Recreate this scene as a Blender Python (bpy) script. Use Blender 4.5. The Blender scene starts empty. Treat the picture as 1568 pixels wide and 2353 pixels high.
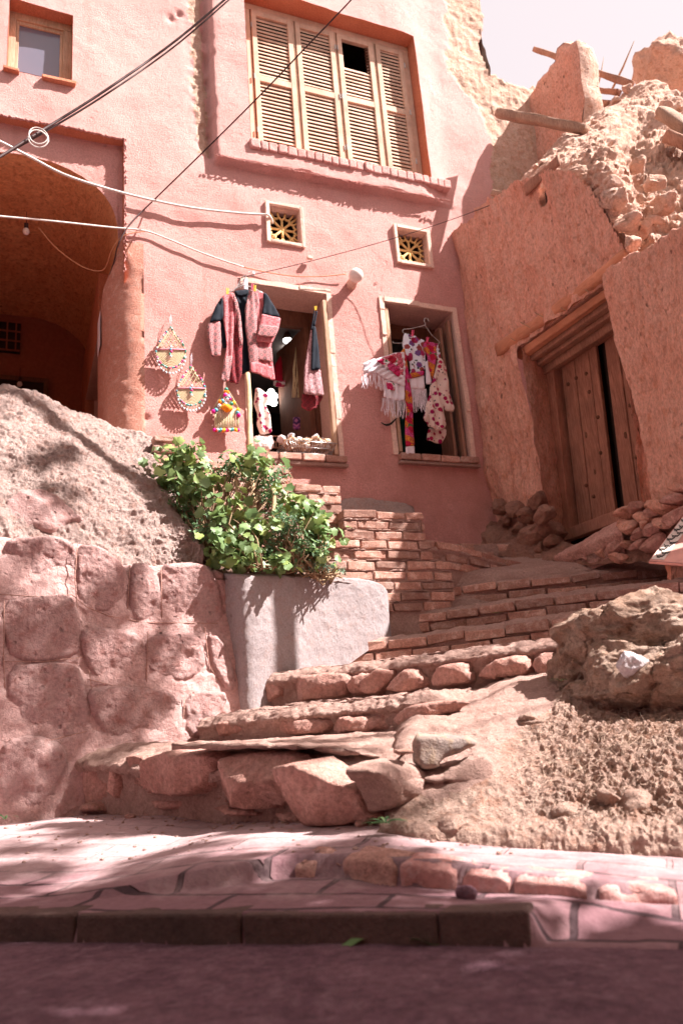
import bpy, bmesh, math, random
import numpy as np
from mathutils import Vector, Matrix
from mathutils.geometry import delaunay_2d_cdt

random.seed(7)
rng = np.random.default_rng(7)
scene = bpy.context.scene
COL = scene.collection

# ---------------------------------------------------------------- camera
FPX = 1818.0                       # focal length in pixels of a 1568 px wide picture
PITCH = math.radians(15.8); ROLL = math.radians(4.6)
Fv = np.array([0, math.cos(PITCH), math.sin(PITCH)])
R0 = np.array([1.0, 0, 0]); U0 = np.array([0, -math.sin(PITCH), math.cos(PITCH)])
Rv = math.cos(ROLL)*R0 - math.sin(ROLL)*U0
Uv = math.sin(ROLL)*R0 + math.cos(ROLL)*U0
cam_d = bpy.data.cameras.new("camera"); cam = bpy.data.objects.new("camera", cam_d)
COL.objects.link(cam); scene.camera = cam
cam.matrix_world = Matrix(((Rv[0], Uv[0], -Fv[0], 0), (Rv[1], Uv[1], -Fv[1], 0), (Rv[2], Uv[2], -Fv[2], 0), (0, 0, 0, 1)))
cam_d.sensor_fit = 'HORIZONTAL'; cam_d.sensor_width = 36; cam_d.lens = FPX/1568*36
cam_d.clip_start = 0.05; cam_d.clip_end = 500
cam_d.dof.use_dof = True; cam_d.dof.focus_distance = 4.4; cam_d.dof.aperture_fstop = 4.0

# ---------------------------------------------------------------- sky, sun, exposure
SUN_EL = math.radians(50); SUN_AZ = math.radians(-9)      # azimuth from +X towards +Y
Sdir = Vector((math.cos(SUN_EL)*math.cos(SUN_AZ), math.cos(SUN_EL)*math.sin(SUN_AZ), math.sin(SUN_EL)))
world = bpy.data.worlds.new("World"); scene.world = world; world.use_nodes = True
wn = world.node_tree; wn.nodes.clear()
sky = wn.nodes.new('ShaderNodeTexSky'); sky.sky_type = 'NISHITA'; sky.sun_disc = False
sky.sun_elevation = SUN_EL; sky.sun_rotation = math.pi/2 - SUN_AZ
sky.dust_density = 5.0; sky.air_density = 1.0; sky.ozone_density = 1.0
mixw = wn.nodes.new('ShaderNodeMix'); mixw.data_type = 'RGBA'; mixw.blend_type = 'MULTIPLY'
mixw.inputs[0].default_value = 1.0; mixw.inputs[7].default_value = (1.12, 0.93, 0.86, 1)
mw2 = wn.nodes.new('ShaderNodeMix'); mw2.data_type = 'RGBA'; mw2.inputs[0].default_value = 0.84; mw2.inputs[7].default_value = (2.95, 2.58, 2.56, 1)
bg = wn.nodes.new('ShaderNodeBackground'); bg.inputs[1].default_value = 0.11
wo = wn.nodes.new('ShaderNodeOutputWorld')
wn.links.new(sky.outputs[0], mixw.inputs[6]); wn.links.new(mixw.outputs[2], mw2.inputs[6]); wn.links.new(mw2.outputs[2], bg.inputs[0]); wn.links.new(bg.outputs[0], wo.inputs[0])
sun_d = bpy.data.lights.new("sun", 'SUN'); sun_d.energy = 5.0; sun_d.angle = math.radians(0.5); sun_d.color = (1, 0.93, 0.885)
sun = bpy.data.objects.new("sun", sun_d); COL.objects.link(sun)
sun.rotation_euler = Sdir.to_track_quat('Z', 'Y').to_euler(); sun.location = (8, -2, 10)
scene.view_settings.view_transform = 'Standard'; scene.view_settings.look = 'None'
scene.view_settings.exposure = 1.66; scene.view_settings.gamma = 1.0
scene.render.resolution_x = 682; scene.render.resolution_y = 1024
scene.cycles.max_bounces = 6; scene.cycles.diffuse_bounces = 5

# ---------------------------------------------------------------- picture -> place
def ray(x, y): return Fv + (x-784)/FPX*Rv - (y-1176)/FPX*Uv
def aty(x, y, Y): v = ray(x, y); return v*Y/v[1]
def atz(x, y, z): v = ray(x, y); return v*z/v[2]
def _h(v): v = np.array([v[0], v[1], 0.0]); return v/np.linalg.norm(v)
UH = _h(ray(5300, 1330)); NH = np.array([UH[1], -UH[0], 0.0])        # the shop house wall: along, outwards
P0 = aty(690, 900, 6.2); P0[2] = 0
UR = -_h(ray(-130, 1765)); NR = np.array([UR[1], -UR[0], 0.0])       # the ruin wall: from the corner towards us
if NR[0] > 0: NR = -NR
class Plane:
    def __init__(s, O, e, n): s.O = np.array(O, float); s.e = np.array(e, float); s.n = np.array(n, float)
    def px(s, x, y, off=0.0):
        v = ray(x, y); k = np.dot(s.O + s.n*off, s.n)/np.dot(v, s.n); P = v*k
        return float(np.dot(P-s.O, s.e)), float(P[2])
    def w(s, u, n, z): return s.O + s.e*u + s.n*n + np.array([0, 0, z])
    def wv(s, u, n, z):
        u = np.asarray(u, float); n = np.asarray(n, float); z = np.asarray(z, float)
        u, n, z = np.broadcast_arrays(u, n, z)
        P = s.O + u[..., None]*s.e + n[..., None]*s.n; P = P.copy(); P[..., 2] = z; return P
H = Plane(P0, UH, NH)
_v = ray(1092, 900); _k = np.dot(P0, NH)/np.dot(_v, NH); C0 = _v*_k; C0[2] = 0
RW = Plane(C0, UR, NR)
def vplane(A, B):
    A = np.array([A[0], A[1], 0.0]); B = np.array([B[0], B[1], 0.0]); e = (B-A)/np.linalg.norm(B-A)
    n = np.array([e[1], -e[0], 0.0])
    if np.dot(n, A) > 0: n = -n
    return Plane(A, e, n)

# ---------------------------------------------------------------- noise
def _hash(i, j, k, s):
    with np.errstate(over='ignore'):
        h = (i.astype(np.uint32)*np.uint32(374761393)) ^ (j.astype(np.uint32)*np.uint32(668265263)) ^ (k.astype(np.uint32)*np.uint32(2147483647)) ^ np.uint32(s*974711+1)
        h = (h ^ (h >> np.uint32(13)))*np.uint32(1274126177); h = h ^ (h >> np.uint32(16))
        h = h*np.uint32(2246822519); h = h ^ (h >> np.uint32(15))
    return h.astype(np.float64)/4294967295.0
def vnoise(p, seed=0):
    q = np.floor(p).astype(np.int64); f = p-q; f = f*f*(3-2*f); r = 0
    for a in (0, 1):
        for b in (0, 1):
            for c in (0, 1):
                w = (f[:, 0] if a else 1-f[:, 0])*(f[:, 1] if b else 1-f[:, 1])*(f[:, 2] if c else 1-f[:, 2])
                r = r + w*_hash(q[:, 0]+a, q[:, 1]+b, q[:, 2]+c, seed)
    return r*2-1
def fbm(P, size, octv=4, seed=0, gain=0.5):
    P = np.asarray(P, float)/size; r = 0; a = 1; t = 0
    for o in range(octv):
        r = r + a*vnoise(P+o*17.3, seed+o); t += a; a *= gain; P = P*2.03
    return r/t*1.6
def ridge(P, size, octv=3, seed=0):
    P = np.asarray(P, float)/size; r = 0; a = 1; t = 0
    for o in range(octv):
        r = r + a*(1-2*np.abs(vnoise(P+o*9.1, seed+o))); t += a; a *= 0.5; P = P*2.07
    return r/t
def worley(P, size, seed=0):
    P = np.asarray(P, float)/size; q = np.floor(P).astype(np.int64); best = np.full(len(P), 9.0); sec = best.copy(); cid = np.zeros(len(P))
    for a in (-1, 0, 1):
        for b in (-1, 0, 1):
            for c in (-1, 0, 1):
                i, j, k = q[:, 0]+a, q[:, 1]+b, q[:, 2]+c
                fx = i+_hash(i, j, k, seed); fy = j+_hash(i, j, k, seed+1); fz = k+_hash(i, j, k, seed+2)
                d = np.sqrt((P[:, 0]-fx)**2+(P[:, 1]-fy)**2+(P[:, 2]-fz)**2)
                m = d < best; sec = np.where(m, best, np.minimum(sec, d)); cid = np.where(m, _hash(i, j, k, seed+5), cid); best = np.where(m, d, best)
    return best, sec, cid
def smooth(a, b, x): t = np.clip((x-a)/(b-a), 0, 1); return t*t*(3-2*t)

# ---------------------------------------------------------------- objects
MW = {}
def tag(o, label=None, cat=None, group=None, kind=None):
    if label: o['label'] = label
    if cat: o['category'] = cat
    if group: o['group'] = group
    if kind: o['kind'] = kind
    return o
def thing(name, loc, label=None, cat=None, group=None, kind=None, rot=0.0):
    o = bpy.data.objects.new(name, None); o.empty_display_size = 0.1; COL.objects.link(o)
    o.location = tuple(float(c) for c in loc); o.rotation_euler = (0, 0, rot)
    MW[o] = (Matrix.Translation(o.location) @ Matrix.Rotation(rot, 4, 'Z'))
    return tag(o, label, cat, group, kind)
def mesh_obj(name, V, Fc, mat, parent=None, smooth_=True, loc=None, uv=None):
    V = np.asarray(V, float).reshape(-1, 3)
    if parent is not None:
        Mi = np.array(MW[parent].inverted()); V = V@Mi[:3, :3].T + Mi[:3, 3]
    elif loc is not None:
        V = V - np.asarray(loc, float)
    me = bpy.data.meshes.new(name)
    me.from_pydata([tuple(v) for v in V.tolist()], [], Fc); me.update()
    if smooth_ and len(me.polygons): me.polygons.foreach_set('use_smooth', [True]*len(me.polygons))
    mats = mat if isinstance(mat, (list, tuple)) else [mat]
    for m in mats: me.materials.append(m)
    o = bpy.data.objects.new(name, me); COL.objects.link(o)
    if parent is not None: o.parent = parent; MW[o] = MW[parent]
    elif loc is not None: o.location = tuple(float(c) for c in loc); MW[o] = Matrix.Translation(o.location)
    else: MW[o] = Matrix.Identity(4)
    return o
class MB:
    def __init__(s): s.V = []; s.F = []; s.mi = []; s.n = 0
    def add(s, V, F, mi=0):
        V = np.asarray(V, float).reshape(-1, 3); s.V.append(V); s.F += [tuple(int(i)+s.n for i in f) for f in F]; s.mi += [mi]*len(F); s.n += len(V); return s
    def box(s, O, ex, ey, ez, mi=0, jit=0.0):
        O, ex, ey, ez = [np.asarray(a, float) for a in (O, ex, ey, ez)]
        V = np.array([O+a*ex+b*ey+c*ez for c in (0, 1) for b in (0, 1) for a in (0, 1)])
        if jit: V = V+rng.normal(0, jit, V.shape)
        F = [(0, 2, 3, 1), (4, 5, 7, 6), (0, 1, 5, 4), (2, 6, 7, 3), (0, 4, 6, 2), (1, 3, 7, 5)]
        if np.dot(np.cross(ex, ey), ez) < 0: F = [f[::-1] for f in F]
        return s.add(V, F, mi)
    def pbox(s, pl, u0, u1, n0, n1, z0, z1, mi=0, jit=0.0):
        return s.box(pl.w(u0, n0, z0), pl.e*(u1-u0), pl.n*(n1-n0), np.array([0, 0, z1-z0]), mi, jit)
    def tube(s, P, r, k=6, mi=0, cap=True):
        P = [np.asarray(p, float) for p in P]; n = len(P); rs = r if hasattr(r, '__len__') else [r]*n
        V = []; prev = None
        for i in range(n):
            t = P[min(i+1, n-1)]-P[max(i-1, 0)]; t = t/(np.linalg.norm(t)+1e-9)
            if prev is None:
                a = np.array([0, 0, 1.0]) if abs(t[2]) < .9 else np.array([1.0, 0, 0])
            else: a = prev
            b = a-np.dot(a, t)*t; b = b/(np.linalg.norm(b)+1e-9); prev = b; c = np.cross(t, b)
            for j in range(k):
                w = 2*math.pi*j/k; V.append(P[i]+rs[i]*(math.cos(w)*b+math.sin(w)*c))
        F = [(i*k+j, i*k+(j+1) % k, (i+1)*k+(j+1) % k, (i+1)*k+j) for i in range(n-1) for j in range(k)]
        if cap: F += [tuple(range(k))[::-1], tuple(range((n-1)*k, n*k))]
        return s.add(V, F, mi)
    def ball(s, c, r, seg=8, rings=6, mi=0, sc=(1, 1, 1)):
        V = []; 
        for i in range(rings+1):
            th = math.pi*i/rings
            for j in range(seg):
                ph = 2*math.pi*j/seg; V.append([c[0]+r*sc[0]*math.sin(th)*math.cos(ph), c[1]+r*sc[1]*math.sin(th)*math.sin(ph), c[2]+r*sc[2]*math.cos(th)])
        F = [(i*seg+j, (i+1)*seg+j, (i+1)*seg+(j+1) % seg, i*seg+(j+1) % seg) for i in range(rings) for j in range(seg)]
        return s.add(V, F, mi)
    def build(s, name, mat, parent=None, smooth_=False, loc=None, bevel=0, seg=2):
        V = np.concatenate(s.V) if s.V else np.zeros((0, 3))
        if parent is None and loc is None: loc = [V[:, 0].mean(), V[:, 1].mean(), V[:, 2].min()]
        o = mesh_obj(name, V, s.F, mat, parent, smooth_, loc)
        if any(s.mi): o.data.polygons.foreach_set('material_index', s.mi)
        if bevel:
            m = o.modifiers.new('bevel', 'BEVEL'); m.width = bevel; m.segments = seg; m.limit_method = 'ANGLE'
        return o
def vnormals(V, F):
    N = np.zeros_like(V); F4 = np.array([f if len(f) == 4 else (f[0], f[1], f[2], f[2]) for f in F])
    a = np.cross(V[F4[:, 2]]-V[F4[:, 0]], V[F4[:, 3]]-V[F4[:, 1]])
    b = np.cross(V[F4[:, 1]]-V[F4[:, 0]], V[F4[:, 2]]-V[F4[:, 0]]); tri = F4[:, 2] == F4[:, 3]
    a[tri] = b[tri]
    for c in range(4): np.add.at(N, F4[:, c], a)
    return N/(np.linalg.norm(N, axis=1, keepdims=True)+1e-12)
def gridfaces(nr, nc, flip=False):
    i, j = np.meshgrid(np.arange(nr-1), np.arange(nc-1), indexing='ij'); a = (i*nc+j).ravel()
    F = np.stack([a, a+1, a+nc+1, a+nc], 1)
    if flip: F = F[:, ::-1]
    return [tuple(f) for f in F.tolist()]
def _cr(P, t):
    n = len(P); i = min(int(t), n-2); f = t-i
    p0 = P[max(i-1, 0)]; p1 = P[i]; p2 = P[i+1]; p3 = P[min(i+2, n-1)]
    if i == 0: p0 = 2*p1-p2
    if i+2 > n-1: p3 = 2*p2-p1
    return 0.5*((2*p1)+(-p0+p2)*f+(2*p0-5*p1+4*p2-p3)*f*f+(-p0+3*p1-3*p2+p3)*f**3)
def upsample(G, nr, nc):
    G = np.asarray(G, float); A = np.array([_cr(G, t) for t in np.linspace(0, len(G)-1, nr)])
    A = A.transpose(1, 0, 2); A = np.array([_cr(A, t) for t in np.linspace(0, len(A)-1, nc)]); return A.transpose(1, 0, 2)
def patch(name, G, nr, nc, disp, mat, parent=None, skirt=None, face=None, loc=None):
    """a control grid of places, smoothly interpolated, roughened along its normals; 'face' = a point the front should face"""
    A = upsample(G, nr, nc); V = A.reshape(-1, 3); F = gridfaces(nr, nc); N = vnormals(V, F)
    tgt = np.array(face if face is not None else (0, 0, 3.0))
    if np.mean(np.sum((tgt-V)*N, 1)) < 0: N = -N; F = gridfaces(nr, nc, True)
    V = V + N*disp(V, N)[:, None]
    if skirt is not None:
        A2 = V.reshape(nr, nc, 3); idx = [(0, j) for j in range(nc)]+[(i, nc-1) for i in range(1, nr)]+[(nr-1, j) for j in range(nc-2, -1, -1)]+[(i, 0) for i in range(nr-2, 0, -1)]
        b = len(V); V = np.concatenate([V, np.array([A2[i, j]+np.array(skirt) for i, j in idx])]); m = len(idx)
        F += [(idx[k][0]*nc+idx[k][1], b+k, b+(k+1) % m, idx[(k+1) % m][0]*nc+idx[(k+1) % m][1]) for k in range(m)]
    if parent is None and loc is None: loc = [V[:, 0].mean(), V[:, 1].mean(), V[:, 2].min()]
    return mesh_obj(name, V, F, mat, parent, True, loc)
def ico(sub):
    bm = bmesh.new(); bmesh.ops.create_icosphere(bm, subdivisions=sub, radius=1.0)
    V = np.array([v.co[:] for v in bm.verts]); F = [tuple(v.index for v in f.verts) for f in bm.faces]; bm.free(); return V, F
ICO = {s: ico(s) for s in (2, 3, 4, 5, 6)}
def rock_vf(c, size, seed, sub=3, rough=0.03, planes=14, rot=0.0, tilt=0.0):
    D, F = ICO[sub]; r_ = np.random.default_rng(seed)
    n = r_.normal(0, 1, (planes, 3)); n /= np.linalg.norm(n, axis=1, keepdims=True); d = r_.uniform(.62, 1.0, planes)
    dots = D@n.T; rad = np.where(dots > 0.05, d/np.maximum(dots, .05), 9).min(1); rad = np.minimum(rad, 1.15)
    V = D*rad[:, None]; V = V*(1+rough*fbm(V+seed, .5, 4, seed))[:, None]
    V = V*np.asarray(size, float)
    ca, sa = math.cos(tilt), math.sin(tilt); V = V@np.array([[ca, 0, -sa], [0, 1, 0], [sa, 0, ca]])
    ca, sa = math.cos(rot), math.sin(rot); V = V@np.array([[ca, sa, 0], [-sa, ca, 0], [0, 0, 1]])
    return V+np.asarray(c, float), F
def rock(name, c, size, seed, mat, parent=None, sub=3, rough=.05, planes=14, rot=0., tilt=0.):
    V, F = rock_vf(c, size, seed, sub, rough, planes, rot, tilt)
    return mesh_obj(name, V, F, mat, parent, True, loc=None if parent else [c[0], c[1], c[2]-size[2]])
# filled outline (2D) with an inner grid
def fill2d(poly, g):
    poly = np.asarray(poly, float); B = []
    for i in range(len(poly)):
        a, b = poly[i], poly[(i+1) % len(poly)]; m = max(1, int(np.linalg.norm(b-a)/g))
        for k in range(m): B.append(a+(b-a)*k/m)
    B = np.array(B); nb = len(B); mn, mx = B.min(0), B.max(0)
    xs = np.arange(mn[0], mx[0], g); ys = np.arange(mn[1], mx[1], g)
    Q = np.array([(x+(g*.5 if j % 2 else 0), y) for j, y in enumerate(ys) for x in xs])
    if len(Q):
        Q = Q+rng.uniform(-.15*g, .15*g, Q.shape)
        inside = inpoly(Q, B); d = dist_edge(Q, B); Q = Q[inside & (d > g*.45)]
    else: Q = np.zeros((0, 2))
    co = [Vector((float(x), float(y))) for x, y in np.concatenate([B, Q])]
    vv, ee, ff, *_ = delaunay_2d_cdt(co, [], [list(range(nb))], 1, 1e-7)
    V = np.array([v[:] for v in vv]); F = [tuple(f) for f in ff]
    # ccw
    out = []
    for f in F:
        a, b, c = V[f[0]], V[f[1]], V[f[2]]
        out.append(f if (b[0]-a[0])*(c[1]-a[1])-(b[1]-a[1])*(c[0]-a[0]) > 0 else f[::-1])
    return V, out, dist_edge(V, B)
def inpoly(Q, B):
    r = np.zeros(len(Q), bool); j = len(B)-1
    for i in range(len(B)):
        xi, yi = B[i]; xj, yj = B[j]
        if yi != yj: r ^= ((yi > Q[:, 1]) != (yj > Q[:, 1])) & (Q[:, 0] < (xj-xi)*(Q[:, 1]-yi)/(yj-yi)+xi)
        j = i
    return r
def dist_edge(Q, B):
    d = np.full(len(Q), 1e9)
    for i in range(len(B)):
        a = B[i]; b = B[(i+1) % len(B)]; ab = b-a; L = np.dot(ab, ab)+1e-12
        t = np.clip(((Q-a)@ab)/L, 0, 1); d = np.minimum(d, np.linalg.norm(Q-(a+t[:, None]*ab), axis=1))
    return d
def roundpoly(poly, it=2, wob=0.0, seed=0, rmax=None):
    P = np.asarray(poly, float)
    for k in range(it):
        Q = np.roll(P, -1, 0); Ln = np.linalg.norm(Q-P, axis=1, keepdims=True)+1e-9; t = np.full_like(Ln, .22)
        if rmax: t = np.minimum(t, rmax/(k+1)/Ln)
        P = np.stack([(1-t)*P+t*Q, t*P+(1-t)*Q], 1).reshape(-1, 2)
    if wob: P = P+np.random.default_rng(seed).normal(0, wob, P.shape)
    return P
def pillow(name, poly_px, pl, off, bulge, mat, parent, seed=0, g=.015, w=.05, rough=.01, rsize=.06, tilt=(0, 0), sink=.03, it=2, facet=0.0):
    """a stone face: an outline on a wall plane that swells out of it, broken into a few facets"""
    P = np.array([pl.px(x, y, off) for x, y in poly_px]); P = roundpoly(P, it, .003, seed) if it >= 0 else roundpoly(P, 2, .004, seed, .022); r_ = np.random.default_rng(seed+5)
    V, F, d = fill2d(P, g); t = np.clip(d/w, 0, 1); h = np.sqrt(1-(1-t)**2)
    W = pl.wv(V[:, 0], 0*V[:, 0], V[:, 1]); c = V.mean(0); S_ = max(np.ptp(V[:, 0]), .05)
    nn = off-sink+(bulge+sink)*h+t*(tilt[0]*(V[:, 0]-c[0])+tilt[1]*(V[:, 1]-c[1]))
    if facet:
        q = np.full(len(V), 9.0)
        for _ in range(5):
            a = r_.uniform(0, 2*math.pi); k = r_.uniform(.3, 1.0)*facet; o_ = r_.uniform(.02, .35)*S_
            q = np.minimum(q, k*(o_-((V[:, 0]-c[0])*math.cos(a)+(V[:, 1]-c[1])*math.sin(a))))
        nn = nn+np.minimum(q, .01)*np.minimum(t*1.5, 1)
    nn = nn+(rough*fbm(W+seed*3.1, rsize, 4, seed)+rough*.4*ridge(W+seed, rsize*.35, 3, seed+2))*np.minimum(t*2, 1)
    W = pl.wv(V[:, 0], nn, V[:, 1])
    nrm = np.cross(pl.e, [0, 0, 1.0])
    if np.dot(nrm, pl.n) < 0: F = [f[::-1] for f in F]
    return mesh_obj(name, W, F, mat, parent, True)
def cloth(name, poly, pl, off, mat, parent, bulge=.02, fold=.008, freq=40, thick=.006, g=.012, seed=0, it=1, slant=0.0, w=.03):
    """a hanging piece: outline in wall coordinates (u, z), front and back sheets, folds running down"""
    P = roundpoly(poly, it, rmax=.012); V, F, d = fill2d(P, g); nb = len(V); t = np.clip(d/min(w, .012), 0, 1); bulge = bulge*.35; h = np.sqrt(1-(1-t)**2)
    ztop = V[:, 1].max(); q = (ztop-V[:, 1])
    ph = V[:, 0]*freq+q*slant*freq+seed
    ph = ph+1.2*fbm(np.stack([V[:, 0], V[:, 1]*.4, 0*V[:, 0]], 1), .12, 2, seed+3); f = fold*1.15*(np.abs(np.sin(ph))*1.6-.8+.4*np.sin(ph*1.9+1.3))*np.clip(q/.15+.3, 0, 1)
    nz = fbm(np.stack([V[:, 0], V[:, 1], 0*V[:, 0]], 1)+seed, .09, 3, seed)*fold*.7
    nf = off+bulge*h+f+nz; nbk = nf-thick-bulge*.7*h
    A = pl.wv(V[:, 0], nf, V[:, 1]); B = pl.wv(V[:, 0], nbk, V[:, 1])
    nrm = np.cross(pl.e, [0, 0, 1.0])
    if np.dot(nrm, pl.n) < 0: F = [x[::-1] for x in F]
    # rim
    from collections import Counter
    E = Counter()
    for x in F:
        for i in range(3): E[(x[i], x[(i+1) % 3])] += 1
    rim = [e for e in E if (e[1], e[0]) not in E]
    FF = F+[tuple(nb+i for i in x[::-1]) for x in F]+[(b, a, nb+a, nb+b) for a, b in rim]
    return mesh_obj(name, np.concatenate([A, B]), FF, mat, parent, True)

# ---------------------------------------------------------------- materials
def newmat(name):
    m = bpy.data.materials.new(name); m.use_nodes = True; nt = m.node_tree
    b = nt.nodes['Principled BSDF']; b.inputs['Roughness'].default_value = .9
    if 'Specular IOR Level' in b.inputs: b.inputs['Specular IOR Level'].default_value = .25
    return m, nt, b
def N(nt, t, **k):
    n = nt.nodes.new(t)
    for a, v in k.items(): setattr(n, a, v)
    return n
def L(nt, a, b): nt.links.new(a, b)
def rgba(c): return (c[0], c[1], c[2], 1)
def noise(nt, co, scale, detail=5, rough=.6, dist=0.0):
    n = N(nt, 'ShaderNodeTexNoise'); n.inputs['Scale'].default_value = scale; n.inputs['Detail'].default_value = detail
    n.inputs['Roughness'].default_value = rough; n.inputs['Distortion'].default_value = dist; L(nt, co, n.inputs['Vector']); return n.outputs['Fac']
def ramp(nt, fac, stops):
    r = N(nt, 'ShaderNodeValToRGB'); e = r.color_ramp.elements
    while len(e) < len(stops): e.new(.5)
    for i, (p, c) in enumerate(stops): e[i].position = p; e[i].color = rgba(c) if hasattr(c, '__len__') else (c, c, c, 1)
    L(nt, fac, r.inputs[0]); return r.outputs[0]
def mix(nt, fac, a, b, mode='MIX'):
    m = N(nt, 'ShaderNodeMix', data_type='RGBA', blend_type=mode)
    for s, v in ((0, fac), (6, a), (7, b)):
        if hasattr(v, 'is_output') or hasattr(v, 'links'): L(nt, v, m.inputs[s])
        elif s == 0: m.inputs[0].default_value = v
        else: m.inputs[s].default_value = rgba(v)
    return m.outputs[2]
def mathn(nt, op, a, b=0.0):
    m = N(nt, 'ShaderNodeMath', operation=op)
    for i, v in enumerate((a, b)):
        if hasattr(v, 'links'): L(nt, v, m.inputs[i])
        else: m.inputs[i].default_value = v
    return m.outputs[0]
def bump(nt, b, heights):
    """heights: list of (socket, distance)"""
    prev = None
    for h, d in heights:
        n = N(nt, 'ShaderNodeBump'); n.inputs['Distance'].default_value = d; n.inputs['Strength'].default_value = 1.0
        L(nt, h, n.inputs['Height'])
        if prev: L(nt, prev, n.inputs['Normal'])
        prev = n.outputs[0]
    L(nt, prev, b.inputs['Normal'])
def coords(nt, scale=None, rot=None):
    t = N(nt, 'ShaderNodeTexCoord'); o = t.outputs['Object']
    if scale or rot:
        m = N(nt, 'ShaderNodeMapping'); L(nt, o, m.inputs[0])
        if scale: m.inputs['Scale'].default_value = scale
        if rot: m.inputs['Rotation'].default_value = rot
        o = m.outputs[0]
    return o
def mud(name, c1, c2, c3=None, big=2.5, fine=70, bd=.006, grit=.003, spots=0.0, spotc=None, stretch=None, mid=18, cr=.2, island=0.0, md=None, pits=0, pitd=.012, spk=.55, pit_shade=.45):
    m, nt, b = newmat(name); co = coords(nt, stretch)
    n1 = noise(nt, co, big, 6, .62); n2 = noise(nt, co, fine, 6, .7); n3 = noise(nt, co, mid, 5, .65)
    col = ramp(nt, n1, [(.5-cr, c1), (.5+cr, c2)])
    if c3 is not None: col = mix(nt, ramp(nt, n3, [(.5, 0), (.68, 1)]), col, c3)
    col = mix(nt, spk, col, ramp(nt, n2, [(.3, (.62, .58, .58)), (.7, (1.35, 1.35, 1.35))]), 'MULTIPLY')
    if island:
        g = N(nt, 'ShaderNodeNewGeometry'); col = mix(nt, 1.0, col, ramp(nt, g.outputs['Random Per Island'], [(0, (1-island,)*3), (1, (1+island, 1+island*.8, 1+island*.7))]), 'MULTIPLY')
    if spots:
        v = N(nt, 'ShaderNodeTexVoronoi'); v.inputs['Scale'].default_value = spots; L(nt, co, v.inputs['Vector'])
        col = mix(nt, ramp(nt, v.outputs['Distance'], [(.06, 1), (.14, 0)]), col, spotc)
    hs_ = [(n3, bd*2 if md is None else md), (n2, bd), (noise(nt, co, fine*3.2, 3, .6), grit)]
    if pits:
        vp = N(nt, 'ShaderNodeTexVoronoi'); vp.inputs['Scale'].default_value = pits; vp.inputs['Randomness'].default_value = 1.0
        dco = N(nt, 'ShaderNodeVectorMath', operation='MULTIPLY_ADD'); wv_ = N(nt, 'ShaderNodeTexNoise'); wv_.inputs['Scale'].default_value = pits*1.5; L(nt, co, wv_.inputs['Vector']); L(nt, wv_.outputs['Color'], dco.inputs[0]); dco.inputs[1].default_value = (.6/pits,)*3; L(nt, co, dco.inputs[2]); L(nt, dco.outputs[0], vp.inputs['Vector'])
        sep_ = N(nt, 'ShaderNodeSeparateColor'); L(nt, vp.outputs['Color'], sep_.inputs[0])
        pd = mathn(nt, 'MULTIPLY', mathn(nt, 'MULTIPLY', ramp(nt, vp.outputs['Distance'], [(.05, 1), (.26, 0)]), ramp(nt, sep_.outputs[1], [(.35, 0), (.9, 1)])), ramp(nt, noise(nt, co, big*1.7, 3, .6), [(.42, 0), (.6, 1)]))
        col = mix(nt, mathn(nt, 'MULTIPLY', pd, pit_shade), col, tuple(x*.35 for x in c1)); hs_.append((mathn(nt, 'SUBTRACT', 1.0, pd), pitd))  # pits darkened in the colour to draw the shade inside them
    L(nt, col, b.inputs['Base Color']); bump(nt, b, hs_)
    b.inputs['Roughness'].default_value = .95
    return m
def plain(name, c, rough=.7, metal=0.0, var=.15, scale=30, bd=0.0, spec=None):
    m, nt, b = newmat(name); co = coords(nt); n = noise(nt, co, scale, 5, .6)
    L(nt, mix(nt, 1.0, c, ramp(nt, n, [(.3, (1-var,)*3), (.7, (1+var,)*3)]), 'MULTIPLY'), b.inputs['Base Color'])
    b.inputs['Roughness'].default_value = rough; b.inputs['Metallic'].default_value = metal
    if bd: bump(nt, b, [(n, bd)])
    return m
def wood(name, c1, c2, scale=(14, 14, 1.5), bd=.003):
    m, nt, b = newmat(name); co = coords(nt, scale); n = noise(nt, co, 4, 8, .7, 1.5); n2 = noise(nt, coords(nt), 5, 4)
    col = ramp(nt, n, [(.3, c1), (.7, c2)]); col = mix(nt, .6, col, ramp(nt, n2, [(.3, (.6, .6, .6)), (.7, (1.25, 1.25, 1.25))]), 'MULTIPLY')
    L(nt, col, b.inputs['Base Color']); bump(nt, b, [(n, bd)]); b.inputs['Roughness'].default_value = .85
    return m
def emit(name, c, s):
    m, nt, b = newmat(name); b.inputs['Base Color'].default_value = rgba(c); b.inputs['Emission Color'].default_value = rgba(c); b.inputs['Emission Strength'].default_value = s; return m
def lattice(name, base, dark, light, scale=38, w=.10):
    """woven diamonds: two crossed diagonal families"""
    m, nt, b = newmat(name); t = coords(nt, None, (0, math.radians(45), 0))
    s = N(nt, 'ShaderNodeSeparateXYZ'); L(nt, t, s.inputs[0])
    def band(o):
        a = mathn(nt, 'FRACT', mathn(nt, 'MULTIPLY', o, scale)); return mathn(nt, 'ABSOLUTE', mathn(nt, 'SUBTRACT', a, .5))
    a = band(s.outputs[0]); c = band(s.outputs[2]); mx = mathn(nt, 'MAXIMUM', a, c)
    col = ramp(nt, mx, [(0.0, light), (.12, light), (.16, dark), (.30, dark), (.34, light), (.42, light), (.45, base), (.5, base)])
    L(nt, col, b.inputs['Base Color']); bump(nt, b, [(noise(nt, coords(nt), 300, 2), .001)]); col2 = mix(nt, .8, col, ramp(nt, noise(nt, coords(nt), 8, 3), [(.35, (.75, .7, .7)), (.65, (1.15, 1.1, 1.1))]), 'MULTIPLY'); L(nt, col2, b.inputs['Base Color'])
    return m
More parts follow.
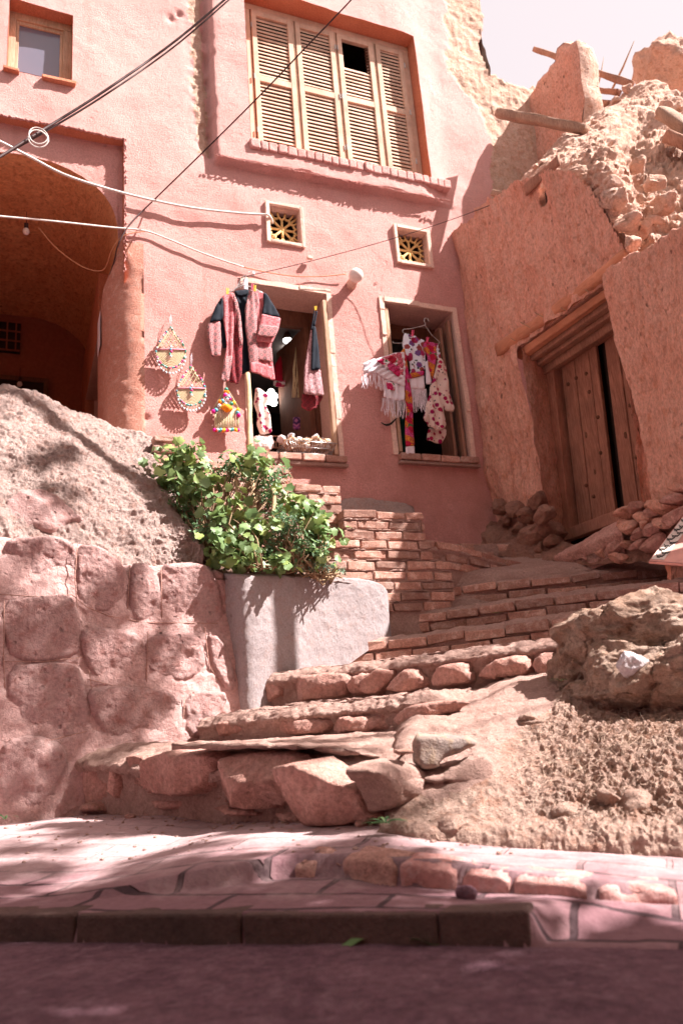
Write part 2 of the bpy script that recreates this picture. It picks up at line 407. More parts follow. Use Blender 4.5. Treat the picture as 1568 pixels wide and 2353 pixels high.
def floral(name, ground, cols, scale=22, size=.32, leaf=(.03, .12, .05)):
    m, nt, b = newmat(name); co = coords(nt); v = N(nt, 'ShaderNodeTexVoronoi'); v.inputs['Scale'].default_value = scale; L(nt, co, v.inputs['Vector'])
    d = mathn(nt, 'ADD', v.outputs['Distance'], mathn(nt, 'MULTIPLY', mathn(nt, 'SUBTRACT', noise(nt, co, scale*6, 2), .5), .35))
    sep = N(nt, 'ShaderNodeSeparateColor'); L(nt, v.outputs['Color'], sep.inputs[0])
    stops = [((i)/len(cols), c) for i, c in enumerate(cols)]
    r = N(nt, 'ShaderNodeValToRGB'); r.color_ramp.interpolation = 'CONSTANT'; e = r.color_ramp.elements
    while len(e) < len(stops): e.new(.5)
    for i, (p, c) in enumerate(stops): e[i].position = p; e[i].color = rgba(c)
    L(nt, sep.outputs[0], r.inputs[0])
    pet = mix(nt, ramp(nt, mathn(nt, 'FRACT', mathn(nt, 'MULTIPLY', d, 7)), [(.35, 0), (.6, 1)]), r.outputs[0], (.25, .01, .05))
    v2 = N(nt, 'ShaderNodeTexVoronoi'); v2.inputs['Scale'].default_value = scale*1.7; L(nt, co, v2.inputs['Vector'])
    col = mix(nt, ramp(nt, v2.outputs['Distance'], [(size*.55, 1), (size*.65, 0)]), ground, leaf)
    col = mix(nt, ramp(nt, d, [(size, 1), (size+.03, 0)]), col, pet)
    L(nt, col, b.inputs['Base Color']); bump(nt, b, [(noise(nt, co, 12, 3), .01)])
    return m
M = {}
def glare_and_stains(m):
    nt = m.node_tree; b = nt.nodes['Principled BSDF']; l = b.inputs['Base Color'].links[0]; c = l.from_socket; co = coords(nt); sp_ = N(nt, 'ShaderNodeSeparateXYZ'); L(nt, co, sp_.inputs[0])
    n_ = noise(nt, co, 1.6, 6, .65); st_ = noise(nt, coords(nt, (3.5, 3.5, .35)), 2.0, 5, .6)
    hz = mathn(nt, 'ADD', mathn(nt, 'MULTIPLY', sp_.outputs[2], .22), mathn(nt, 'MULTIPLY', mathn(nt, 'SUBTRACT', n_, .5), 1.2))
    c = mix(nt, ramp(nt, hz, [(.6, 0), (1.1, .34)]), c, (.80, .53, .50))  # upper wall paled in the colour, standing in for glare
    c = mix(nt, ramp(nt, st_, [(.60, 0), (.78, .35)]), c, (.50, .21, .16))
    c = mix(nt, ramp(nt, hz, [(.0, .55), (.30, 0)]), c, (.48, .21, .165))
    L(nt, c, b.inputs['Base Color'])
M['plaster'] = mud('pink_straw_plaster', (.66, .31, .275), (.76, .40, .365), (.69, .345, .31), big=1.3, fine=75, bd=.011, grit=.006, md=.006, pits=9, pitd=.006, mid=26)
glare_and_stains(M['plaster'])
M['plaster_deep'] = mud('shade_red_plaster', (.52, .17, .095), (.62, .25, .15), big=2.0, fine=70, bd=.008, grit=.004, md=.005)  # same plaster reddened, shade and bounce of the recesses put into its colour
M['adobe_pale'] = mud('pale_broken_adobe', (.60, .40, .30), (.70, .50, .40), (.55, .33, .23), big=2.5, fine=50, bd=.014, grit=.006, md=.02, pits=12, pitd=.02)
M['adobe'] = mud('orange_straw_adobe', (.76, .375, .27), (.84, .49, .38), (.66, .30, .20), big=1.8, fine=50, bd=.016, grit=.008, stretch=(1.3, 1.3, .65), md=.022, pits=19, pitd=.03, spk=.75, pit_shade=.8)
M['adobe_rub'] = mud('broken_adobe', (.68, .42, .31), (.78, .55, .45), (.6, .33, .23), big=4, fine=55, bd=.014, grit=.007, md=.03, pits=14, pitd=.03)
M['vault'] = mud('bounce_bright_brick_vault', (.72, .31, .14), (.84, .42, .21), (.55, .21, .09), big=3, fine=30, bd=.01, stretch=(1, 1, 4))  # brick brightened beyond its own tone in place of bounce light
M['white_trim'] = mud('cream_gypsum', (.72, .50, .42), (.80, .58, .48), big=5, fine=60, bd=.003, grit=.001)
M['gyp_dark'] = mud('darker_gypsum', (.56, .36, .31), (.62, .42, .36), big=5, fine=60, bd=.002, grit=.001)  # darker tone of the cream gypsum, used on the reveals
M['brick'] = mud('dusty_brick', (.40, .21, .165), (.56, .35, .28), (.64, .46, .40), big=9, fine=90, bd=.006, grit=.003, island=.32, md=.008, spk=.8)
M['mortar'] = mud('mud_mortar', (.47, .29, .24), (.58, .39, .335), big=8, fine=70, bd=.016, grit=.008, md=.02, pits=22, pitd=.01)
M['stone'] = mud('red_fieldstone', (.50, .27, .22), (.66, .40, .34), (.58, .32, .27), big=5, fine=55, bd=.014, grit=.007, md=.022, island=.1, pits=13, pitd=.008, spk=.8, cr=.12)
M['pinkstone'] = mud('porous_pink_stone', (.58, .345, .325), (.72, .49, .465), (.58, .31, .28), big=5, fine=60, bd=.020, grit=.010, md=.018, pits=20, pitd=.03)
M['pinkmortar'] = mud('pink_mortar', (.58, .36, .335), (.69, .47, .445), (.56, .33, .30), big=4, fine=60, bd=.010, grit=.006, md=.012, pits=20, pitd=.02)
M['cement'] = mud('grey_cement', (.32, .275, .28), (.40, .345, .345), (.36, .28, .27), pits=16, pitd=.004, big=3, fine=90, bd=.003, grit=.003)
M['bank'] = mud('straw_mud_bank', (.43, .31, .28), (.58, .44, .40), (.49, .30, .25), big=4, fine=55, bd=.022, grit=.012, mid=20, md=.03)
M['mound'] = mud('straw_mud_mound', (.48, .31, .25), (.62, .44, .36), (.46, .25, .18), big=4, fine=60, bd=.022, grit=.012, mid=22, md=.035)
M['boulder'] = mud('ochre_boulder', (.50, .32, .235), (.72, .55, .45), (.50, .30, .21), big=4, fine=60, bd=.028, grit=.012, md=.04, pits=14, pitd=.03, spk=.75)
M['street'] = mud('worn_street_stone', (.125, .058, .078), (.185, .092, .115), (.21, .115, .14), big=5, fine=45, bd=.010, grit=.006, md=.012, pits=9, pitd=.01, spk=1.0, cr=.1, pit_shade=.7)
M['slate'] = mud('blue_grey_slate', (.22, .18, .17), (.33, .25, .21), (.34, .24, .16), big=8, fine=40, bd=.004)
M['soil'] = mud('soil', (.20, .12, .09), (.30, .18, .14), big=6, fine=40, bd=.02)
M['shutter'] = wood('pale_painted_shutter', (.60, .40, .29), (.72, .52, .40), (9, 9, 1.2), .001)
M['wood'] = wood('weathered_door_wood', (.22, .10, .065), (.50, .27, .19), (16, 16, 1.2), .006)
M['wood_red'] = wood('red_brown_frame_wood', (.34, .14, .09), (.56, .28, .20), (14, 14, 1.5), .005)
M['wood_grey'] = wood('grey_brown_plank', (.20, .08, .05), (.52, .25, .17), (18, 18, 1.0), .01)
M['wood_dark'] = wood('dark_door_wood', (.10, .045, .03), (.22, .10, .06), (14, 14, 1.5), .004)
M['wood_pale'] = wood('bleached_wood', (.42, .25, .16), (.66, .45, .32), (12, 12, 1.4), .005)
M['beam'] = wood('old_beam', (.22, .12, .08), (.50, .34, .25), (20, 20, 3), .008)
M['lintel'] = wood('mud_coated_lintel', (.50, .20, .11), (.62, .29, .18), (3, 3, 12), .008)
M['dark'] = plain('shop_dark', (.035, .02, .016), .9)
M['darkwall'] = plain('passage_wall', (.30, .10, .06), .9)
M['greyceil'] = plain('shop_ceiling', (.30, .24, .22), .9)
M['glass'] = None
m, nt, b = newmat('window_glass'); b.inputs['Base Color'].default_value = (.16, .15, .20, 1); b.inputs['Roughness'].default_value = .12; b.inputs['Specular IOR Level'].default_value = .8; M['glass'] = m
M['metal'] = plain('galvanised_wire', (.5, .48, .47), .35, .8)
M['cable_dark'] = plain('dark_cable', (.06, .03, .03), .6)
M['cable_pale'] = plain('pale_cable', (.75, .70, .66), .6)
M['cable_ochre'] = plain('ochre_cable', (.62, .30, .17), .7)
M['navy'] = plain('navy_cloth', (.008, .013, .024), .85, 0, .25, 60)
M['lace'] = None
m, nt, b = newmat('pink_lace_print'); co = coords(nt); v = N(nt, 'ShaderNodeTexVoronoi', feature='DISTANCE_TO_EDGE'); v.inputs['Scale'].default_value = 60; L(nt, co, v.inputs['Vector'])
L(nt, mix(nt, ramp(nt, v.outputs['Distance'], [(.06, 1), (.16, 0)]), (.44, .07, .09), (.62, .26, .27)), b.inputs['Base Color']); M['lace'] = m
M['diamond'] = lattice('woven_diamond_cloth', (.44, .06, .09), (.06, .015, .03), (.66, .42, .40), 24)
M['diamond_red'] = lattice('dark_red_diamond_cloth', (.20, .008, .02), (.05, .004, .01), (.32, .06, .07), 24)
M['vestlace'] = None
m, nt, b = newmat('speckled_pink_cloth'); co = coords(nt, (1, 1, .5)); L(nt, ramp(nt, noise(nt, co, 90, 4, .8), [(.42, (.22, .08, .10)), (.55, (.56, .34, .35))]), b.inputs['Base Color']); M['vestlace'] = m
M['shawl'] = plain('white_shawl', (.80, .74, .80), .8, 0, .05)
M['shawl_rose'] = floral('rose_print_shawl', (.82, .76, .80), [(.75, .03, .16), (.80, .10, .30), (.6, .02, .03), (.85, .25, .30)], 15, .60, (.04, .22, .07))
M['floral_dense'] = floral('dense_rose_band', (.10, .14, .06), [(.75, .03, .20), (.85, .35, .02), (.65, .01, .05), (.80, .12, .38)], 19, .78, (.03, .2, .06))
M['floral_blue'] = floral('white_shawl_with_dark_roses', (.74, .78, .88), [(.35, .02, .06), (.45, .04, .18), (.08, .12, .4), (.3, .1, .05)], 16, .48, (.02, .06, .04))
M['floral_cream'] = floral('cream_dress_print', (.74, .58, .52), [(.45, .005, .10), (.35, .005, .12), (.5, .01, .07)], 17, .33, (.10, .09, .10))
M['straw'] = plain('straw_cord', (.54, .46, .29), .8, 0, .2, 120)
M['leaf'] = None
def leafmat(name, c1, c2, c3):
    m, nt, b = newmat(name); g = N(nt, 'ShaderNodeNewGeometry')
    L(nt, ramp(nt, g.outputs['Random Per Island'], [(0, c1), (.6, c2), (1, c3)]), b.inputs['Base Color']); b.inputs['Roughness'].default_value = .5
    b.inputs['Specular IOR Level'].default_value = .5
    tr = N(nt, 'ShaderNodeBsdfTranslucent'); L(nt, ramp(nt, g.outputs['Random Per Island'], [(0, c2), (1, c3)]), tr.inputs[0]); mx = N(nt, 'ShaderNodeMixShader'); mx.inputs[0].default_value = .28
    L(nt, b.outputs[0], mx.inputs[1]); L(nt, tr.outputs[0], mx.inputs[2]); L(nt, mx.outputs[0], nt.nodes['Material Output'].inputs[0]); return m
M['leaf'] = leafmat('vine_leaf', (.10, .18, .055), (.20, .31, .12), (.34, .43, .12))
M['leaf2'] = leafmat('shrub_leaf', (.06, .14, .06), (.12, .23, .10), (.20, .31, .12))
M['leaf3'] = leafmat('herb_leaf', (.10, .19, .12), (.15, .26, .17), (.2, .3, .2))
M['stem'] = plain('stem', (.30, .20, .12), .8)
M['stake'] = wood('stake_wood', (.45, .28, .15), (.66, .46, .29), (10, 10, 1.5), .003)
# ================================================================ GROUND
KA = aty(0, 2103, 2.26)[:2]; KB = aty(1220, 2095, 1.80)[:2]         # front edge of the paving (near kerb)
ke = (KB-KA)/np.linalg.norm(KB-KA); kn = np.array([-ke[1], ke[0]])
FK = [(476, 1986), (602, 1971), (677, 1962), (790, 1962), (915, 1975), (1052, 1990), (1175, 2008), (1350, 2030), (1568, 2040), (1750, 2052)]
def s2z(x, y): return -.291+np.where(np.asarray(y) < 2.8, .04, .02)*(y-2.8)-.10*np.maximum(0, x-.05)
def onS2(px, py):
    z = -.31
    for _ in range(12):
        P = atz(px, py, z); z = float(s2z(P[0], P[1]))
    return P
FKW = np.array([onS2(*p)[:2] for p in FK])
def pave_z(x, y):
    v = (x-KA[0])*kn[0]+(y-KA[1])*kn[1]; u = (x-KA[0])*ke[0]+(y-KA[1])*ke[1]; LK = np.linalg.norm(KB-KA)
    street = -.438+0*x-.03*smooth(0, -.04, v)
    s1 = -.378+v*(.045-.12*smooth(.5*LK, LK, u))
    out = smooth(LK-.01, LK+.02+.45*smooth(.02, .3, v), u)
    s1 = s1*(1-out)+out*np.minimum(s1, -.438+.012*v)
    z = np.where(v > 0, s1, street)
    # raised walk behind the far kerb
    yk = np.interp(x, FKW[:, 0], FKW[:, 1])
    m = smooth(-.008, .012, y-yk)*smooth(FKW[0, 0]-.5, FKW[1, 0], x)
    m2 = smooth(0, .9, y-2.7)*(1-smooth(FKW[0, 0]-.5, FKW[1, 0], x))
    m = np.maximum(m, m2); s2 = s2z(x, y)
    z = np.where(v > 0, z+(np.maximum(s2, z-0.0)-z)*m, z)
    return z
M['pave'] = None
def pavemat():
    m, nt, b = newmat('sunlit_dust_paving'); co = coords(nt, None, (0, 0, -math.atan2(ke[1], ke[0])))
    w = N(nt, 'ShaderNodeTexNoise'); w.inputs['Scale'].default_value = 3; L(nt, co, w.inputs['Vector'])
    add = N(nt, 'ShaderNodeVectorMath', operation='MULTIPLY_ADD'); L(nt, w.outputs['Color'], add.inputs[0]); add.inputs[1].default_value = (.04, .04, 0); L(nt, co, add.inputs[2])
    br = N(nt, 'ShaderNodeTexBrick'); L(nt, add.outputs[0], br.inputs['Vector']); br.inputs['Scale'].default_value = 1; br.inputs['Brick Width'].default_value = .42; br.inputs['Row Height'].default_value = .155
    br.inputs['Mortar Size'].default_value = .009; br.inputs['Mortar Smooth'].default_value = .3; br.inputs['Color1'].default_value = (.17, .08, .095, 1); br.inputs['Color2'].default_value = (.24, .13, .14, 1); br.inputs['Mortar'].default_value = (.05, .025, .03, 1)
    n1 = noise(nt, co, 4, 6, .65); n2 = noise(nt, co, 40, 6, .7)
    sp_ = N(nt, 'ShaderNodeSeparateXYZ'); L(nt, co, sp_.inputs[0]); yy_ = mathn(nt, 'SUBTRACT', sp_.outputs[1], float(KA[0]*kn[0]+KA[1]*kn[1])); sun_dust = mathn(nt, 'ADD', mathn(nt, 'MULTIPLY', yy_, 1.1), mathn(nt, 'MULTIPLY', mathn(nt, 'SUBTRACT', n1, .5), 1.6))
    col = mix(nt, ramp(nt, sun_dust, [(.22, .03), (.75, .82)]), br.outputs['Color'], (.45, .315, .315))  # back paled: dust, plus the sunlit walk's brightness put into the colour
    col = mix(nt, .6, col, ramp(nt, n2, [(.3, (.7, .7, .7)), (.7, (1.25, 1.25, 1.25))]), 'MULTIPLY')
    L(nt, col, b.inputs['Base Color']); inv = mathn(nt, 'SUBTRACT', 1.0, br.outputs['Fac'])
    bump(nt, b, [(inv, .016), (n1, .02), (n2, .004)]); return m
M['pave'] = pavemat()
def hfield(name, x0, x1, y0, y1, nx, ny, fn, mat, kind='structure'):
    X, Y = np.meshgrid(np.linspace(x0, x1, nx), np.linspace(y0, y1, ny)); x = X.ravel(); y = Y.ravel(); z = fn(x, y)
    o = mesh_obj(name, np.stack([x, y, z], 1), gridfaces(ny, nx), mat, loc=[0, 0, 0]); tag(o, kind=kind); return o
def pz(x, y):
    P = np.stack([x, y, 0*x], 1)
    return pave_z(x, y)+.006*fbm(P, .35, 4, 3)+.0015*fbm(P, .05, 3, 4)
hfield('pavement', -6.0, 4.2, 1.2, 4.9, 780, 330, pz, M['pave'])
def street_z(x, y):
    P = np.stack([x, y, 0*x], 1); base = -.438+0*x
    v = (x-KA[0])*kn[0]+(y-KA[1])*kn[1]
    return base+.004*fbm(P, .4, 4, 9)+.0015*fbm(P, .06, 3, 8)-.03*smooth(-.05, .25, v)
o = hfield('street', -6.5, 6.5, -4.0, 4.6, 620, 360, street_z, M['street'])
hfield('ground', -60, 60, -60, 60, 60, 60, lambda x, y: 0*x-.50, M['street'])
# near kerb blocks
M['kerbdark'] = mud('shade_dark_kerb', (.07, .045, .04), (.13, .075, .065), big=5, fine=50, bd=.006)  # near-black colour carries the shade on the kerb face
kb = thing('near_kerb', (*((KA+KB)/2), -.5), 'dark low kerb of long worn blocks along the front edge of the paving', 'kerb')
u = -4.6; LK = float(np.linalg.norm(KB-KA)); mbn = 0
while u < LK-.02:
    wl = rng.uniform(.36, .5); u1 = min(u+wl, LK)
    if LK-u1 < .15: u1 = LK
    P = np.array([KA[0], KA[1]])+ke*u
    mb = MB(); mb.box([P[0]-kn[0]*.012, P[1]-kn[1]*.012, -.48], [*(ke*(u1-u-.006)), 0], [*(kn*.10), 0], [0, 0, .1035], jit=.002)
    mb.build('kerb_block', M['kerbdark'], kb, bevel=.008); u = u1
# near the right end: the small block standing on the paving
P = atz(1068, 2066, -.385)
rock('loose_block', [P[0], P[1], -.375], (.028, .03, .018), 5, M['street'], sub=2); tag(bpy.context.scene.objects['loose_block'], 'small squared stone block lying on the paving behind the near kerb', 'stone')
# far kerb stones, painted and worn
M['kerbpaint'] = mud('worn_red_kerb', (.42, .19, .17), (.56, .31, .28), (.58, .38, .36), big=7, fine=60, bd=.006, grit=.003)
fk = thing('far_kerb', (*FKW[5], -.42), 'worn red kerb of chipped stones edging the raised pale walk', 'kerb')
for i in range(2, len(FKW)-1):
    a = FKW[i]; b = FKW[i+1]; e = (b-a); Lg = np.linalg.norm(e); e = e/Lg; n_ = np.array([-e[1], e[0]])
    n_ = n_ if n_[1] > 0 else -n_
    nx = max(6, int(Lg/.012)); gap = .006 if i != 7 else .02
    za = float(s2z(*a)); zb = float(s2z(*b)); D = .09; hgt = .07
    prof = [(-.014, -hgt), (-.014, -.018), (-.004, -.004), (.02, .003), (.05, .004), (D, .002), (D, -hgt)]
    us = np.linspace(gap, Lg-gap, nx); G = []
    for q in us:
        zt = za+(zb-za)*q/Lg; ends = min(1, min(q-gap, Lg-gap-q)/.02)
        dz = [0, -.006*(1-ends), -.01*(1-ends), -.008*(1-ends), -.008*(1-ends), 0, 0]
        G.append([[a[0]+e[0]*q+n_[0]*(p[0]), a[1]+e[1]*q+n_[1]*p[0], zt+p[1]+dz[k]] for k, p in enumerate(prof)])
    G = np.array(G); A = np.array([_cr(G.transpose(1, 0, 2), t) for t in np.linspace(0, 6, 30)])
    nr_, nc_ = A.shape[:2]; V = A.reshape(-1, 3); F = gridfaces(nr_, nc_); Nn = vnormals(V, F)
    if np.mean(Nn[:, 2]) < 0: F = gridfaces(nr_, nc_, True); Nn = -Nn
    V = V+Nn*(.004*fbm(V, .05, 4, i)-.018*smooth(.25, .7, fbm(V, .09, 2, i+30))+(-.03 if i in (2, 7) else 0)*smooth(0, .6, fbm(V, .12, 2, i+40)))[:, None]
    F += [tuple(r*nc_ for r in range(nr_)), tuple(r*nc_+nc_-1 for r in range(nr_))[::-1]]
    mesh_obj('kerb_stone', V, F, M['kerbpaint'] if i > 3 else M['stone'], fk)

# ================================================================ HOUSE (shop)
house = thing('pink_house', (P0[0], P0[1], 1.2), 'tall pink plastered house with four louvred shutters, a vaulted passage and two shop windows', 'house', rot=math.atan2(UH[1], UH[0]))
def uzpx(x, y, off=0): return H.px(x, y, off)
W1 = (-.44, .305, 2.26, 3.83); W2 = (.87, 1.60, 2.33, 3.83)
V1 = (-.19, .10, 4.30, 4.66); V2 = (1.09, 1.41, 4.31, 4.66)
SH = (-.335, 1.535, 5.29, 7.10); UW = (-2.40, -1.885, 5.54, 6.29)
REC = (-3.4, -1.455, 3.6, 5.06)
PU0, PZ0 = -.675, 5.02
def house_n(u, z):
    u = np.asarray(u, float); z = np.asarray(z, float); P = np.stack([u, z, 0*u], 1)
    n = .022*fbm(P, .9, 3, 21)+.004*fbm(P, .16, 3, 22)+.0015*fbm(P, .045, 3, 23)
    edge_z = PZ0+.02*(u+.6)/2.4+.012*fbm(P, .18, 3, 24); edge_u = PU0+.01*fbm(P, .2, 3, 25)
    pan = smooth(0, .012, z-edge_z)*smooth(0, .012, u-edge_u)*(1-smooth(1.35, 1.85, u)*.95)
    n = n+.085*pan
    ck = np.exp(-((u-(edge_u-.035))/.035)**2)*smooth(5.0, 5.15, z)
    rub = np.exp(-((u-(edge_u-.12-.05*fbm(P, .4, 2, 31)))/.075)**2)*smooth(5.0, 5.3, z)
    n = n-ck*(.055+.03*fbm(P, .07, 3, 26))+rub*(.028*ridge(P, .06, 3, 27)-.02)
    # broken pale patch towards the right end
    br = smooth(.02, .10, u-(2.30-.40*smooth(6.2, 6.9, z)+.10*fbm(P, .35, 4, 28)))*smooth(5.1, 5.3, z)
    n = n-.02*br+br*.016*ridge(P, .09, 4, 29)
    n = n-.05*np.exp(-((u-1.72-.03*fbm(P, .2, 2, 4))/.02)**2)*0
    # chips
    for (cu, cz, r) in ((-1.02, 6.55, .06), (-.95, 6.62, .05), (-1.36, 3.1, .03), (-1.33, 3.16, .02), (-1.29, 2.5, .04), (.86, 3.95, .012), (.80, 4.0, .01)):
        n = n-.03*np.exp(-((u-cu)**2+(z-cz)**2)/r**2*2)
    # swelling base
    n = n+.05*smooth(2.1, 1.4, z)*(.6+.5*fbm(P, .3, 3, 33))*1.0
    return n
us = np.unique(np.round(np.concatenate([np.arange(-3.4, 2.62, .02), [W1[0], W1[1], W2[0], W2[1], V1[0], V1[1], V2[0], V2[1], SH[0], SH[1], UW[0], UW[1], REC[1], -1.30]]), 4))
zs = np.unique(np.round(np.concatenate([np.arange(1.0, 10.2, .02), [W1[2], W1[3], W2[2], W2[3], V1[2], V1[3], V2[2], V2[3], SH[2], SH[3], UW[2], UW[3], REC[3]]]), 4))
Ug, Zg = np.meshgrid(us, zs); uu = Ug.ravel(); zz = Zg.ravel(); nn = house_n(uu, zz)
V = H.wv(uu, nn, zz)
uc = (us[:-1]+us[1:])/2; zc = (zs[:-1]+zs[1:])/2; UC, ZC = np.meshgrid(uc, zc)
keep = np.ones_like(UC, bool)
for (a, b, c, d) in (W1, W2, V1, V2, SH, UW): keep &= ~((UC > a) & (UC < b) & (ZC > c) & (ZC < d))
keep &= ~((UC < REC[1]) & (ZC < REC[3])); keep &= ~((UC < -1.30) & (ZC < 4.06))
Pk = np.stack([UC.ravel(), ZC.ravel(), 0*UC.ravel()], 1)
edge_r = 2.50+.035*fbm(Pk, .3, 4, 41).reshape(UC.shape)-.10*smooth(6.9, 7.3, ZC)*(1-smooth(7.3, 7.6, ZC)); keep &= ~((UC > edge_r) & (ZC > 6.93+.05*fbm(Pk, .2, 3, 42).reshape(UC.shape)))
Fq = gridfaces(len(zs), len(us)); kf = keep.ravel(); Fq = [f for f, k in zip(Fq, kf) if k]
# orientation: facing outwards
nrm = np.cross(UH, [0, 0, 1.0]); 
if np.dot(nrm, NH) < 0: Fq = [f[::-1] for f in Fq]
# paint: pale broken adobe at the right, pink elsewhere
cx = np.array([V[list(f)].mean(0) for f in Fq]); cu = (cx-P0)@UH; cz = cx[:, 2]
Pc = np.stack([cu, cz, 0*cu], 1)
pale = (cu > 2.30-.40*smooth(6.2, 6.9, cz)+.10*fbm(Pc, .35, 4, 28)+.05) & (cz > 5.12) | ((np.abs(cu-(PU0-.10-.05*fbm(Pc, .4, 2, 31))) < .055+.03*fbm(Pc, .1, 3, 5)) & (cz > 5.1))
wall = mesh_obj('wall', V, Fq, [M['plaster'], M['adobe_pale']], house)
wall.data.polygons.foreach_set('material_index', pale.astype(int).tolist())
def reveal(name, R, depth, mat, sides='ltrb', step=.03, front=None):
    mb = MB(); a, b, c, d = R
    def strip(p, q):
        k = max(2, int(math.hypot(q[0]-p[0], q[1]-p[1])/step)); t = np.linspace(0, 1, k+1)
        u = p[0]+(q[0]-p[0])*t; z = p[1]+(q[1]-p[1])*t; nf = house_n(u, z)+.002 if front is None else 0*u+front
        rows = [H.wv(u, nf+(-depth-nf)*s, z) for s in np.linspace(0, 1, max(2, int(depth/.05)+1))]
        Vv = np.array(rows).reshape(-1, 3); F = gridfaces(len(rows), k+1)
        Vv = Vv+(.003*fbm(Vv, .08, 3, 3))[:, None]*np.array([0, 0, 1.0])
        mb.add(Vv, F)
    if 'l' in sides: strip((a, c), (a, d))
    if 't' in sides: strip((a, d), (b, d))
    if 'r' in sides: strip((b, d), (b, c))
    if 'b' in sides: strip((b, c), (a, c))
    return mb.build(name, mat, house, True)
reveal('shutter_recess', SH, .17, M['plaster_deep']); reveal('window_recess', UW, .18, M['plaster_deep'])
# right-hand edge of the house turning back
t = np.linspace(5.2, 10.2, 120)
G = [H.wv(2.49+.03*fbm(np.stack([0*t+k, t, 0*t], 1), .25, 4, 6), -k*.1+house_n(0*t+2.49, t), t) for k in range(0, 16)]
mesh_obj('side_wall', np.array(G).reshape(-1, 3), gridfaces(16, 120), M['adobe_pale'], house)
# bevelled sill bricks under the shutters
mb = MB(); u = SH[0]-.02
while u < 1.66:
    w_ = rng.uniform(.075, .10); zt_ = SH[2]-.005+rng.uniform(-.004, .004); mb.pbox(H, u, u+w_-.003, .0, .108+rng.normal(0, .003), zt_-.10, zt_, jit=.004); u += w_
mb.build('sill_course', M['plaster'], house, bevel=.016, seg=3)
# four louvred shutters in a frame
fr = MB(); n0, n1 = -.165, -.10
fr.pbox(H, SH[0], SH[1], n0, n1, SH[3]-.07, SH[3]-.001); fr.pbox(H, SH[0], SH[1], n0, n1, SH[2]+.0, SH[2]+.06)
LW = [(-.215, .21), (.245, .665), (.70, 1.105), (1.14, 1.46)]
for a, b in ((SH[0]+.002, -.225), (.215, .24), (.67, .695), (1.11, 1.135), (1.465, SH[1]-.002)): fr.pbox(H, a, b, n0, n1-.002, SH[2]+.06, SH[3]-.07)
frame = fr.build('window_frame', M['shutter'], house, bevel=.004)
for i, (a, b) in enumerate(LW):
    sh = MB(); f0, f1 = -.13, -.085; zb, zt = SH[2]+.07+.012*i, SH[3]-.085-.0*i
    st = .05
    sh.pbox(H, a, a+st, f0, f1, zb, zt); sh.pbox(H, b-st, b, f0, f1, zb, zt)
    mid = zb+(zt-zb)*.50
    for zz0 in ((zb, zb+.06), (mid-.035, mid+.035), (zt-.06, zt)): sh.pbox(H, a+st, b-st, f0+.002, f1-.002, zz0[0], zz0[1])
    leaf = sh.build('shutter', M['shutter'], house, bevel=.003)
    sl = MB(); z = zb+.075
    while z < zt-.07:
        if not (mid-.06 < z < mid+.045) and not (i == 2 and z > zt-.42):
            sl.box(H.w(a+st, f0+.012, z+.034), UH*(b-a-2*st), NH*.016+np.array([0, 0, -.036]), np.array([0, 0, .006])+NH*.004, jit=.0008)
        z += .0445
    sl.build('louvres', M['shutter'], leaf)
    if i == 2:
        sl = MB(); 
        for q in range(9): sl.box(H.w(b-st-.03, f0+.0, zt-.40+q*.038), UH*.03, NH*.03, np.array([0, 0, .012]))
        sl.build('louvre_stubs', M['wood_dark'], leaf)
    for zz0 in (zb+.2, mid, zt-.2): hg = MB(); hg.tube([H.w(a-.004 if i % 2 == 0 else b+.004, -.08, zz0-.03), H.w(a-.004 if i % 2 == 0 else b+.004, -.08, zz0+.03)], .006); hg.build('hinge', M['metal'], leaf)
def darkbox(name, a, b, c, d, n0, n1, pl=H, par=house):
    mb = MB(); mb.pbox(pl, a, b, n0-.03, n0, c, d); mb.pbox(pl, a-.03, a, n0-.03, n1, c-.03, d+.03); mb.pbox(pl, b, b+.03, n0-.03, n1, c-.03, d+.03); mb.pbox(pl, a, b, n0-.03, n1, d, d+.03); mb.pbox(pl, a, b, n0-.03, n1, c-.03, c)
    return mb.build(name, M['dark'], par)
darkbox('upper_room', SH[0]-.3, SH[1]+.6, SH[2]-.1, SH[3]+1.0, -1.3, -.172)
# upper left window
wf = MB(); a, b, c, d = UW
for (x0, x1, y0, y1) in ((a, b, c, c+.055), (a, b, d-.075, d), (a, a+.055, c+.055, d-.075), (b-.075, b, c+.055, d-.075)): wf.pbox(H, x0, x1, -.17, -.12, y0, y1)
for (x0, x1, y0, y1) in ((a+.055, b-.075, d-.11, d-.075), (a+.055, a+.08, c+.055, d-.11), (b-.10, b-.075, c+.055, d-.11)): wf.pbox(H, x0, x1, -.16, -.135, y0, y1)
wfo = wf.build('window', M['wood_pale'], house, bevel=.004)
MB().pbox(H, a+.08, b-.10, -.155, -.15, c+.055, d-.11).build('pane', M['glass'], wfo)
s_ = MB(); s_.pbox(H, a-.03, a+.10, -.10, .045, c-.035, c-.0, jit=.004); s_.pbox(H, b-.24, b+.03, -.10, .05, c-.045, c-.005, jit=.004)
s_.build('window_sill', M['plaster_deep'], house, bevel=.006)
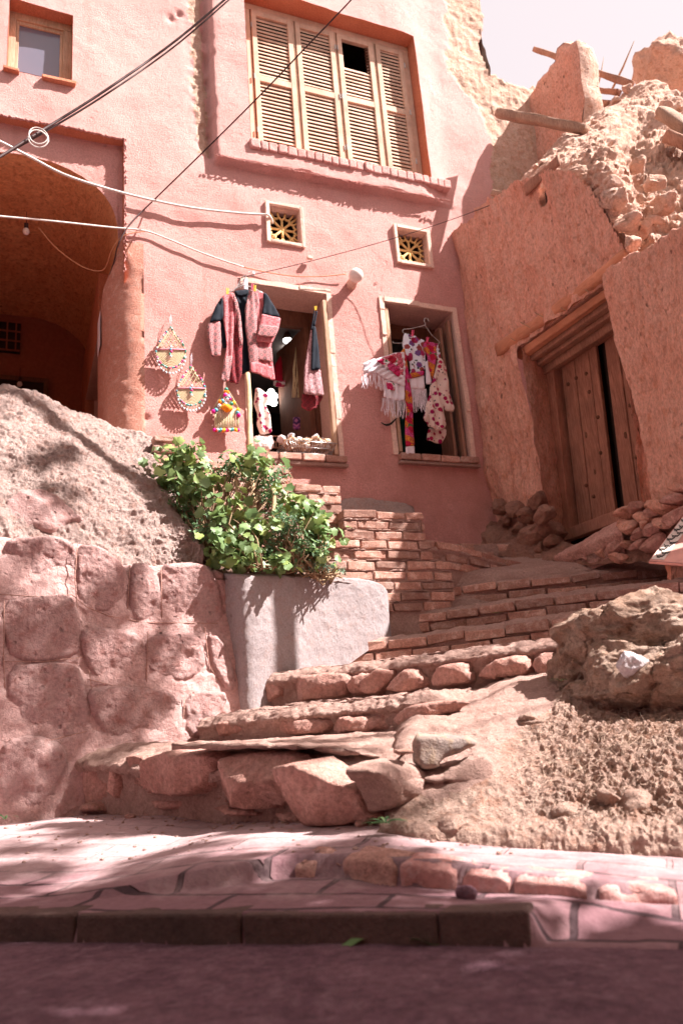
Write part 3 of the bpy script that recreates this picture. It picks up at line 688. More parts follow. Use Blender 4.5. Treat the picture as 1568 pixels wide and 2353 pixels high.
# stone vents with star lattices
def star(name, R):
    a, b, c, d = R; tr = MB(); w = .035
    nf = .012
    P_ = [((a-w, a), (c-w, d+w)), ((b, b+w*1.1), (c-w, d+w)), ((a, b), (d, d+w)), ((a, b), (c-w, c))]
    for (x, y) in P_: tr.pbox(H, x[0], x[1], -.02, nf+.022+rng.normal(0, .001), y[0], y[1], jit=.003)
    tr_o = tr.build('vent_surround', M['white_trim'], house, bevel=.006)
    rv = reveal('vent_reveal', (a+.002, b-.002, c+.002, d-.002), .11, M['gyp_dark'], front=.0)
    cx_, cz_ = (a+b)/2, (c+d)/2; hw, hh = (b-a)/2, (d-c)/2; g = MB(); nn_ = -.065; r = .012
    def P2(x, z): return H.w(cx_+x, nn_, cz_+z)
    def clipr(th): return min(hw/max(abs(math.cos(th)), 1e-6), hh/max(abs(math.sin(th)), 1e-6))
    for k in range(8):
        th = math.pi/4*k+math.pi/8*0; R1 = min(clipr(th), .21)
        g.tube([P2(0, 0), P2(math.cos(th)*R1, math.sin(th)*R1)] if k % 2 else [P2(0, 0), P2(math.cos(th)*.10, math.sin(th)*.10)], r, 6)
        t1 = th+math.pi/8; pm = (math.cos(t1)*.105, math.sin(t1)*.105)
        g.tube([P2(math.cos(th)*.10, math.sin(th)*.10), P2(*[q*1.0 for q in (math.cos(th+.21)*.135, math.sin(th+.21)*.135)]), P2(math.cos(t1)*.118, math.sin(t1)*.118)], r, 6)
        g.tube([P2(math.cos(t1)*.118, math.sin(t1)*.118), P2(math.cos(t1+.18)*.135, math.sin(t1+.18)*.135), P2(math.cos(th+math.pi/4)*.10, math.sin(th+math.pi/4)*.10)], r, 6)
        for q in (.21, math.pi/4-.21):
            R2 = min(clipr(th+q), .23); 
            if R2 > .14: g.tube([P2(math.cos(th+q)*.135, math.sin(th+q)*.135), P2(math.cos(th+q)*R2, math.sin(th+q)*R2)], r*.8, 6)
    g.ball(P2(0, 0), .018)
    g.build('star_lattice', M['lattice'], house, True)
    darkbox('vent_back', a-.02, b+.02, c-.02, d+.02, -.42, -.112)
M['lattice'] = plain('ochre_lattice', (.70, .47, .20), .85)
star('v1', V1); star('v2', V2)
# shop windows: surround, deep gypsum reveal, inner timber frame, brick sills
def shopwin(R, k):
    a, b, c, d = R; tr = MB(); w = .045
    for (x, y) in (((a-w, a), (c, d+w)), ((b, b+w), (c-.02, d+w)), ((a, b), (d, d+w))):
        nx = max(2, int(max(x[1]-x[0], y[1]-y[0])/.12))
        for q in range(nx):
            if (x[1]-x[0]) > (y[1]-y[0]): x0, x1, y0, y1 = x[0]+(x[1]-x[0])*q/nx, x[0]+(x[1]-x[0])*(q+1)/nx, y[0], y[1]
            else: x0, x1, y0, y1 = x[0], x[1], y[0]+(y[1]-y[0])*q/nx, y[0]+(y[1]-y[0])*(q+1)/nx
            nf = float(house_n([.5*(x0+x1)], [.5*(y0+y1)])[0])
            tr.pbox(H, x0, x1, -.03, nf+.012+rng.uniform(-.002, .002), y0, y1+rng.uniform(0, .004), jit=.0012)
    tr.build('window_surround', M['white_trim'], house)
    reveal('window_reveal', (a+.002, b-.002, c, d-.002), .34, M['gyp_dark'], 'ltr', front=-.0)
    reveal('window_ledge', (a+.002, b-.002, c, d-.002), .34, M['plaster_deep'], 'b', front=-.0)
    fr = MB(); n0, n1 = -.40, -.34
    for (x0, x1, y0, y1) in ((a, a+.05, c, d), (b-.05, b, c, d), (a+.05, b-.05, d-.16, d), (a+.05, b-.05, c, c+.05)): fr.pbox(H, x0, x1, n0, n1, y0, y1)
    fo = fr.build('inner_frame', M['wood_dark'], house, bevel=.006)
    lt = MB(); u = a-.01; nb = 4
    for q in range(nb):
        wq = (b-a+.06)/nb
        lt.pbox(H, u+wq*q+.006, u+wq*(q+1)-.006, -.12, .075+rng.normal(0, .004), c-.062, c-.004+rng.normal(0, .002), jit=.003)
    lt.build('brick_sill', M['brick'], house, bevel=.008)
    MB().pbox(H, a-.01, b+.06, -.1, .055, c-.095, c-.065, jit=.003).build('sill_bed', M['mortar'], house, bevel=.006)
shopwin(W1, 1); shopwin(W2, 2)
# open casements
cs = MB(); cs.box(H.w(W1[1]-.055, -.33, W1[2]+.03), -UH*.05, -NH*.55+UH*-.10, [0, 0, 1.38]); cs.build('casement', M['wood_dark'], house, bevel=.006)
cs = MB(); cs.box(H.w(W1[1]-.05, .035, W1[2]+.02), UH*.035, -NH*.05, [0, 0, 1.47]); cs.build('casement_edge', M['wood_pale'], house, bevel=.005)
cs = MB(); cs.box(H.w(W2[0]+.012, .005, W2[2]+.03), UH*.035, -NH*.05, [0, 0, 1.42]); cs.build('casement_edge', M['wood_pale'], house, bevel=.005)
cs = MB(); cs.box(H.w(W2[1]-.05, -.02, W2[2]+.02), UH*.03, -NH*.06, [0, 0, 1.40]); cs.box(H.w(W2[1]-.10, -.10, W2[2]+.02), UH*.03, -NH*.22, [0, 0, 1.36]); cs.build('casement', M['wood'], house, bevel=.006)
# shop room
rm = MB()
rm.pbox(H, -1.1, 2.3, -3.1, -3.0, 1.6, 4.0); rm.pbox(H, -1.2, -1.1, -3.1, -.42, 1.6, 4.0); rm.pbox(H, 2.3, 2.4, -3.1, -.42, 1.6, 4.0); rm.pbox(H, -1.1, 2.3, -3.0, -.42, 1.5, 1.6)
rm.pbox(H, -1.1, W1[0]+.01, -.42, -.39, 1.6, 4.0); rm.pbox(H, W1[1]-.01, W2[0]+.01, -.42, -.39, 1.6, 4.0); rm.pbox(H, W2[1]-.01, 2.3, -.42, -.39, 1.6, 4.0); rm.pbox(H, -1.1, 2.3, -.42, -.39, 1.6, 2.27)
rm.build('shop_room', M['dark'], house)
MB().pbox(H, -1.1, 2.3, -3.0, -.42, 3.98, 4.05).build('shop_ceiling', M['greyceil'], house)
# recess above the passage, and its arch
def archz(u):
    c = np.clip(np.abs(u+2.25)/.76, 0, 1); return 4.03+.76*np.power(np.maximum(1-c*c, 0), .32)
ua = np.linspace(-3.4, -1.455, 90); G = []
ins = np.abs(ua+2.25) < .76
zlo = np.where(ins, archz(ua), 3.6)
for t_ in np.linspace(0, 1, 40):
    z = zlo+(5.07-zlo)*t_; P = np.stack([ua, z, 0*ua], 1); G.append(H.wv(ua, -.085+.008*fbm(P, .2, 4, 51)+.002*fbm(P, .04, 3, 52), z))
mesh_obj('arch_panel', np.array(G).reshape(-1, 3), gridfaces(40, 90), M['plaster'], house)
t_ = np.linspace(3.7, REC[3], 60); nf = house_n(0*t_+REC[1], t_); G = [H.wv(REC[1]+.006*fbm(np.stack([0*t_, t_, 0*t_+k], 1), .1, 3, 2), nf*(1-k/4)-.095*k/4, t_) for k in range(5)]
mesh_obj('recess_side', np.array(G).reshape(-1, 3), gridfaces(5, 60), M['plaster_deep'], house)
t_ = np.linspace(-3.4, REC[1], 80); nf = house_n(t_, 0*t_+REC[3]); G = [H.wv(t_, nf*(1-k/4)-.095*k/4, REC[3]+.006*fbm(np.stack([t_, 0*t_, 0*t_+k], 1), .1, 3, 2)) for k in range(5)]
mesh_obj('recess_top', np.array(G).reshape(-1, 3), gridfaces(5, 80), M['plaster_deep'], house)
# ragged drip edge over the recess
mb = MB(); 
for u in np.arange(-3.3, REC[1]+.02, .018):
    z = REC[3]+rng.uniform(-.006, .008); V_, F_ = rock_vf(H.w(u, float(house_n([u], [z])[0])+.004, z), (.014, .012, rng.uniform(.003, .009)), int(rng.integers(1e6)), 2, .2, 8); mb.add(V_, F_)
for z in np.arange(3.75, REC[3], .02):
    if rng.random() < .75:
        u = REC[1]+rng.uniform(-.004, .02); V_, F_ = rock_vf(H.w(u, float(house_n([u], [z])[0])+.002, z), (.006, .010, rng.uniform(.008, .014)), int(rng.integers(1e6)), 2, .2, 8); mb.add(V_, F_)
for u in np.arange(PU0, 1.72, .02):
    z = PZ0+.02*(u+.6)/2.4+.004; V_, F_ = rock_vf(H.w(u, .085+rng.uniform(-.01, .004), z+rng.uniform(-.004, .006)), (.014, .010, rng.uniform(.003, .007)), int(rng.integers(1e6)), 2, .2, 8); mb.add(V_, F_)
mb.build('ragged_edge', M['plaster'], house, True)
# vault
tt = np.linspace(0.02, math.pi-.02, 60); uu_ = -2.25+.76*np.cos(tt); zz_ = archz(uu_); uu_[0] = -1.49; uu_[-1] = -3.01; zz_[0] = zz_[-1] = 3.85
G = []
for q in np.linspace(0, 1, 60):
    n_ = -.085-2.64*q; P = np.stack([uu_, 0*uu_+n_, zz_], 1)
    G.append(H.wv(uu_, 0*uu_+n_, zz_+.012*fbm(P, .10, 4, 61)+.006*np.sin(n_*90+2*fbm(P, .3, 2, 7))*.5))
mesh_obj('vault', np.array(G).reshape(-1, 3), gridfaces(60, 60), M['vault'], house)
# rounded corner and inner side wall, with the pale doorway
def hside(x, y, u):
    Q = P0+UH*u; v = ray(x, y); k = np.dot(Q, UH)/np.dot(v, UH); P = v*k; return float(np.dot(P-P0, NH)), float(P[2])
zr = np.arange(1.9, 4.14, .02); G = []
for z in zr:
    f = smooth(3.70, 4.08, z); u0 = -1.30-.155*f; ui = -1.59+.10*f; r = u0-ui
    row = [(-1.30+(u0+1.30)*k/6, 0) for k in range(6)]
    row += [(u0-r*math.sin(w), -r*(1-math.cos(w))*1.15) for w in np.linspace(0, math.pi/2, 16)]
    nl = row[-1][1]; row += [(ui, nl-k) for k in np.linspace(.02, .42, 8)]
    A = np.array(row); P = np.stack([A[:, 0], A[:, 1], 0*A[:, 0]+z], 1); dn = .012*fbm(P, .3, 4, 71)+.003*fbm(P, .05, 3, 72)
    wgt = np.clip(np.arange(len(A))/6, 0, 1); hn = house_n(A[:, 0]*0-1.30, 0*A[:, 0]+z)
    G.append(H.wv(A[:, 0]-dn*wgt, A[:, 1]+hn*(1-wgt)+dn*wgt*.5, 0*A[:, 0]+z))
M['corner'] = mud('bounce_red_corner_plaster', (.58, .25, .18), (.67, .34, .26), (.70, .42, .34), big=2.2, fine=70, bd=.011, grit=.006, md=.006)  # redder copy of the wall plaster, warm bounce light put into its colour
mesh_obj('rounded_corner', np.array(G).reshape(-1, 3), gridfaces(len(zr), 30), M['corner'], house)
nj = hside(194, 900, -1.59)[0]; nj = float(np.clip(nj, -2.2, -.9))
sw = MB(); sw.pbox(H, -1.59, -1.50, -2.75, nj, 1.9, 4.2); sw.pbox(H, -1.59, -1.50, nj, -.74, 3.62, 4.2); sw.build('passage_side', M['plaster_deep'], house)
sw = MB(); sw.pbox(H, -1.585, -1.22, nj-.03, nj, 1.9, 3.62); sw.pbox(H, -1.585, -1.22, nj, -.74, 3.60, 3.63); sw.build('door_reveal', M['gyp_dark'], house)
MB().pbox(H, -1.42, -1.36, nj, -.3, 1.9, 3.6).build('side_door', M['wood_dark'], house)
ps = MB(); ps.pbox(H, -3.4, -1.2, -2.8, -2.72, 1.8, 5.0); ps.pbox(H, -3.06, -3.0, -2.75, -.125, 1.8, 4.4); ps.pbox(H, -3.3, -1.2, -2.8, .0, 1.85, 1.95)
ps.build('passage_back', M['darkwall'], house)
bw = MB()
for (x, y) in ((0, 40), (50, 90)): pass
p0_ = H.px(0, 742, -2.7); p1_ = H.px(46, 812, -2.7); p2_ = H.px(100, 885, -2.7); p3_ = H.px(0, 885, -2.7)
bw.pbox(H, p0_[0]-.2, p1_[0], -2.72, -2.66, p1_[1], p0_[1]); wo_ = bw.build('passage_window', M['dark'], house)
g = MB()
for q in range(5): g.pbox(H, p0_[0]-.2+q*.09, p0_[0]-.185+q*.09, -2.66, -2.64, p1_[1], p0_[1])
for q in range(4): g.pbox(H, p0_[0]-.2, p1_[0], -2.662, -2.645, p1_[1]+q*(p0_[1]-p1_[1])/3, p1_[1]+.015+q*(p0_[1]-p1_[1])/3)
g.build('glazing_bars', M['darkwall'], wo_)
dr = MB(); dr.pbox(H, p3_[0]-.5, p2_[0], -2.72, -2.64, 1.9, p2_[1]); dr.build('passage_door', M['dark'], house)
MB().pbox(H, p2_[0], p2_[0]+.05, -2.72, -2.62, 1.9, p2_[1]+.05).pbox(H, p3_[0]-.5, p2_[0], -2.72, -2.62, p2_[1], p2_[1]+.05).build('door_frame', M['wood_dark'], house)
# closing the house above and behind
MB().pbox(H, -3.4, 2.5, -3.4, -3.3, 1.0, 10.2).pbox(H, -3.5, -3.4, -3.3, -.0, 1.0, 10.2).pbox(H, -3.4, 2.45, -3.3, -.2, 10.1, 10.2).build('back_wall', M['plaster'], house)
# broken stub of wall carrying on behind the ruin
uf = np.linspace(2.44, 4.2, 130); top = np.interp(uf, [2.4, 2.6, 2.85, 3.12, 3.4, 4.2], [6.95, 6.98, 6.93, 6.98, 6.6, 6.3]); G = []
for t_ in np.linspace(0, 1, 180):
    z = 4.0+(top+.05*fbm(np.stack([uf, 0*uf, 0*uf], 1), .15, 4, 81)-4.0)*t_; P = np.stack([uf, z, 0*uf], 1)
    G.append(H.wv(uf, -.03+.03*fbm(P, .4, 3, 82)+.016*ridge(P, .09, 4, 83), z))
for k in range(1, 8): G.append(H.wv(uf, -.03-.05*k+0*uf, z+.02*fbm(np.stack([uf, 0*uf+k, 0*uf], 1), .1, 3, 5)))
rw_ = mesh_obj('broken_wall', np.array(G).reshape(-1, 3), gridfaces(len(G), 130), M['adobe_pale'], loc=H.w(3.1, 0, 4)); tag(rw_, 'cream crumbling mud wall stub between the pink house and the adobe ruin', 'wall')
# ================================================================ RUINED ADOBE WALL
ruin = thing('ruined_adobe_wall', RW.w(1.2, 0, 1.0), 'crumbling orange adobe wall with an old plank door at the right', 'ruin')
def ruin_n(s, z):
    P = np.stack([s, z, 0*s], 1)
    return .03*fbm(P, .6, 3, 101)+.035*ridge(P*np.array([1, .14, 1]), .30, 3, 109)*smooth(1.5, 3.5, z)+.026*fbm(P*np.array([1, .35, 1]), .11, 4, 102)+.020*ridge(P*np.array([1, .25, 1]), .10, 3, 108)+.008*fbm(P*np.array([1, .5, 1]), .035, 3, 103)-.02*smooth(.1, .0, s)+.03*np.exp(-((s-.30)/.05)**2)*smooth(2.5, 4, z)*0
D0, D1, DZ0, DZ1 = .70, 1.85, 1.25, 3.13
def rtop(s): return np.interp(s, [0, .15, .26, .52, .75, .93, 1.15, 1.4, 1.62, 1.78, 1.95, 2.1], [4.75, 4.74, 4.66, 4.70, 4.63, 4.62, 4.52, 4.4, 4.25, 3.9, 3.3, 3.1])
ss = np.unique(np.round(np.concatenate([np.arange(-.12, 2.12, .018), [D0, D1]]), 4)); rz = np.unique(np.round(np.concatenate([np.arange(.9, 4.9, .018), [DZ1]]), 4))
Sg, Zr = np.meshgrid(ss, rz); s_, z_ = Sg.ravel(), Zr.ravel(); V = RW.wv(s_, ruin_n(s_, z_), z_)
Sc, Zc = np.meshgrid((ss[:-1]+ss[1:])/2, (rz[:-1]+rz[1:])/2)
PP = np.stack([Sc.ravel(), Zc.ravel(), 0*Sc.ravel()], 1)
kp = Zc < rtop(Sc)+.03*fbm(PP, .12, 4, 104).reshape(Sc.shape)
topd = DZ1-.0*(Sc-D0); kp &= ~((Sc > D0+.02*fbm(PP, .2, 3, 105).reshape(Sc.shape)-.10*smooth(1.9, 1.4, Zc)) & (Sc < D1) & (Zc < topd))
hs, hz = RW.px(1247, 452); kp &= ~(((Sc-hs)/.075)**2+((Zc-hz)/.10)**2 < 1+.4*fbm(PP, .05, 2, 3).reshape(Sc.shape))
F = [f for f, k in zip(gridfaces(len(rz), len(ss)), kp.ravel()) if k]
if np.dot(np.cross(RW.e, [0, 0, 1.0]), RW.n) < 0: F = [f[::-1] for f in F]
mesh_obj('wall', V, F, M['adobe'], ruin)
def pts(rows): return [[P_ if not isinstance(P_, tuple) else None for P_ in r] for r in rows]
def rwp(x, y, n): s, z = RW.px(x, y, n); return RW.w(s, n, z)
# the broken upper mass, leaning back
G = [[rwp(1172, 520, -.06), rwp(1235, 500, -.06), rwp(1290, 470, -.06), rwp(1350, 450, -.04), rwp(1405, 500, -.05), rwp(1440, 600, -.12), rwp(1475, 640, -.30), rwp(1530, 620, -.35), rwp(1600, 590, -.4), rwp(1720, 560, -.5)],
     [rwp(1175, 475, -.08), rwp(1238, 440, -.10), rwp(1290, 400, -.14), rwp(1348, 385, -.10), rwp(1410, 410, -.06), rwp(1450, 500, -.30), rwp(1490, 540, -.40), rwp(1545, 520, -.5), rwp(1610, 480, -.6), rwp(1720, 450, -.8)],
     [rwp(1178, 450, -.12), rwp(1240, 400, -.26), rwp(1292, 355, -.42), rwp(1345, 330, -.55), rwp(1408, 345, -.5), rwp(1460, 410, -.62), rwp(1500, 440, -.62), rwp(1550, 420, -.8), rwp(1620, 380, -1.0), rwp(1720, 350, -1.2)],
     [rwp(1181, 436, -.16), rwp(1243, 376, -.40), rwp(1294, 325, -.70), rwp(1345, 300, -.95), rwp(1402, 275, -1.1), rwp(1460, 290, -1.25), rwp(1510, 300, -1.3), rwp(1560, 300, -1.5), rwp(1630, 280, -1.7), rwp(1720, 250, -1.8)],
     [rwp(1184, 428, -.22), rwp(1246, 366, -.50), rwp(1296, 314, -.85), rwp(1348, 283, -1.15), rwp(1402, 235, -1.45), rwp(1460, 200, -1.65), rwp(1500, 196, -1.75), rwp(1560, 215, -1.9), rwp(1630, 200, -2.1), rwp(1720, 170, -2.3)],
     [rwp(1186, 432, -.40), rwp(1248, 372, -.70), rwp(1298, 322, -1.05), rwp(1352, 290, -1.35), rwp(1408, 245, -1.65), rwp(1464, 212, -1.9), rwp(1504, 206, -2.0), rwp(1564, 225, -2.1), rwp(1634, 212, -2.3), rwp(1720, 190, -2.5)]]
def dsp_ruin(V, N_):
    f1, f2, ci = worley(V, .16, 5)
    lump = .055*(1-np.clip(f1/.75, 0, 1)**2)*(ci > .35)
    amt = smooth(1.15, 1.7, (V-C0)@RW.e)
    g1, g2, gi = worley(V+.02*fbm(V, .05, 2, 3)[:, None], .065, 15); l2 = .026*(1-np.clip(g1/.7, 0, 1)**2)*(gi > .3)
    return .035*fbm(V, .35, 3, 111)+.014*fbm(V, .09, 4, 112)+.009*ridge(V, .03, 3, 113)+lump*(.25+.9*amt)+l2*(.3+.9*amt)-.03*amt*ridge(V, .15, 3, 114)
patch('broken_top', G, 240, 400, dsp_ruin, M['adobe_rub'], ruin, skirt=(.35, .5, -.6))
# lit crust: loose broken lumps on the crown
loose = [(1405, 425, -.02, .10), (1425, 455, -.0, .11), (1440, 510, -.0, .11), (1448, 560, .0, .09), (1478, 525, -.15, .09), (1500, 505, -.2, .07), (1395, 395, -.05, .08), (1500, 420, -.4, .10), (1468, 380, -.5, .10), (1530, 470, -.3, .11), (1510, 600, -.05, .12), (1545, 570, 0, .12), (1385, 300, -.9, .07), (1440, 205, -1.6, .09), (1415, 232, -1.45, .08), (1490, 200, -1.7, .09), (1525, 250, -1.4, .1), (1330, 300, -.9, .06), (1365, 285, -1.0, .05), (1245, 372, -.35, .06), (1230, 385, -.3, .05)]
r_ = np.random.default_rng(44)
for k in range(46):
    q = r_.uniform(0, 1); x = 1385+q*185+r_.normal(0, 8); y = r_.uniform(220+max(0, 60-q*80), 590); loose.append((x, y, float(np.interp(y, [200, 300, 420, 560, 620], [-1.7, -1.15, -.55, -.2, -.05]))-.25*q, float(r_.uniform(.025, .06))))
for i, (x, y, n, r) in enumerate(loose):
    r = r*(.78 if i < 21 else .9)
    V_, F_ = rock_vf([0, 0, 0], (r, r*.8, r*.85), 300+i, 4, .10, 11, i*1.3); c = rwp(x, y, n-.02)
    V_ = V_+c; V_ = V_+(V_-c)/r*(.006*fbm(V_, .03, 3, 4)+.015*fbm(V_, .09, 3, i))[:, None]
    mesh_obj('broken_lump', V_, F_, M['adobe_rub'], ruin)
# the nearer, thicker section right of the door
G = []
zt = lambda s: 3.10-.12*np.clip((s-1.9), 0, 2)+.0
for t_ in np.linspace(0, 1, 7):
    row = []
    for s in np.linspace(1.85, 2.87, 8): row.append(RW.w(s+.03*math.sin(t_*5)*(1 if s < 1.9 else 0)+(.06*(1-t_) if s < 1.9 else 0), .12, .7+(zt(s)-.7)*t_))
    G.append(row)
top = [[RW.w(s, .05, zt(s)+.03) for s in np.linspace(1.85, 2.87, 8)], [RW.w(s, -.25, zt(s)+.05) for s in np.linspace(1.85, 2.87, 8)], [RW.w(s, -.5, zt(s)-.1) for s in np.linspace(1.85, 2.87, 8)]]
dsp_sec = lambda V, N_: .03*fbm(V, .5, 3, 121)+.014*fbm(V*np.array([1, 1, .4]), .10, 4, 122)+.030*ridge(V*np.array([1, 1, .16]), .28, 3, 125)+.012*ridge(V*np.array([1, 1, .35]), .11, 3, 124)+.008*fbm(V, .032, 3, 123)
patch('near_section', G+top, 190, 120, dsp_sec, M['adobe'], ruin, face=(-2, 1, 3))
G = [[RW.w(1.86+.03*math.sin(z*3), .12-.12*k, z) for k in range(5)] for z in np.linspace(.8, 3.1, 12)]
patch('section_edge', G, 120, 24, dsp_sec, M['adobe'], ruin, face=(0, 6, 2))
# near end of the wall
G = [[RW.w(2.85, .12-.16*k, z) for k in range(5)] for z in np.linspace(.2, 2.95, 10)]
patch('wall_end', G, 80, 24, dsp_sec, M['adobe'], ruin, face=(4, 0, 2))
SHR_ = .075
# doorway reveal
G = [[RW.w(D0-.0-.10*float(smooth(1.9, 1.4, z))*(1-k/4)-.16*k/4+SHR_*(z-2.1)*k/4, -.0-.105*k, z) for k in range(5)] for z in np.linspace(.95, 3.2, 14)]
patch('door_reveal', G, 110, 24, lambda V, N_: .02*fbm(V, .25, 4, 131)+.008*fbm(V, .06, 3, 132), M['adobe'], ruin, face=RW.w(2.2, 0, 2))
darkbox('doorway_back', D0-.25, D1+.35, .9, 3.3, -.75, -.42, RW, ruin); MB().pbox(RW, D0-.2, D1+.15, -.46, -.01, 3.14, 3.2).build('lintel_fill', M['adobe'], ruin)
# tower-like remnant behind
twn = -1.25
tw = [(1150, 430), (1165, 340), (1186, 300), (1200, 262), (1215, 225), (1228, 185), (1246, 165), (1262, 140), (1276, 108), (1292, 97), (1312, 94), (1328, 104), (1330, 200), (1332, 330), (1300, 420)]
P = [RW.px(x, y, twn) for x, y in tw]; V2_, F2_, d2 = fill2d(roundpoly(P, 1, .022, 4), .03); t = np.clip(d2/.05, 0, 1)
rock_ = thing('tower_remnant', RW.w(.9, twn, 4.0), 'tall tapering finger of broken adobe wall against the sky', 'ruin')
lay = []; D_ = .24
Wf = RW.wv(V2_[:, 0], twn+0*V2_[:, 0], V2_[:, 1])
nf = twn-.03*(1-t)+.02*fbm(Wf, .3, 3, 141)+.009*fbm(Wf, .06, 4, 142)
A = RW.wv(V2_[:, 0], nf, V2_[:, 1]); B = RW.wv(V2_[:, 0]-.0, nf-D_, V2_[:, 1]-.05)
if np.dot(np.cross(RW.e, [0, 0, 1.0]), RW.n) < 0: F2_ = [f[::-1] for f in F2_]
mesh_obj('front_face', A, F2_, M['adobe'], rock_); mesh_obj('back_face', B, [f[::-1] for f in F2_], M['adobe_rub'], rock_)
Q = roundpoly(P, 1, .022, 4); Q = np.array([Q[i]+(Q[(i+1) % len(Q)]-Q[i])*k/6 for i in range(len(Q)) for k in range(6)]); Q = np.concatenate([Q, Q[:1]]); rows = []
for k in range(22):
    q = k/21; W_ = RW.wv(Q[:, 0]+.03*math.sin(q*math.pi), twn-.03-D_*q+0*Q[:, 0], Q[:, 1]-.05*q+.03*math.sin(q*math.pi)); W_ = W_+(.028*fbm(W_, .12, 4, 143)+.012*fbm(W_, .04, 3, 144))[:, None]*np.array([.4, -.3, .8])*min(1, q*6)
    rows.append(W_)
mesh_obj('broken_end', np.array(rows).reshape(-1, 3), gridfaces(22, len(Q)), M['adobe_rub'], rock_)
# far knob of wall
c = rwp(1535, 178, -2.6); V_, F_ = rock_vf([0, 0, 0], (.42, .35, .34), 77, 5, .12, 12, .6); V_ = V_+c; V_ += ((V_-c)*(.10*fbm(V_, .15, 4, 3)+.05*fbm(V_, .05, 3, 5))[:, None]); o = mesh_obj('broken_knob', V_, F_, M['adobe_rub'], loc=c); tag(o, 'rounded pale knob of broken wall at the far right against the sky', 'ruin')
# beams and sticks
def beam(name, a, b, w, h, mat, label, cat='beam', group=None, parent=None, seed=1):
    a = np.array(a); b = np.array(b); t = (b-a)/np.linalg.norm(b-a); side = np.cross(t, [0, 0, 1.0]); side /= np.linalg.norm(side); up = np.cross(side, t)
    n = 26; k = 16; V_ = []; r_ = np.random.default_rng(seed)
    for i in range(n):
        q = i/(n-1)
        for j in range(k):
            th = 2*math.pi*j/k; cx_, cz_ = math.cos(th), math.sin(th); m = max(abs(cx_), abs(cz_))**.7
            V_.append(a+(b-a)*q+side*cx_/m*w+up*cz_/m*h)
    V_ = np.array(V_); ax = a+((V_-a)@t)[:, None]*t; rel = V_-ax; st = V_-((V_-a)@t)[:, None]*t*.85
    V_ = ax+rel*(1+.16*fbm(st+seed, .035, 3, seed)+.18*fbm(V_, .25, 2, seed+2))[:, None]; V_ = V_+up*(.03*np.sin(((V_-a)@t)*2.5+seed))[:, None]*w*6
    F_ = [(i*k+j, i*k+(j+1) % k, (i+1)*k+(j+1) % k, (i+1)*k+j) for i in range(n-1) for j in range(k)]+[tuple(range(k))[::-1], tuple(range((n-1)*k, n*k))]
    o = mesh_obj(name, V_, F_, mat, parent, True, None if parent else a)
    if not parent: tag(o, label, cat, group)
    return o
hb = lambda x, y, off: (lambda q: H.w(q[0], off, q[1]))(H.px(x, y, off))
beam('roof_beam', hb(1143, 261, .28), rwp(1345, 296, -.80), .05, .045, M['beam'], 'thick split grey beam jutting from the adobe towards the pink house')
beam('roof_beam', rwp(1227, 113, -1.75), rwp(1450, 192, -1.78), .032, .032, M['wood'], 'long straight beam crossing behind the tall adobe finger')
beam('roof_beam', rwp(1355, 205, -1.9), rwp(1420, 214, -1.9), .036, .034, M['wood'], 'short stub of beam in the gap right of the adobe finger, upper one')
beam('roof_beam', rwp(1355, 236, -1.7), rwp(1400, 240, -1.7), .036, .034, M['wood'], 'short stub of beam in the gap right of the adobe finger, lowest one')
beam('roof_beam', rwp(1132, 444, -.10), rwp(1182, 458, -.16), .030, .03, M['beam'], 'small flat beam end poking out at the top of the adobe corner')
beam('roof_beam', rwp(1520, 262, -1.2), rwp(1620, 330, -1.1), .075, .055, M['beam'], 'heavy broken timber sticking out at the right edge of the rubble')
beam('roof_beam', rwp(1535, 315, -1.0), rwp(1640, 360, -1.0), .05, .05, M['wood'], 'second timber under the heavy one at the right edge')
def stick(a, b, r, label):
    o = MB().tube([a, (np.array(a)+b)/2+np.array([.01, 0, 0]), b], [r*.25, r*.8, r], 6).build('stick', M['wood_pale'], smooth_=True); tag(o, label, 'stick')
stick(rwp(1456, 93, -2.0), rwp(1400, 215, -2.0), .014, 'tall thin stick leaning against the sky above the beams')
stick(rwp(1386, 130, -2.1), rwp(1368, 215, -2.1), .010, 'shorter thin stick just right of the adobe finger')
# hole with a plank over it
beam('hole_plank', rwp(1207, 437, .02), rwp(1283, 368, .02), .014, .05, M['wood'], '', parent=ruin, seed=8)
V_, F_ = rock_vf(RW.w(hs, -.16, hz), (.13, .10, .14), 5, 3, .1); mesh_obj('hole_back', V_, F_, M['dark'], ruin)
# lintels over the door
beam('lintel', rwp(1150, 806, -.015), rwp(1445, 588, .0), .05, .055, M['lintel'], '', parent=ruin, seed=3)
def rp(x, y, n): return RW.px(x, y, n)
for k, (n, z0, z1, mt) in enumerate(((-.06, 3.06, 3.13, 'lintel'), (-.14, 3.02, 3.11, 'wood'), (-.22, 2.99, 3.08, 'wood'), (-.30, 2.93, 3.05, 'wood'))):
    mb = MB(); mb.box(RW.w(D0-.10, n-.04, z0), RW.e*(D1-D0+.3), RW.n*.075, [0, 0, z1-z0], jit=.004); mb.build('lintel_plank', M[mt], ruin, bevel=.012)
door = thing('plank_door', RW.w(1.1, -.35, 1.45), 'tall old red brown plank door tilted in a mud wall, with a dark gap', 'door')
dn = -.36
SHR = .075
def dbox(mb, a, b, n0, n1, z0, z1, jit=0.0): return mb.box(RW.w(a+SHR*(z0-2.1), n0, z0), RW.e*(b-a), RW.n*(n1-n0), np.array([0, 0, z1-z0])+RW.e*SHR*(z1-z0), jit=jit)
dbox(MB(), .57, .665, dn-.04, dn+.06, 1.44, 3.02, .001).build('door_post', M['wood_red'], door, bevel=.006)
dbox(MB(), .665, 1.62, dn-.04, dn+.055, 1.44, 1.535, .001).build('threshold', M['wood_red'], door, bevel=.008)
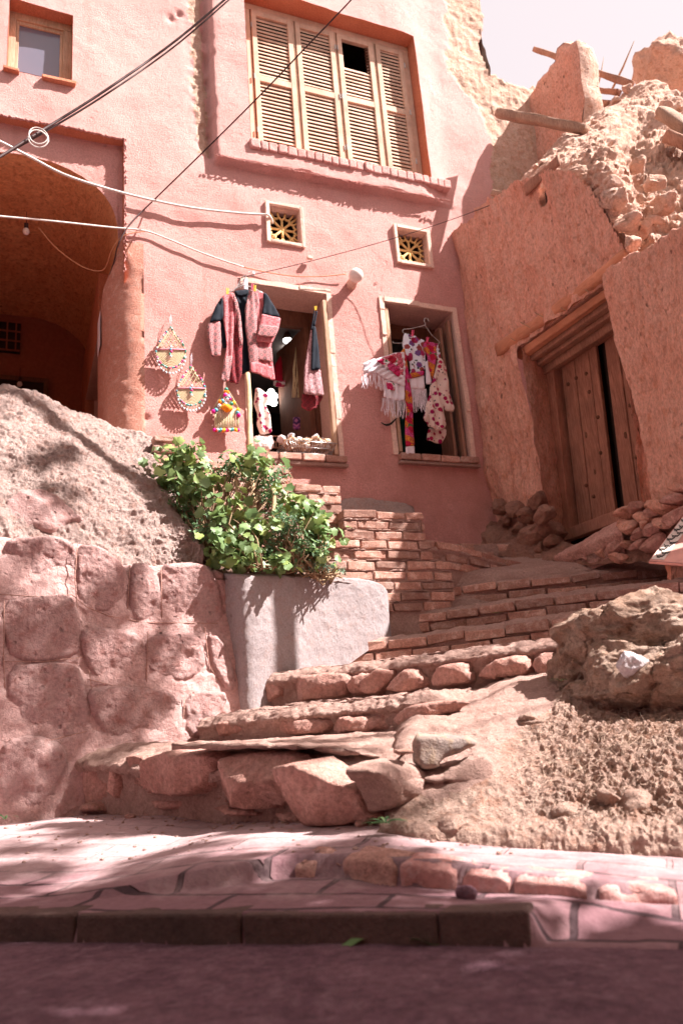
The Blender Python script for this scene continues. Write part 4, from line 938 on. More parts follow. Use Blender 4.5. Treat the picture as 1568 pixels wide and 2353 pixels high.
dbox(MB(), .57, 1.7, dn-.04, dn+.07, 2.95, 3.05, .001).build('door_head', M['wood_red'], door, bevel=.006)
for k, (a, b) in enumerate(((.70, .865), (.872, 1.04), (1.046, 1.13))): dbox(MB(), a, b, dn-.03, dn+.004*(k % 2), 1.54, 2.95, .002).build('plank', M['wood_grey'], door, bevel=.004)
for k, (a, b) in enumerate(((1.205, 1.345), (1.352, 1.60))): dbox(MB(), a, b, dn-.05, dn-.02-.004*k, 1.54, 2.95, .003).build('plank', M['wood_grey'], door, bevel=.004)
dbox(MB(), 1.13, 1.21, dn-.09, dn-.075, 1.54, 2.95).build('door_gap', M['dark'], door); dbox(MB(), .664, .70, dn-.10, dn-.08, 1.54, 2.95).build('door_gap', M['dark'], door)
for (x, y) in ((1303, 882), (1322, 868), (1345, 858), (1372, 958), (1352, 900), (1378, 1040), (1345, 1115), (1362, 1140), (1440, 930), (1455, 1050)):
    s, z = RW.px(x, y, dn+.01); MB().ball(RW.w(s, dn+.006+(-.024 if x > 1400 else 0), z), .016, 10, 6).build('nail_head', M['wood_dark'], door, True)
for (x, y, r) in ((1345, 1000, .03), (1365, 1085, .026), (1430, 1000, .03)):
    s, z = RW.px(x, y, dn+.01); V_, F_ = rock_vf(RW.w(s, dn-.0+(-.022 if x > 1400 else 0), z), (r*.6, .012, r), 5, 3, .1); mesh_obj('knot', V_, F_, M['wood_dark'], door)
# little twigs in the adobe
for i, (x, y) in enumerate(((1330, 658), (1195, 740), (1225, 716), (1160, 770), (1275, 700))):
    a = rwp(x, y, .0); b = rwp(x+22, y+12, .07); o = MB().tube([a, b], .003, 4).build('twig', M['stem'], ruin)
M['rubblesoil'] = mud('reddish_rubble_earth', (.34, .17, .125), (.48, .27, .20), (.40, .22, .17), big=5, fine=50, bd=.02, grit=.01, md=.03, pits=14, pitd=.02)
# embedded stones at the wall foot
ft = [(1120, 1178, .045, .10), (1148, 1165, .05, .11), (1165, 1200, .04, .1), (1180, 1172, .05, .13), (1196, 1210, .04, .1), (1212, 1182, .05, .14), (1235, 1150, .06, .10), (1250, 1185, .06, .2), (1222, 1232, .06, .16), (1262, 1215, .05, .1), (1130, 1215, .05, .08), (1240, 1262, .05, .15), (1210, 1262, .045, .1), (1285, 1228, .03, -.05), (1270, 1245, .04, .12)]
for i, (x, y, r, n) in enumerate(ft): rock('base_stone', rwp(x, y, n-.085), (r*2.0, r*1.2, r*1.35), 500+i, M['rubblesoil'], ruin, 4, .16, 8, i*.7)
# path slab below the door and rubble
hp = thing('threshold_slab', rwp(1350, 1260, .2), 'long rough stone slab lying under the plank door', 'stone slab')
a = rwp(1278, 1275, .14); b = rwp(1425, 1195, .10); a2 = rwp(1278, 1292, .2); b2 = rwp(1432, 1225, .2)
G = [[a+(b-a)*q+np.array([0, .10, .01]) for q in np.linspace(0, 1, 5)], [a+(b-a)*q for q in np.linspace(0, 1, 5)], [a2+(b2-a2)*q+np.array([-.02, -.02, .03]) for q in np.linspace(0, 1, 5)], [a2+(b2-a2)*q+np.array([0, 0, -.05]) for q in np.linspace(0, 1, 5)]]
patch('slab', G, 30, 70, lambda V, N_: .012*fbm(V, .12, 4, 151)+.004*fbm(V, .03, 3, 152), M['stone'], hp, skirt=(0, .05, -.1))
rub = [(1440, 1180, .075, .12), (1462, 1165, .06, .14), (1480, 1190, .07, .2), (1505, 1175, .06, .2), (1448, 1215, .09, .16), (1470, 1222, .06, .2), (1430, 1200, .05, .15), (1495, 1215, .06, .24), (1525, 1165, .08, .2), (1545, 1150, .07, .18), (1520, 1200, .06, .25), (1465, 1250, .05, .22), (1442, 1252, .05, .2), (1410, 1262, .06, .2), (1385, 1270, .055, .18), (1350, 1282, .05, .16), (1495, 1160, .05, .15), (1550, 1185, .07, .25), (1478, 1205, .04, .25), (1500, 1250, .08, .2), (1420, 1280, .06, .22), (1315, 1290, .05, .15), (1555, 1120, .05, .14)]
lab = ['angular reddish rock', 'flat pinkish rock', 'dark wedge of rock', 'rounded dusty rock']
ordw = ['first', 'second', 'third', 'fourth', 'fifth', 'sixth', 'seventh', 'eighth', 'ninth', 'tenth', 'eleventh', 'twelfth']
rows_ = {'upper': sorted([r for r in rub if r[1] < 1192]), 'middle': sorted([r for r in rub if 1192 <= r[1] < 1235]), 'lower': sorted([r for r in rub if r[1] >= 1235])}
for i, (x, y, r, n) in enumerate(rub):
    o = rock('rubble_stone', rwp(x, y, n), (r*1.2, r*.9, r*.62), 600+i, M['stone'] if i % 2 else M['adobe'], None, 4, .08, 9, i*1.1, .5*math.sin(i*2.1))
    for rn, lst in rows_.items():
        if (x, y, r, n) in lst: k = lst.index((x, y, r, n)); tag(o, '%s %s rock, %s from left in the %s rubble row below the door' % ('larger' if r > .06 else 'small', 'reddish' if i % 2 else 'orange', ordw[k], rn), 'rock', 'rubble rocks heaped below the plank door')
# earth behind the rubble
G = [[rwp(x, y+dy, n) for x, n in ((1105, .10), (1200, .16), (1300, .12), (1400, .10), (1480, .12), (1568, .12), (1700, .12))] for y, dy in ((0, 0),)]
cols = [(1100, 1190, 1262), (1160, 1200, 1272), (1230, 1225, 1284), (1320, 1250, 1288), (1420, 1225, 1284), (1500, 1175, 1280), (1568, 1130, 1278), (1720, 1080, 1274)]
G = [[rwp(x, y0, -.03) for x, y0, y1 in cols], [rwp(x, y0+.35*(y1-y0), .06) for x, y0, y1 in cols], [rwp(x, y0+.7*(y1-y0), .14) for x, y0, y1 in cols], [rwp(x, y1, .20) for x, y0, y1 in cols], [rwp(x, y1+10, .22) for x, y0, y1 in cols]]
o = patch('earth_bank', G, 70, 200, lambda V, N_: .04*fbm(V, .2, 4, 161)+.025*ridge(V, .08, 4, 162)+.008*fbm(V, .02, 3, 5), M['rubblesoil'], face=(-1, 0, 2)); tag(o, kind='structure')
# path between the stairs and the house
o = hfield('path', -.6, 3.0, 5.5, 7.2, 120, 60, lambda x, y: 1.08+(y-5.7)*.33*np.clip((y-5.7), 0, 2)**.0*1.0-.25*smooth(5.7, 5.5, y)+.012*fbm(np.stack([x, y, 0*x], 1), .2, 4, 5), M['mortar'])
hfield('hillside', -8, 8, 4.3, 14, 60, 60, lambda x, y: -.5+.33*(y-4.3)*.9, M['soil'])

# ================================================================ BRICK TERRACE AND PIER
ter = thing('brick_terrace', H.w(-.1, .8, .9), 'stepped wall of dusty thin bricks beside the stairs', 'brick wall', rot=math.atan2(UH[1], UH[0]))
def courses(mb, u0, u1, n, ztop, zbot, depth=.11, ch=.0715, L_=.235, seed=0, rag=.01):
    r_ = np.random.default_rng(seed); z = ztop; k = 0
    while z > zbot:
        u = u0-(L_*.5 if k % 2 else 0)+r_.uniform(-.04, .04)
        while u < u1-.02:
            l = L_*r_.uniform(.85, 1.12); a, b = max(u, u0), min(u+l-.014, u1+r_.uniform(-rag, rag))
            if b-a > .03: mb.pbox(H, a, b, n-depth+r_.normal(0, .004), n+r_.normal(0, .005), z-ch+.017+r_.normal(0, .002), z+r_.normal(0, .0015), jit=.004)
            u += l
        z -= ch; k += 1
def nface(x, y, Y): P = aty(x, y, Y); return float(np.dot(P-P0, NH))
nT = nface(870, 1250, 5.30)
def ublock(x0, x1, ytop, n): a = H.px(x0, ytop, n); b = H.px(x1, ytop, n); return a[0], b[0], (a[1]+b[1])/2
blocks = [(786, 971, 1175, nT, .75), (765, 990, 1243, nT+.01, .70), (740, 1034, 1290, nT+.025, .70), (590, 779, 1112, nT-.12, .75), (430, 660, 1062, nT-.24, .8), (352, 431, 1000, nT-.38, 1.2)]
bm_ = MB(); mo = MB()
for i, (x0, x1, yt, n, zb) in enumerate(blocks):
    a, b, zt_ = ublock(x0, x1, yt, n)
    if i == 0: b0 = b
    courses(bm_, a, b, n, zt_, (zb if i > 2 else (H.px(900, (1243, 1290, 1400)[i], n)[1])), seed=i+1)
    mo.pbox(H, a+.012, b-.014, n-.5, n-.012, .5, zt_-.012)
bk = bm_.build('bricks', M['brick'], ter, bevel=.007); mo.build('mortar', M['mortar'], ter)
# dusty mortar lipping the joints
mb = MB(); r_ = np.random.default_rng(5)
for i, (x0, x1, yt, n, zb) in enumerate(blocks[:5]):
    a, b, zt_ = ublock(x0, x1, yt, n)
    for k in range(70):
        u = r_.uniform(a, b); kk = r_.integers(0, 9); z = zt_-.0715*kk-.062+.0
        if z < zt_-(.30 if i < 3 else .6): continue
        V_, F_ = rock_vf(H.w(u, n-.008, z), (r_.uniform(.02, .06), .014, .008), int(r_.integers(1e6)), 2, .2); mb.add(V_, F_)
mb.build('squeezed_mortar', M['mortar'], ter, True)
# grey lump of rock at the foot of the house
V_, F_ = rock_vf(H.w(.50, .10, 1.66), (.34, .22, .26), 33, 5, .05, 16); V_ += (V_-H.w(.5, .1, 1.66))*(.10*fbm(V_, .1, 4, 3))[:, None]; o = mesh_obj('mud_lump', V_, F_, M['bank'], loc=H.w(.5, .1, 1.4)); tag(o, 'rough grey mud lump against the foot of the pink house', 'rock')

# ================================================================ STAIRS
st = thing('staircase', (.1, 4.0, -.3), 'worn village stairs of rough stones below and thin bricks above', 'stairs')
def poly_off(P, d):  # shift a plan polyline away from the camera
    P = np.array(P); out = []
    for i in range(len(P)):
        t = P[min(i+1, len(P)-1)]-P[max(i-1, 0)]; t = t/np.linalg.norm(t); n = np.array([-t[1], t[0]])
        if n[1] < 0: n = -n
        out.append(P[i]+n*d)
    return np.array(out)
def resample(P, step):
    P = np.array(P, float); L_ = np.r_[0, np.cumsum(np.linalg.norm(np.diff(P, axis=0), axis=1))]; n = max(2, int(L_[-1]/step)); t = np.linspace(0, L_[-1], n+1)
    # smooth path
    K = np.array([_cr(P, q) for q in np.linspace(0, len(P)-1, 80)]); Lk = np.r_[0, np.cumsum(np.linalg.norm(np.diff(K, axis=0), axis=1))]; t = np.linspace(0, Lk[-1], n+1)
    return np.stack([np.interp(t, Lk, K[:, i]) for i in range(K.shape[1])], 1)
def tread(name, P, z0, depth, zb, parent, mat, seed, lip=.02, nose=0.0, zdrop=.03, rough=1.0, back=None, front=0.0):
    """solid step: riser, rounded nose and tread, following the plan line P (x, y, ztop)"""
    P = resample(P, .011); xy = P[:, :2]; zt_ = P[:, 2]; prof = [(.03, zb, 0), (.02, None, -.12), (.012, None, -.075), (-nose, None, -.05), (.022, None, -.018), (.06, None, .0), (.10, None, .004), (depth*.5, None, .01), (depth, None, .02)]
    if front: prof = [(0, zb, 0), (-.02, None, -.15), (-.06, None, -.115), (-.075, None, -.088), (-.045, None, -.062), (.03, None, -.03), (.14, None, 0), (depth*.5, None, .01), (depth, None, .02)]
    rows = []
    for (d, z, dz) in prof:
        Q = poly_off(xy, d); zq = (zt_+dz) if z is None else 0*zt_+z
        if back is not None and d > .1: zq = zt_+(back-zt_)*min(1, d/.7)
        rows.append(np.stack([Q[:, 0], Q[:, 1], zq], 1))
    G = np.array(rows); A = np.array([_cr(G, t) for t in np.r_[np.linspace(0, 1, 14), np.linspace(1, 6, 46)[1:], np.linspace(6, 8, 24)[1:]]])
    nr_, nc_ = A.shape[:2]; V = A.reshape(-1, 3); F = gridfaces(nr_, nc_); Nn = vnormals(V, F)
    if np.mean(Nn[-nc_*5:, 2]) < 0: F = gridfaces(nr_, nc_, True); Nn = -Nn
    V = V+Nn*(rough*(.010*fbm(V, .14, 4, seed)+.009*fbm(V, .045, 4, seed+1)+.007*ridge(V, .03, 3, seed+2)))[:, None]
    F += [tuple(r*nc_ for r in range(nr_)), tuple(r*nc_+nc_-1 for r in range(nr_))[::-1]]
    return mesh_obj(name, V, F, mat, parent)
def brickrow(mb, P, ztop_off, n, seed, L_=.24, ch=.068, proud=.0, dep=.12, h=.053):
    r_ = np.random.default_rng(seed); Q = resample(P, .01); Ls = np.r_[0, np.cumsum(np.linalg.norm(np.diff(Q[:, :2], axis=0), axis=1))]
    for k in range(n):
        s = -r_.uniform(0, L_*.6)
        while s < Ls[-1]-.03:
            l = L_*r_.uniform(.8, 1.15); a, b = max(s, 0), min(s+l-.012, Ls[-1]); s += l
            if b-a < .04: continue
            pa = np.array([np.interp(a, Ls, Q[:, i]) for i in range(3)]); pb = np.array([np.interp(b, Ls, Q[:, i]) for i in range(3)]); e = pb-pa; n_ = np.array([-e[1], e[0], 0]); n_ /= np.linalg.norm(n_)
            if n_[1] < 0: n_ = -n_
            z = ztop_off-k*ch+r_.normal(0, .0035); O = pa+n_*(proud+r_.normal(0, .005)+.004*k); O[2] = O[2]+z-h
            ez = np.array([0, 0, h]); e2 = e+n_*r_.normal(0, .006)+np.array([0, 0, r_.normal(0, .004)])
            mb.box(O, e2, n_*dep, ez, jit=.0045)
Z = [None, -.01, .15, .37, .585, .79, .985, 1.155]
def line(pxs, z): return np.array([[*atz(x, y, z)[:2], z] for x, y in pxs])
# plan of the first step
A1 = aty(215, 1712, 4.10); B1 = aty(900, 1690, 2.80); PL1 = vplane(A1, B1)
def p1(x, y): u, z = PL1.px(x, y); return PL1.w(u, 0, z)
S1 = [p1(150, 1716), p1(230, 1712), p1(400, 1722), p1(560, 1723), p1(700, 1728), p1(820, 1738), p1(905, 1744)]
S1 = np.array(S1); S1 = np.vstack([S1, aty(960, 1722, 2.95)-[0, 0, .03], aty(1040, 1690, 3.1)-[0, 0, .04]])
s1 = tread('step', S1-np.array([0, 0, .0]), 0, 1.0, -.42, st, M['mortar'], 201, nose=.006, rough=1.15, back=.012, front=.035)
S2 = line([(440, 1668), (476, 1648), (600, 1632), (760, 1616), (900, 1600), (1000, 1590), (1085, 1590)], Z[2])
S2[0] = S2[1]+np.array([-.06, .05, 0])
s2 = tread('step', S2, 0, .9, -.1, st, M['mortar'], 211, nose=.008, rough=1.2)
S3 = line([(560, 1562), (600, 1550), (760, 1530), (900, 1512), (1050, 1492), (1180, 1476), (1290, 1460), (1340, 1452)], Z[3])
s3 = tread('step', S3, 0, .9, .05, st, M['mortar'], 221, nose=.004, rough=1.1)
S4 = line([(735, 1474), (840, 1466), (960, 1455), (1060, 1440), (1180, 1424), (1300, 1405), (1400, 1392)], Z[4])
s4 = tread('step', S4-[0, 0, .0], 0, .8, .3, st, M['mortar'], 231, rough=.8)
S5 = line([(838, 1411), (930, 1404), (1040, 1392), (1150, 1376), (1260, 1361), (1380, 1348), (1480, 1336), (1568, 1326), (1700, 1310)], Z[5])
s5 = tread('step', S5, 0, .8, .5, st, M['mortar'], 241, rough=.8)
S6 = line([(897, 1352), (1000, 1346), (1100, 1335), (1200, 1325), (1330, 1312), (1460, 1302), (1568, 1294), (1700, 1284)], Z[6])
s6 = tread('step', S6, 0, .8, .7, st, M['mortar'], 251, rough=.8)
S7 = line([(990, 1306), (1100, 1301), (1200, 1296), (1330, 1290), (1480, 1283), (1600, 1278)], Z[7])
s7 = tread('step', S7, 0, .7, .9, st, M['mortar'], 261, rough=.8)
for i, (P, par) in enumerate(((S4, s4), (S5, s5), (S6, s6), (S7, s7))):
    mb = MB(); brickrow(mb, P, -.030, 2, 30+i, proud=-.016, L_=.25, ch=.066); mb.build('bricks', M['brick'], par, bevel=.006)
# boulders set in the first step
def stones(par, defs, pl, mat, g=.014):
    for i, (poly, off, bl, tilt) in enumerate(defs):
        Q = np.array(poly, float); c_ = Q.mean(0); Q = c_+(Q-c_)*1.07
        pillow('stone', Q, pl, off, bl, mat, par, seed=int(poly[0][0])+i*3, g=.010, w=.016, rough=.013, rsize=.08, tilt=tilt, it=-1, facet=.9)
stones(s1, [([(192, 1753), (240, 1736), (290, 1750), (285, 1815), (255, 1850), (200, 1835)], -.03, .07, (0, .1)),
            ([(258, 1733), (285, 1743), (292, 1790), (280, 1838), (262, 1800)], 0, .05, (.3, 0)),
            ([(296, 1733), (330, 1730), (352, 1744), (330, 1772), (300, 1756)], .02, .05, (0, 0)),
            ([(322, 1790), (380, 1736), (440, 1721), (505, 1728), (515, 1758), (480, 1815), (440, 1826), (360, 1820), (325, 1805)], .02, .10, (.1, .25)),
            ([(495, 1830), (510, 1780), (560, 1730), (640, 1728), (695, 1740), (700, 1790), (690, 1830), (650, 1850), (600, 1856), (520, 1846)], .03, .12, (0, .2)),
            ([(515, 1845), (600, 1858), (625, 1872), (560, 1875), (520, 1862)], .0, .07, (0, 0)),
            ([(695, 1748), (760, 1743), (800, 1775), (850, 1800), (852, 1850), (870, 1880), (790, 1892), (735, 1890), (715, 1840), (698, 1800)], .05, .13, (-.1, .2)),
            ([(360, 1832), (470, 1835), (480, 1860), (380, 1862)], -.02, .04, (0, 0)),
            ([(640, 1862), (700, 1856), (720, 1888), (660, 1886)], -.02, .06, (0, 0)),
            ([(196, 1840), (225, 1842), (235, 1864), (190, 1864)], .04, .05, (0, 0))], PL1, M['stone'])
# light-catching flank of the corner boulder
PLf = vplane(aty(850, 1800, 2.83), aty(955, 1800, 3.02))
pillow('stone', [(800, 1770), (850, 1745), (905, 1742), (948, 1765), (956, 1800), (940, 1828), (905, 1858), (868, 1872), (850, 1830), (832, 1800)], PLf, .06, .09, M['mortar'], s1, seed=91, g=.013, w=.05, rough=.006)
PL2 = vplane(S2[1], S2[-1])
PL2 = vplane(S2[1][:2], S2[4][:2])
stones(s2, [([(480, 1662), (520, 1655), (580, 1660), (600, 1685), (500, 1692)], .0, .035, (0, 0)),
            ([(610, 1655), (680, 1650), (755, 1652), (745, 1685), (640, 1692), (605, 1680)], .01, .04, (0, 0)),
            ([(762, 1660), (800, 1645), (850, 1650), (880, 1640), (890, 1670), (850, 1682), (770, 1688)], .01, .05, (.1, 0)),
            ([(905, 1640), (960, 1615), (1030, 1610), (1070, 1612), (1040, 1640), (980, 1662), (915, 1670)], -.0, .05, (0, .2))], PL2, M['stone'])
PL3 = vplane(S3[1][:2], S3[4][:2]); PL3b = vplane(S3[3][:2], S3[6][:2])
stones(s3, [([(600, 1590), (620, 1562), (650, 1558), (655, 1600), (620, 1616), (600, 1612)], -.01, .03, (0, 0)),
            ([(640, 1568), (700, 1552), (770, 1546), (800, 1552), (795, 1600), (720, 1610), (660, 1616)], .01, .05, (0, 0)),
            ([(800, 1570), (820, 1550), (850, 1545), (850, 1590), (812, 1600)], .0, .04, (0, 0))], PL3, M['stone'])
stones(s3, [([(838, 1560), (860, 1540), (895, 1538), (910, 1545), (890, 1582), (860, 1600), (838, 1590)], .01, .05, (0, 0)),
            ([(895, 1590), (905, 1560), (930, 1537), (955, 1538), (980, 1560), (975, 1580), (930, 1592)], .02, .06, (0, 0)),
            ([(988, 1575), (1000, 1540), (1040, 1520), (1070, 1522), (1085, 1545), (1080, 1570), (1010, 1580)], .01, .05, (0, 0)),
            ([(1100, 1545), (1130, 1520), (1175, 1505), (1215, 1510), (1220, 1555), (1150, 1562), (1105, 1560)], .01, .06, (0, 0)),
            ([(1222, 1520), (1250, 1498), (1278, 1500), (1280, 1550), (1240, 1558)], .0, .05, (0, 0))], PL3b, M['stone'])
# curving brick edging above the pier, and a low row at the house corner
ed = thing('brick_edging', (*aty(1080, 1270, 5.8)[:2], 1.1), 'curved dark brick edging running down from the pier behind the stairs', 'brick edging')
E_ = np.array([aty(972, 1243, 5.45), aty(1040, 1250, 5.6), (aty(1110, 1268, 5.8)), aty(1200, 1293, 6.0)])
mb = MB(); brickrow(mb, E_, 0, 3, 77, L_=.22); mb.build('bricks', M['brick'], ed, bevel=.006)
tread('mortar_bed', E_-[0, 0, .004], 0, .25, .8, ed, M['mortar'], 78, rough=.5)
ed2 = thing('brick_edging', (*aty(1130, 1262, 6.6)[:2], 1.2), 'short low row of bricks at the inner corner between the two houses', 'brick edging')
E_ = np.array([aty(1040, 1249, 6.45), aty(1100, 1250, 6.5), aty(1183, 1252, 6.45)])
mb = MB(); brickrow(mb, E_, 0, 3, 79, L_=.24); mb.build('bricks', M['brick'], ed2, bevel=.006)
mb = MB().box([*E_[0][:2]+np.array([0, .03]), .8], E_[2]-E_[0]-np.array([0, 0, E_[2][2]-E_[0][2]]), [0, .2, 0], [0, 0, E_[0][2]-.82]); mb.build('mortar_bed', M['mortar'], ed2)

# ================================================================ MOUND, BOULDER, SHOULDER
G = [[(960, 1612, 4.0), (1080, 1592, 3.9), (1180, 1556, 3.9), (1285, 1535, 3.8), (1430, 1500, 3.7), (1568, 1480, 3.6), (1900, 1450, 3.5), (2500, 1420, 3.4)],
     [(935, 1655, 3.4), (1070, 1625, 3.5), (1175, 1585, 3.5), (1288, 1600, 3.3), (1430, 1620, 3.2), (1568, 1620, 3.1), (1900, 1600, 3.0), (2500, 1590, 2.95)],
     [(925, 1700, 3.0), (1040, 1685, 3.1), (1150, 1670, 3.1), (1285, 1690, 2.95), (1430, 1700, 2.85), (1568, 1700, 2.8), (1900, 1680, 2.7), (2500, 1670, 2.65)],
     [(915, 1790, 2.88), (1025, 1775, 2.85), (1140, 1775, 2.8), (1290, 1780, 2.72), (1430, 1790, 2.65), (1568, 1790, 2.6), (1900, 1780, 2.5), (2500, 1775, 2.42)],
     [(900, 1875, 2.74), (1010, 1880, 2.66), (1140, 1880, 2.6), (1290, 1880, 2.56), (1430, 1885, 2.5), (1568, 1885, 2.46), (1900, 1880, 2.4), (2500, 1880, 2.3)],
     [(880, 1912, 2.64), (1010, 1932, 2.52), (1140, 1938, 2.46), (1290, 1942, 2.42), (1430, 1942, 2.38), (1568, 1942, 2.36), (1900, 1940, 2.3), (2500, 1940, 2.2)],
     [(875, 1960, 2.60), (1005, 1965, 2.5), (1140, 1970, 2.44), (1290, 1975, 2.40), (1430, 1975, 2.36), (1568, 1975, 2.34), (1900, 1970, 2.28), (2500, 1970, 2.18)]]
G = [[aty(*c) for c in r] for r in G]
for k in range(8): G[6][k][2] = -.62
G = [[r[0]+np.array([-.11, .03, -.13])]+r for r in G]
SHP = np.array([aty(x, y, Y)[:2] for x, y, Y in ((880, 1735, 2.80), (900, 1690, 3.0), (960, 1612, 4.0), (1080, 1592, 4.0), (1290, 1530, 3.95), (1290, 1600, 3.3), (1268, 1640, 3.14), (1195, 1690, 3.0), (1140, 1735, 2.90), (1135, 1790, 2.77), (1060, 1822, 2.72), (950, 1830, 2.78))])
def shoulder(V):
    d = dist_edge(V[:, :2], SHP); return np.where(inpoly(V[:, :2], SHP), d, -d)+.03*fbm(V, .12, 4, 77)
def dsp_mound(V, N_):
    sh_ = smooth(-.02, .03, shoulder(V))
    amt = smooth(.35, .75, V[:, 0]+.35*(2.6-V[:, 1]))*.8+.2
    amt = amt*smooth(-.42, -.27, V[:, 2])*(1-sh_)
    D_ = V*np.array([1, 1, .55])
    return .02*fbm(V, .35, 3, 171)*(1-.6*sh_)+.012*sh_+.005*fbm(V, .05, 3, 5)*sh_+amt*(.022*ridge(V, .10, 4, 172)+.020*ridge(D_+.02*fbm(V, .2, 2, 1)[:, None], .028, 3, 173)+.008*fbm(V, .013, 2, 174))+.006*fbm(V, .06, 3, 175)
o = patch('earth_mound', G, 380, 560, dsp_mound, [M['mound'], M['mortar']]); tag(o, kind='structure')
co_ = np.array([v.co[:] for v in o.data.vertices])+np.array(o.location); pf = [tuple(p.vertices) for p in o.data.polygons]; cc_ = np.array([co_[f[0]] for f in pf])
o.data.polygons.foreach_set('material_index', (shoulder(cc_) > .0).astype(int).tolist())
# dry straw sticking out of the mound
r_ = np.random.default_rng(21); vv_ = co_; ok = (shoulder(vv_) < -.03) & (vv_[:, 2] > -.36) & (vv_[:, 0] < 2.2); id_ = np.where(ok)[0]
wgt = (smooth(.35, 1.0, vv_[id_, 0])+.04)*smooth(-.36, -.15, vv_[id_, 2])*(.25+.75*smooth(-.3, .4, fbm(vv_[id_], .22, 3, 9)))+1e-4; id_ = r_.choice(id_, 15000, p=wgt/wgt.sum()); C_ = vv_[id_]
d_ = np.stack([r_.normal(-.1, .5, len(C_)), r_.normal(-.55, .3, len(C_)), r_.normal(-.55, .4, len(C_))], 1); d_ /= np.linalg.norm(d_, axis=1, keepdims=True)
s_l = r_.uniform(.015, .055, len(C_))[:, None]; w_ = np.cross(d_, r_.normal(0, 1, d_.shape)); w_ /= np.linalg.norm(w_, axis=1, keepdims=True); w_ *= r_.uniform(.0004, .0009, len(C_))[:, None]; nb0 = np.array([0, -.6, .8])*.006
V_ = np.stack([C_-w_, C_+w_, C_+d_*s_l*.6+w_+nb0, C_+d_*s_l*.6-w_+nb0, C_+d_*s_l+nb0*1.8], 1).reshape(-1, 3)
F_ = [f for i in range(len(C_)) for f in ((5*i, 5*i+1, 5*i+2, 5*i+3), (5*i+3, 5*i+2, 5*i+4))]
o = mesh_obj('dry_straw', V_, F_, plain('dry_straw', (.44, .31, .24), .9, 0, .3, 8), loc=(1, 2.6, -.4), smooth_=False); tag(o, kind='stuff')
PLs = vplane(aty(945, 1750, 2.83), aty(1095, 1740, 2.84))
pillow('slate_slab', [(943, 1690), (1010, 1685), (1092, 1692), (1096, 1712), (1070, 1725), (1012, 1748), (1008, 1768), (956, 1768)], PLs, .0, .035, M['slate'], st, seed=11, g=.012, w=.015, rough=.005, tilt=(.1, -.25), it=1)
pillow('pale_slab', [(960, 1790), (1010, 1772), (1070, 1745), (1110, 1730), (1136, 1745), (1135, 1790), (1115, 1806), (1050, 1812), (1000, 1806), (965, 1800)], PLs, .03, .04, M['mortar'], st, seed=12, g=.012, w=.02, rough=.006, tilt=(.1, -.5))
pillow('small_brick', [(903, 1716), (945, 1720), (950, 1734), (906, 1735)], PLs, .05, .04, M['brick'], st, seed=13, g=.01, w=.012, rough=.003, it=1)
# boulder
bd = thing('boulder', (*aty(1450, 1600, 3.3)[:2], .1), 'large ochre boulder with a whitish patch at the right of the stairs', 'boulder')
def bigrock(c, size, seed, name, rot=0.0, mat='boulder', tilt=0.0):
    V_, F_ = rock_vf([0, 0, 0], size, seed, 6, .05, 14, rot, tilt); V_ = V_+c; n = (V_-c)/np.linalg.norm(V_-c, axis=1, keepdims=True)
    f1, f2, ci = worley(V_+.05*fbm(V_, .1, 3, 5)[:, None], .16, seed); V_ = V_+n*(.028*fbm(V_, .14, 5, seed, .6)+.030*(ci-.5)*smooth(0, .06, f2-f1)+.022*ridge(V_*np.array([1, 1, 1.8]), .09, 4, seed+3)+.006*fbm(V_, .02, 3, seed))[:, None]
    return mesh_obj(name, V_, F_, M[mat], bd)
bigrock(aty(1432, 1462, 3.42), (.25, .28, .19), 9, 'rock_mass', .3)
bigrock(aty(1540, 1462, 3.35), (.34, .34, .19), 14, 'rock_mass', 1.1)
bigrock(aty(1360, 1520, 3.40), (.14, .22, .17), 21, 'rock_mass', .2)
bigrock(aty(1480, 1545, 3.22), (.26, .26, .13), 25, 'rock_mass', .9)
bigrock(aty(1590, 1580, 3.10), (.24, .26, .20), 31, 'rock_mass', .4)
bigrock(aty(1400, 1600, 3.20), (.16, .2, .07), 36, 'rock_mass', .4)
m_q = mud('white_quartz_patch', (.62, .56, .58), (.78, .74, .76), big=12, fine=60, bd=.01)
V_, F_ = rock_vf(aty(1452, 1523, 2.985), (.055, .03, .05), 8, 4, .15); V_ += (.012*fbm(V_, .03, 3, 2))[:, None]*np.array([0, -1, 0]); mesh_obj('whitish_patch', V_, F_, m_q, bd)
# hanging root-like straw and clods under the boulder
for i, (x, y, r) in enumerate(((1225, 1670, .045), (1212, 1650, .03), (1390, 1830, .03), (1300, 1868, .035), (1460, 1850, .05), (1180, 1900, .03), (1040, 1895, .03))):
    P = aty(x, y, {1225: 3.05, 1212: 3.07}.get(x, 2.55)); o = rock('clod', P, (r*1.3, r, r*.8), 700+i, M['mound'], None, 4, .12, 9, i); tag(o, ['squarish clod at the edge of the plaster shoulder', 'small chip above the squarish clod', 'grey clod on the middle of the straw mud mound', 'clod low on the mound near its foot', 'large embedded clod at the right foot of the mound', 'lone clod at the foot of the mound above the pale walk', 'clod near the weed at the left foot of the mound'][i], 'clod')

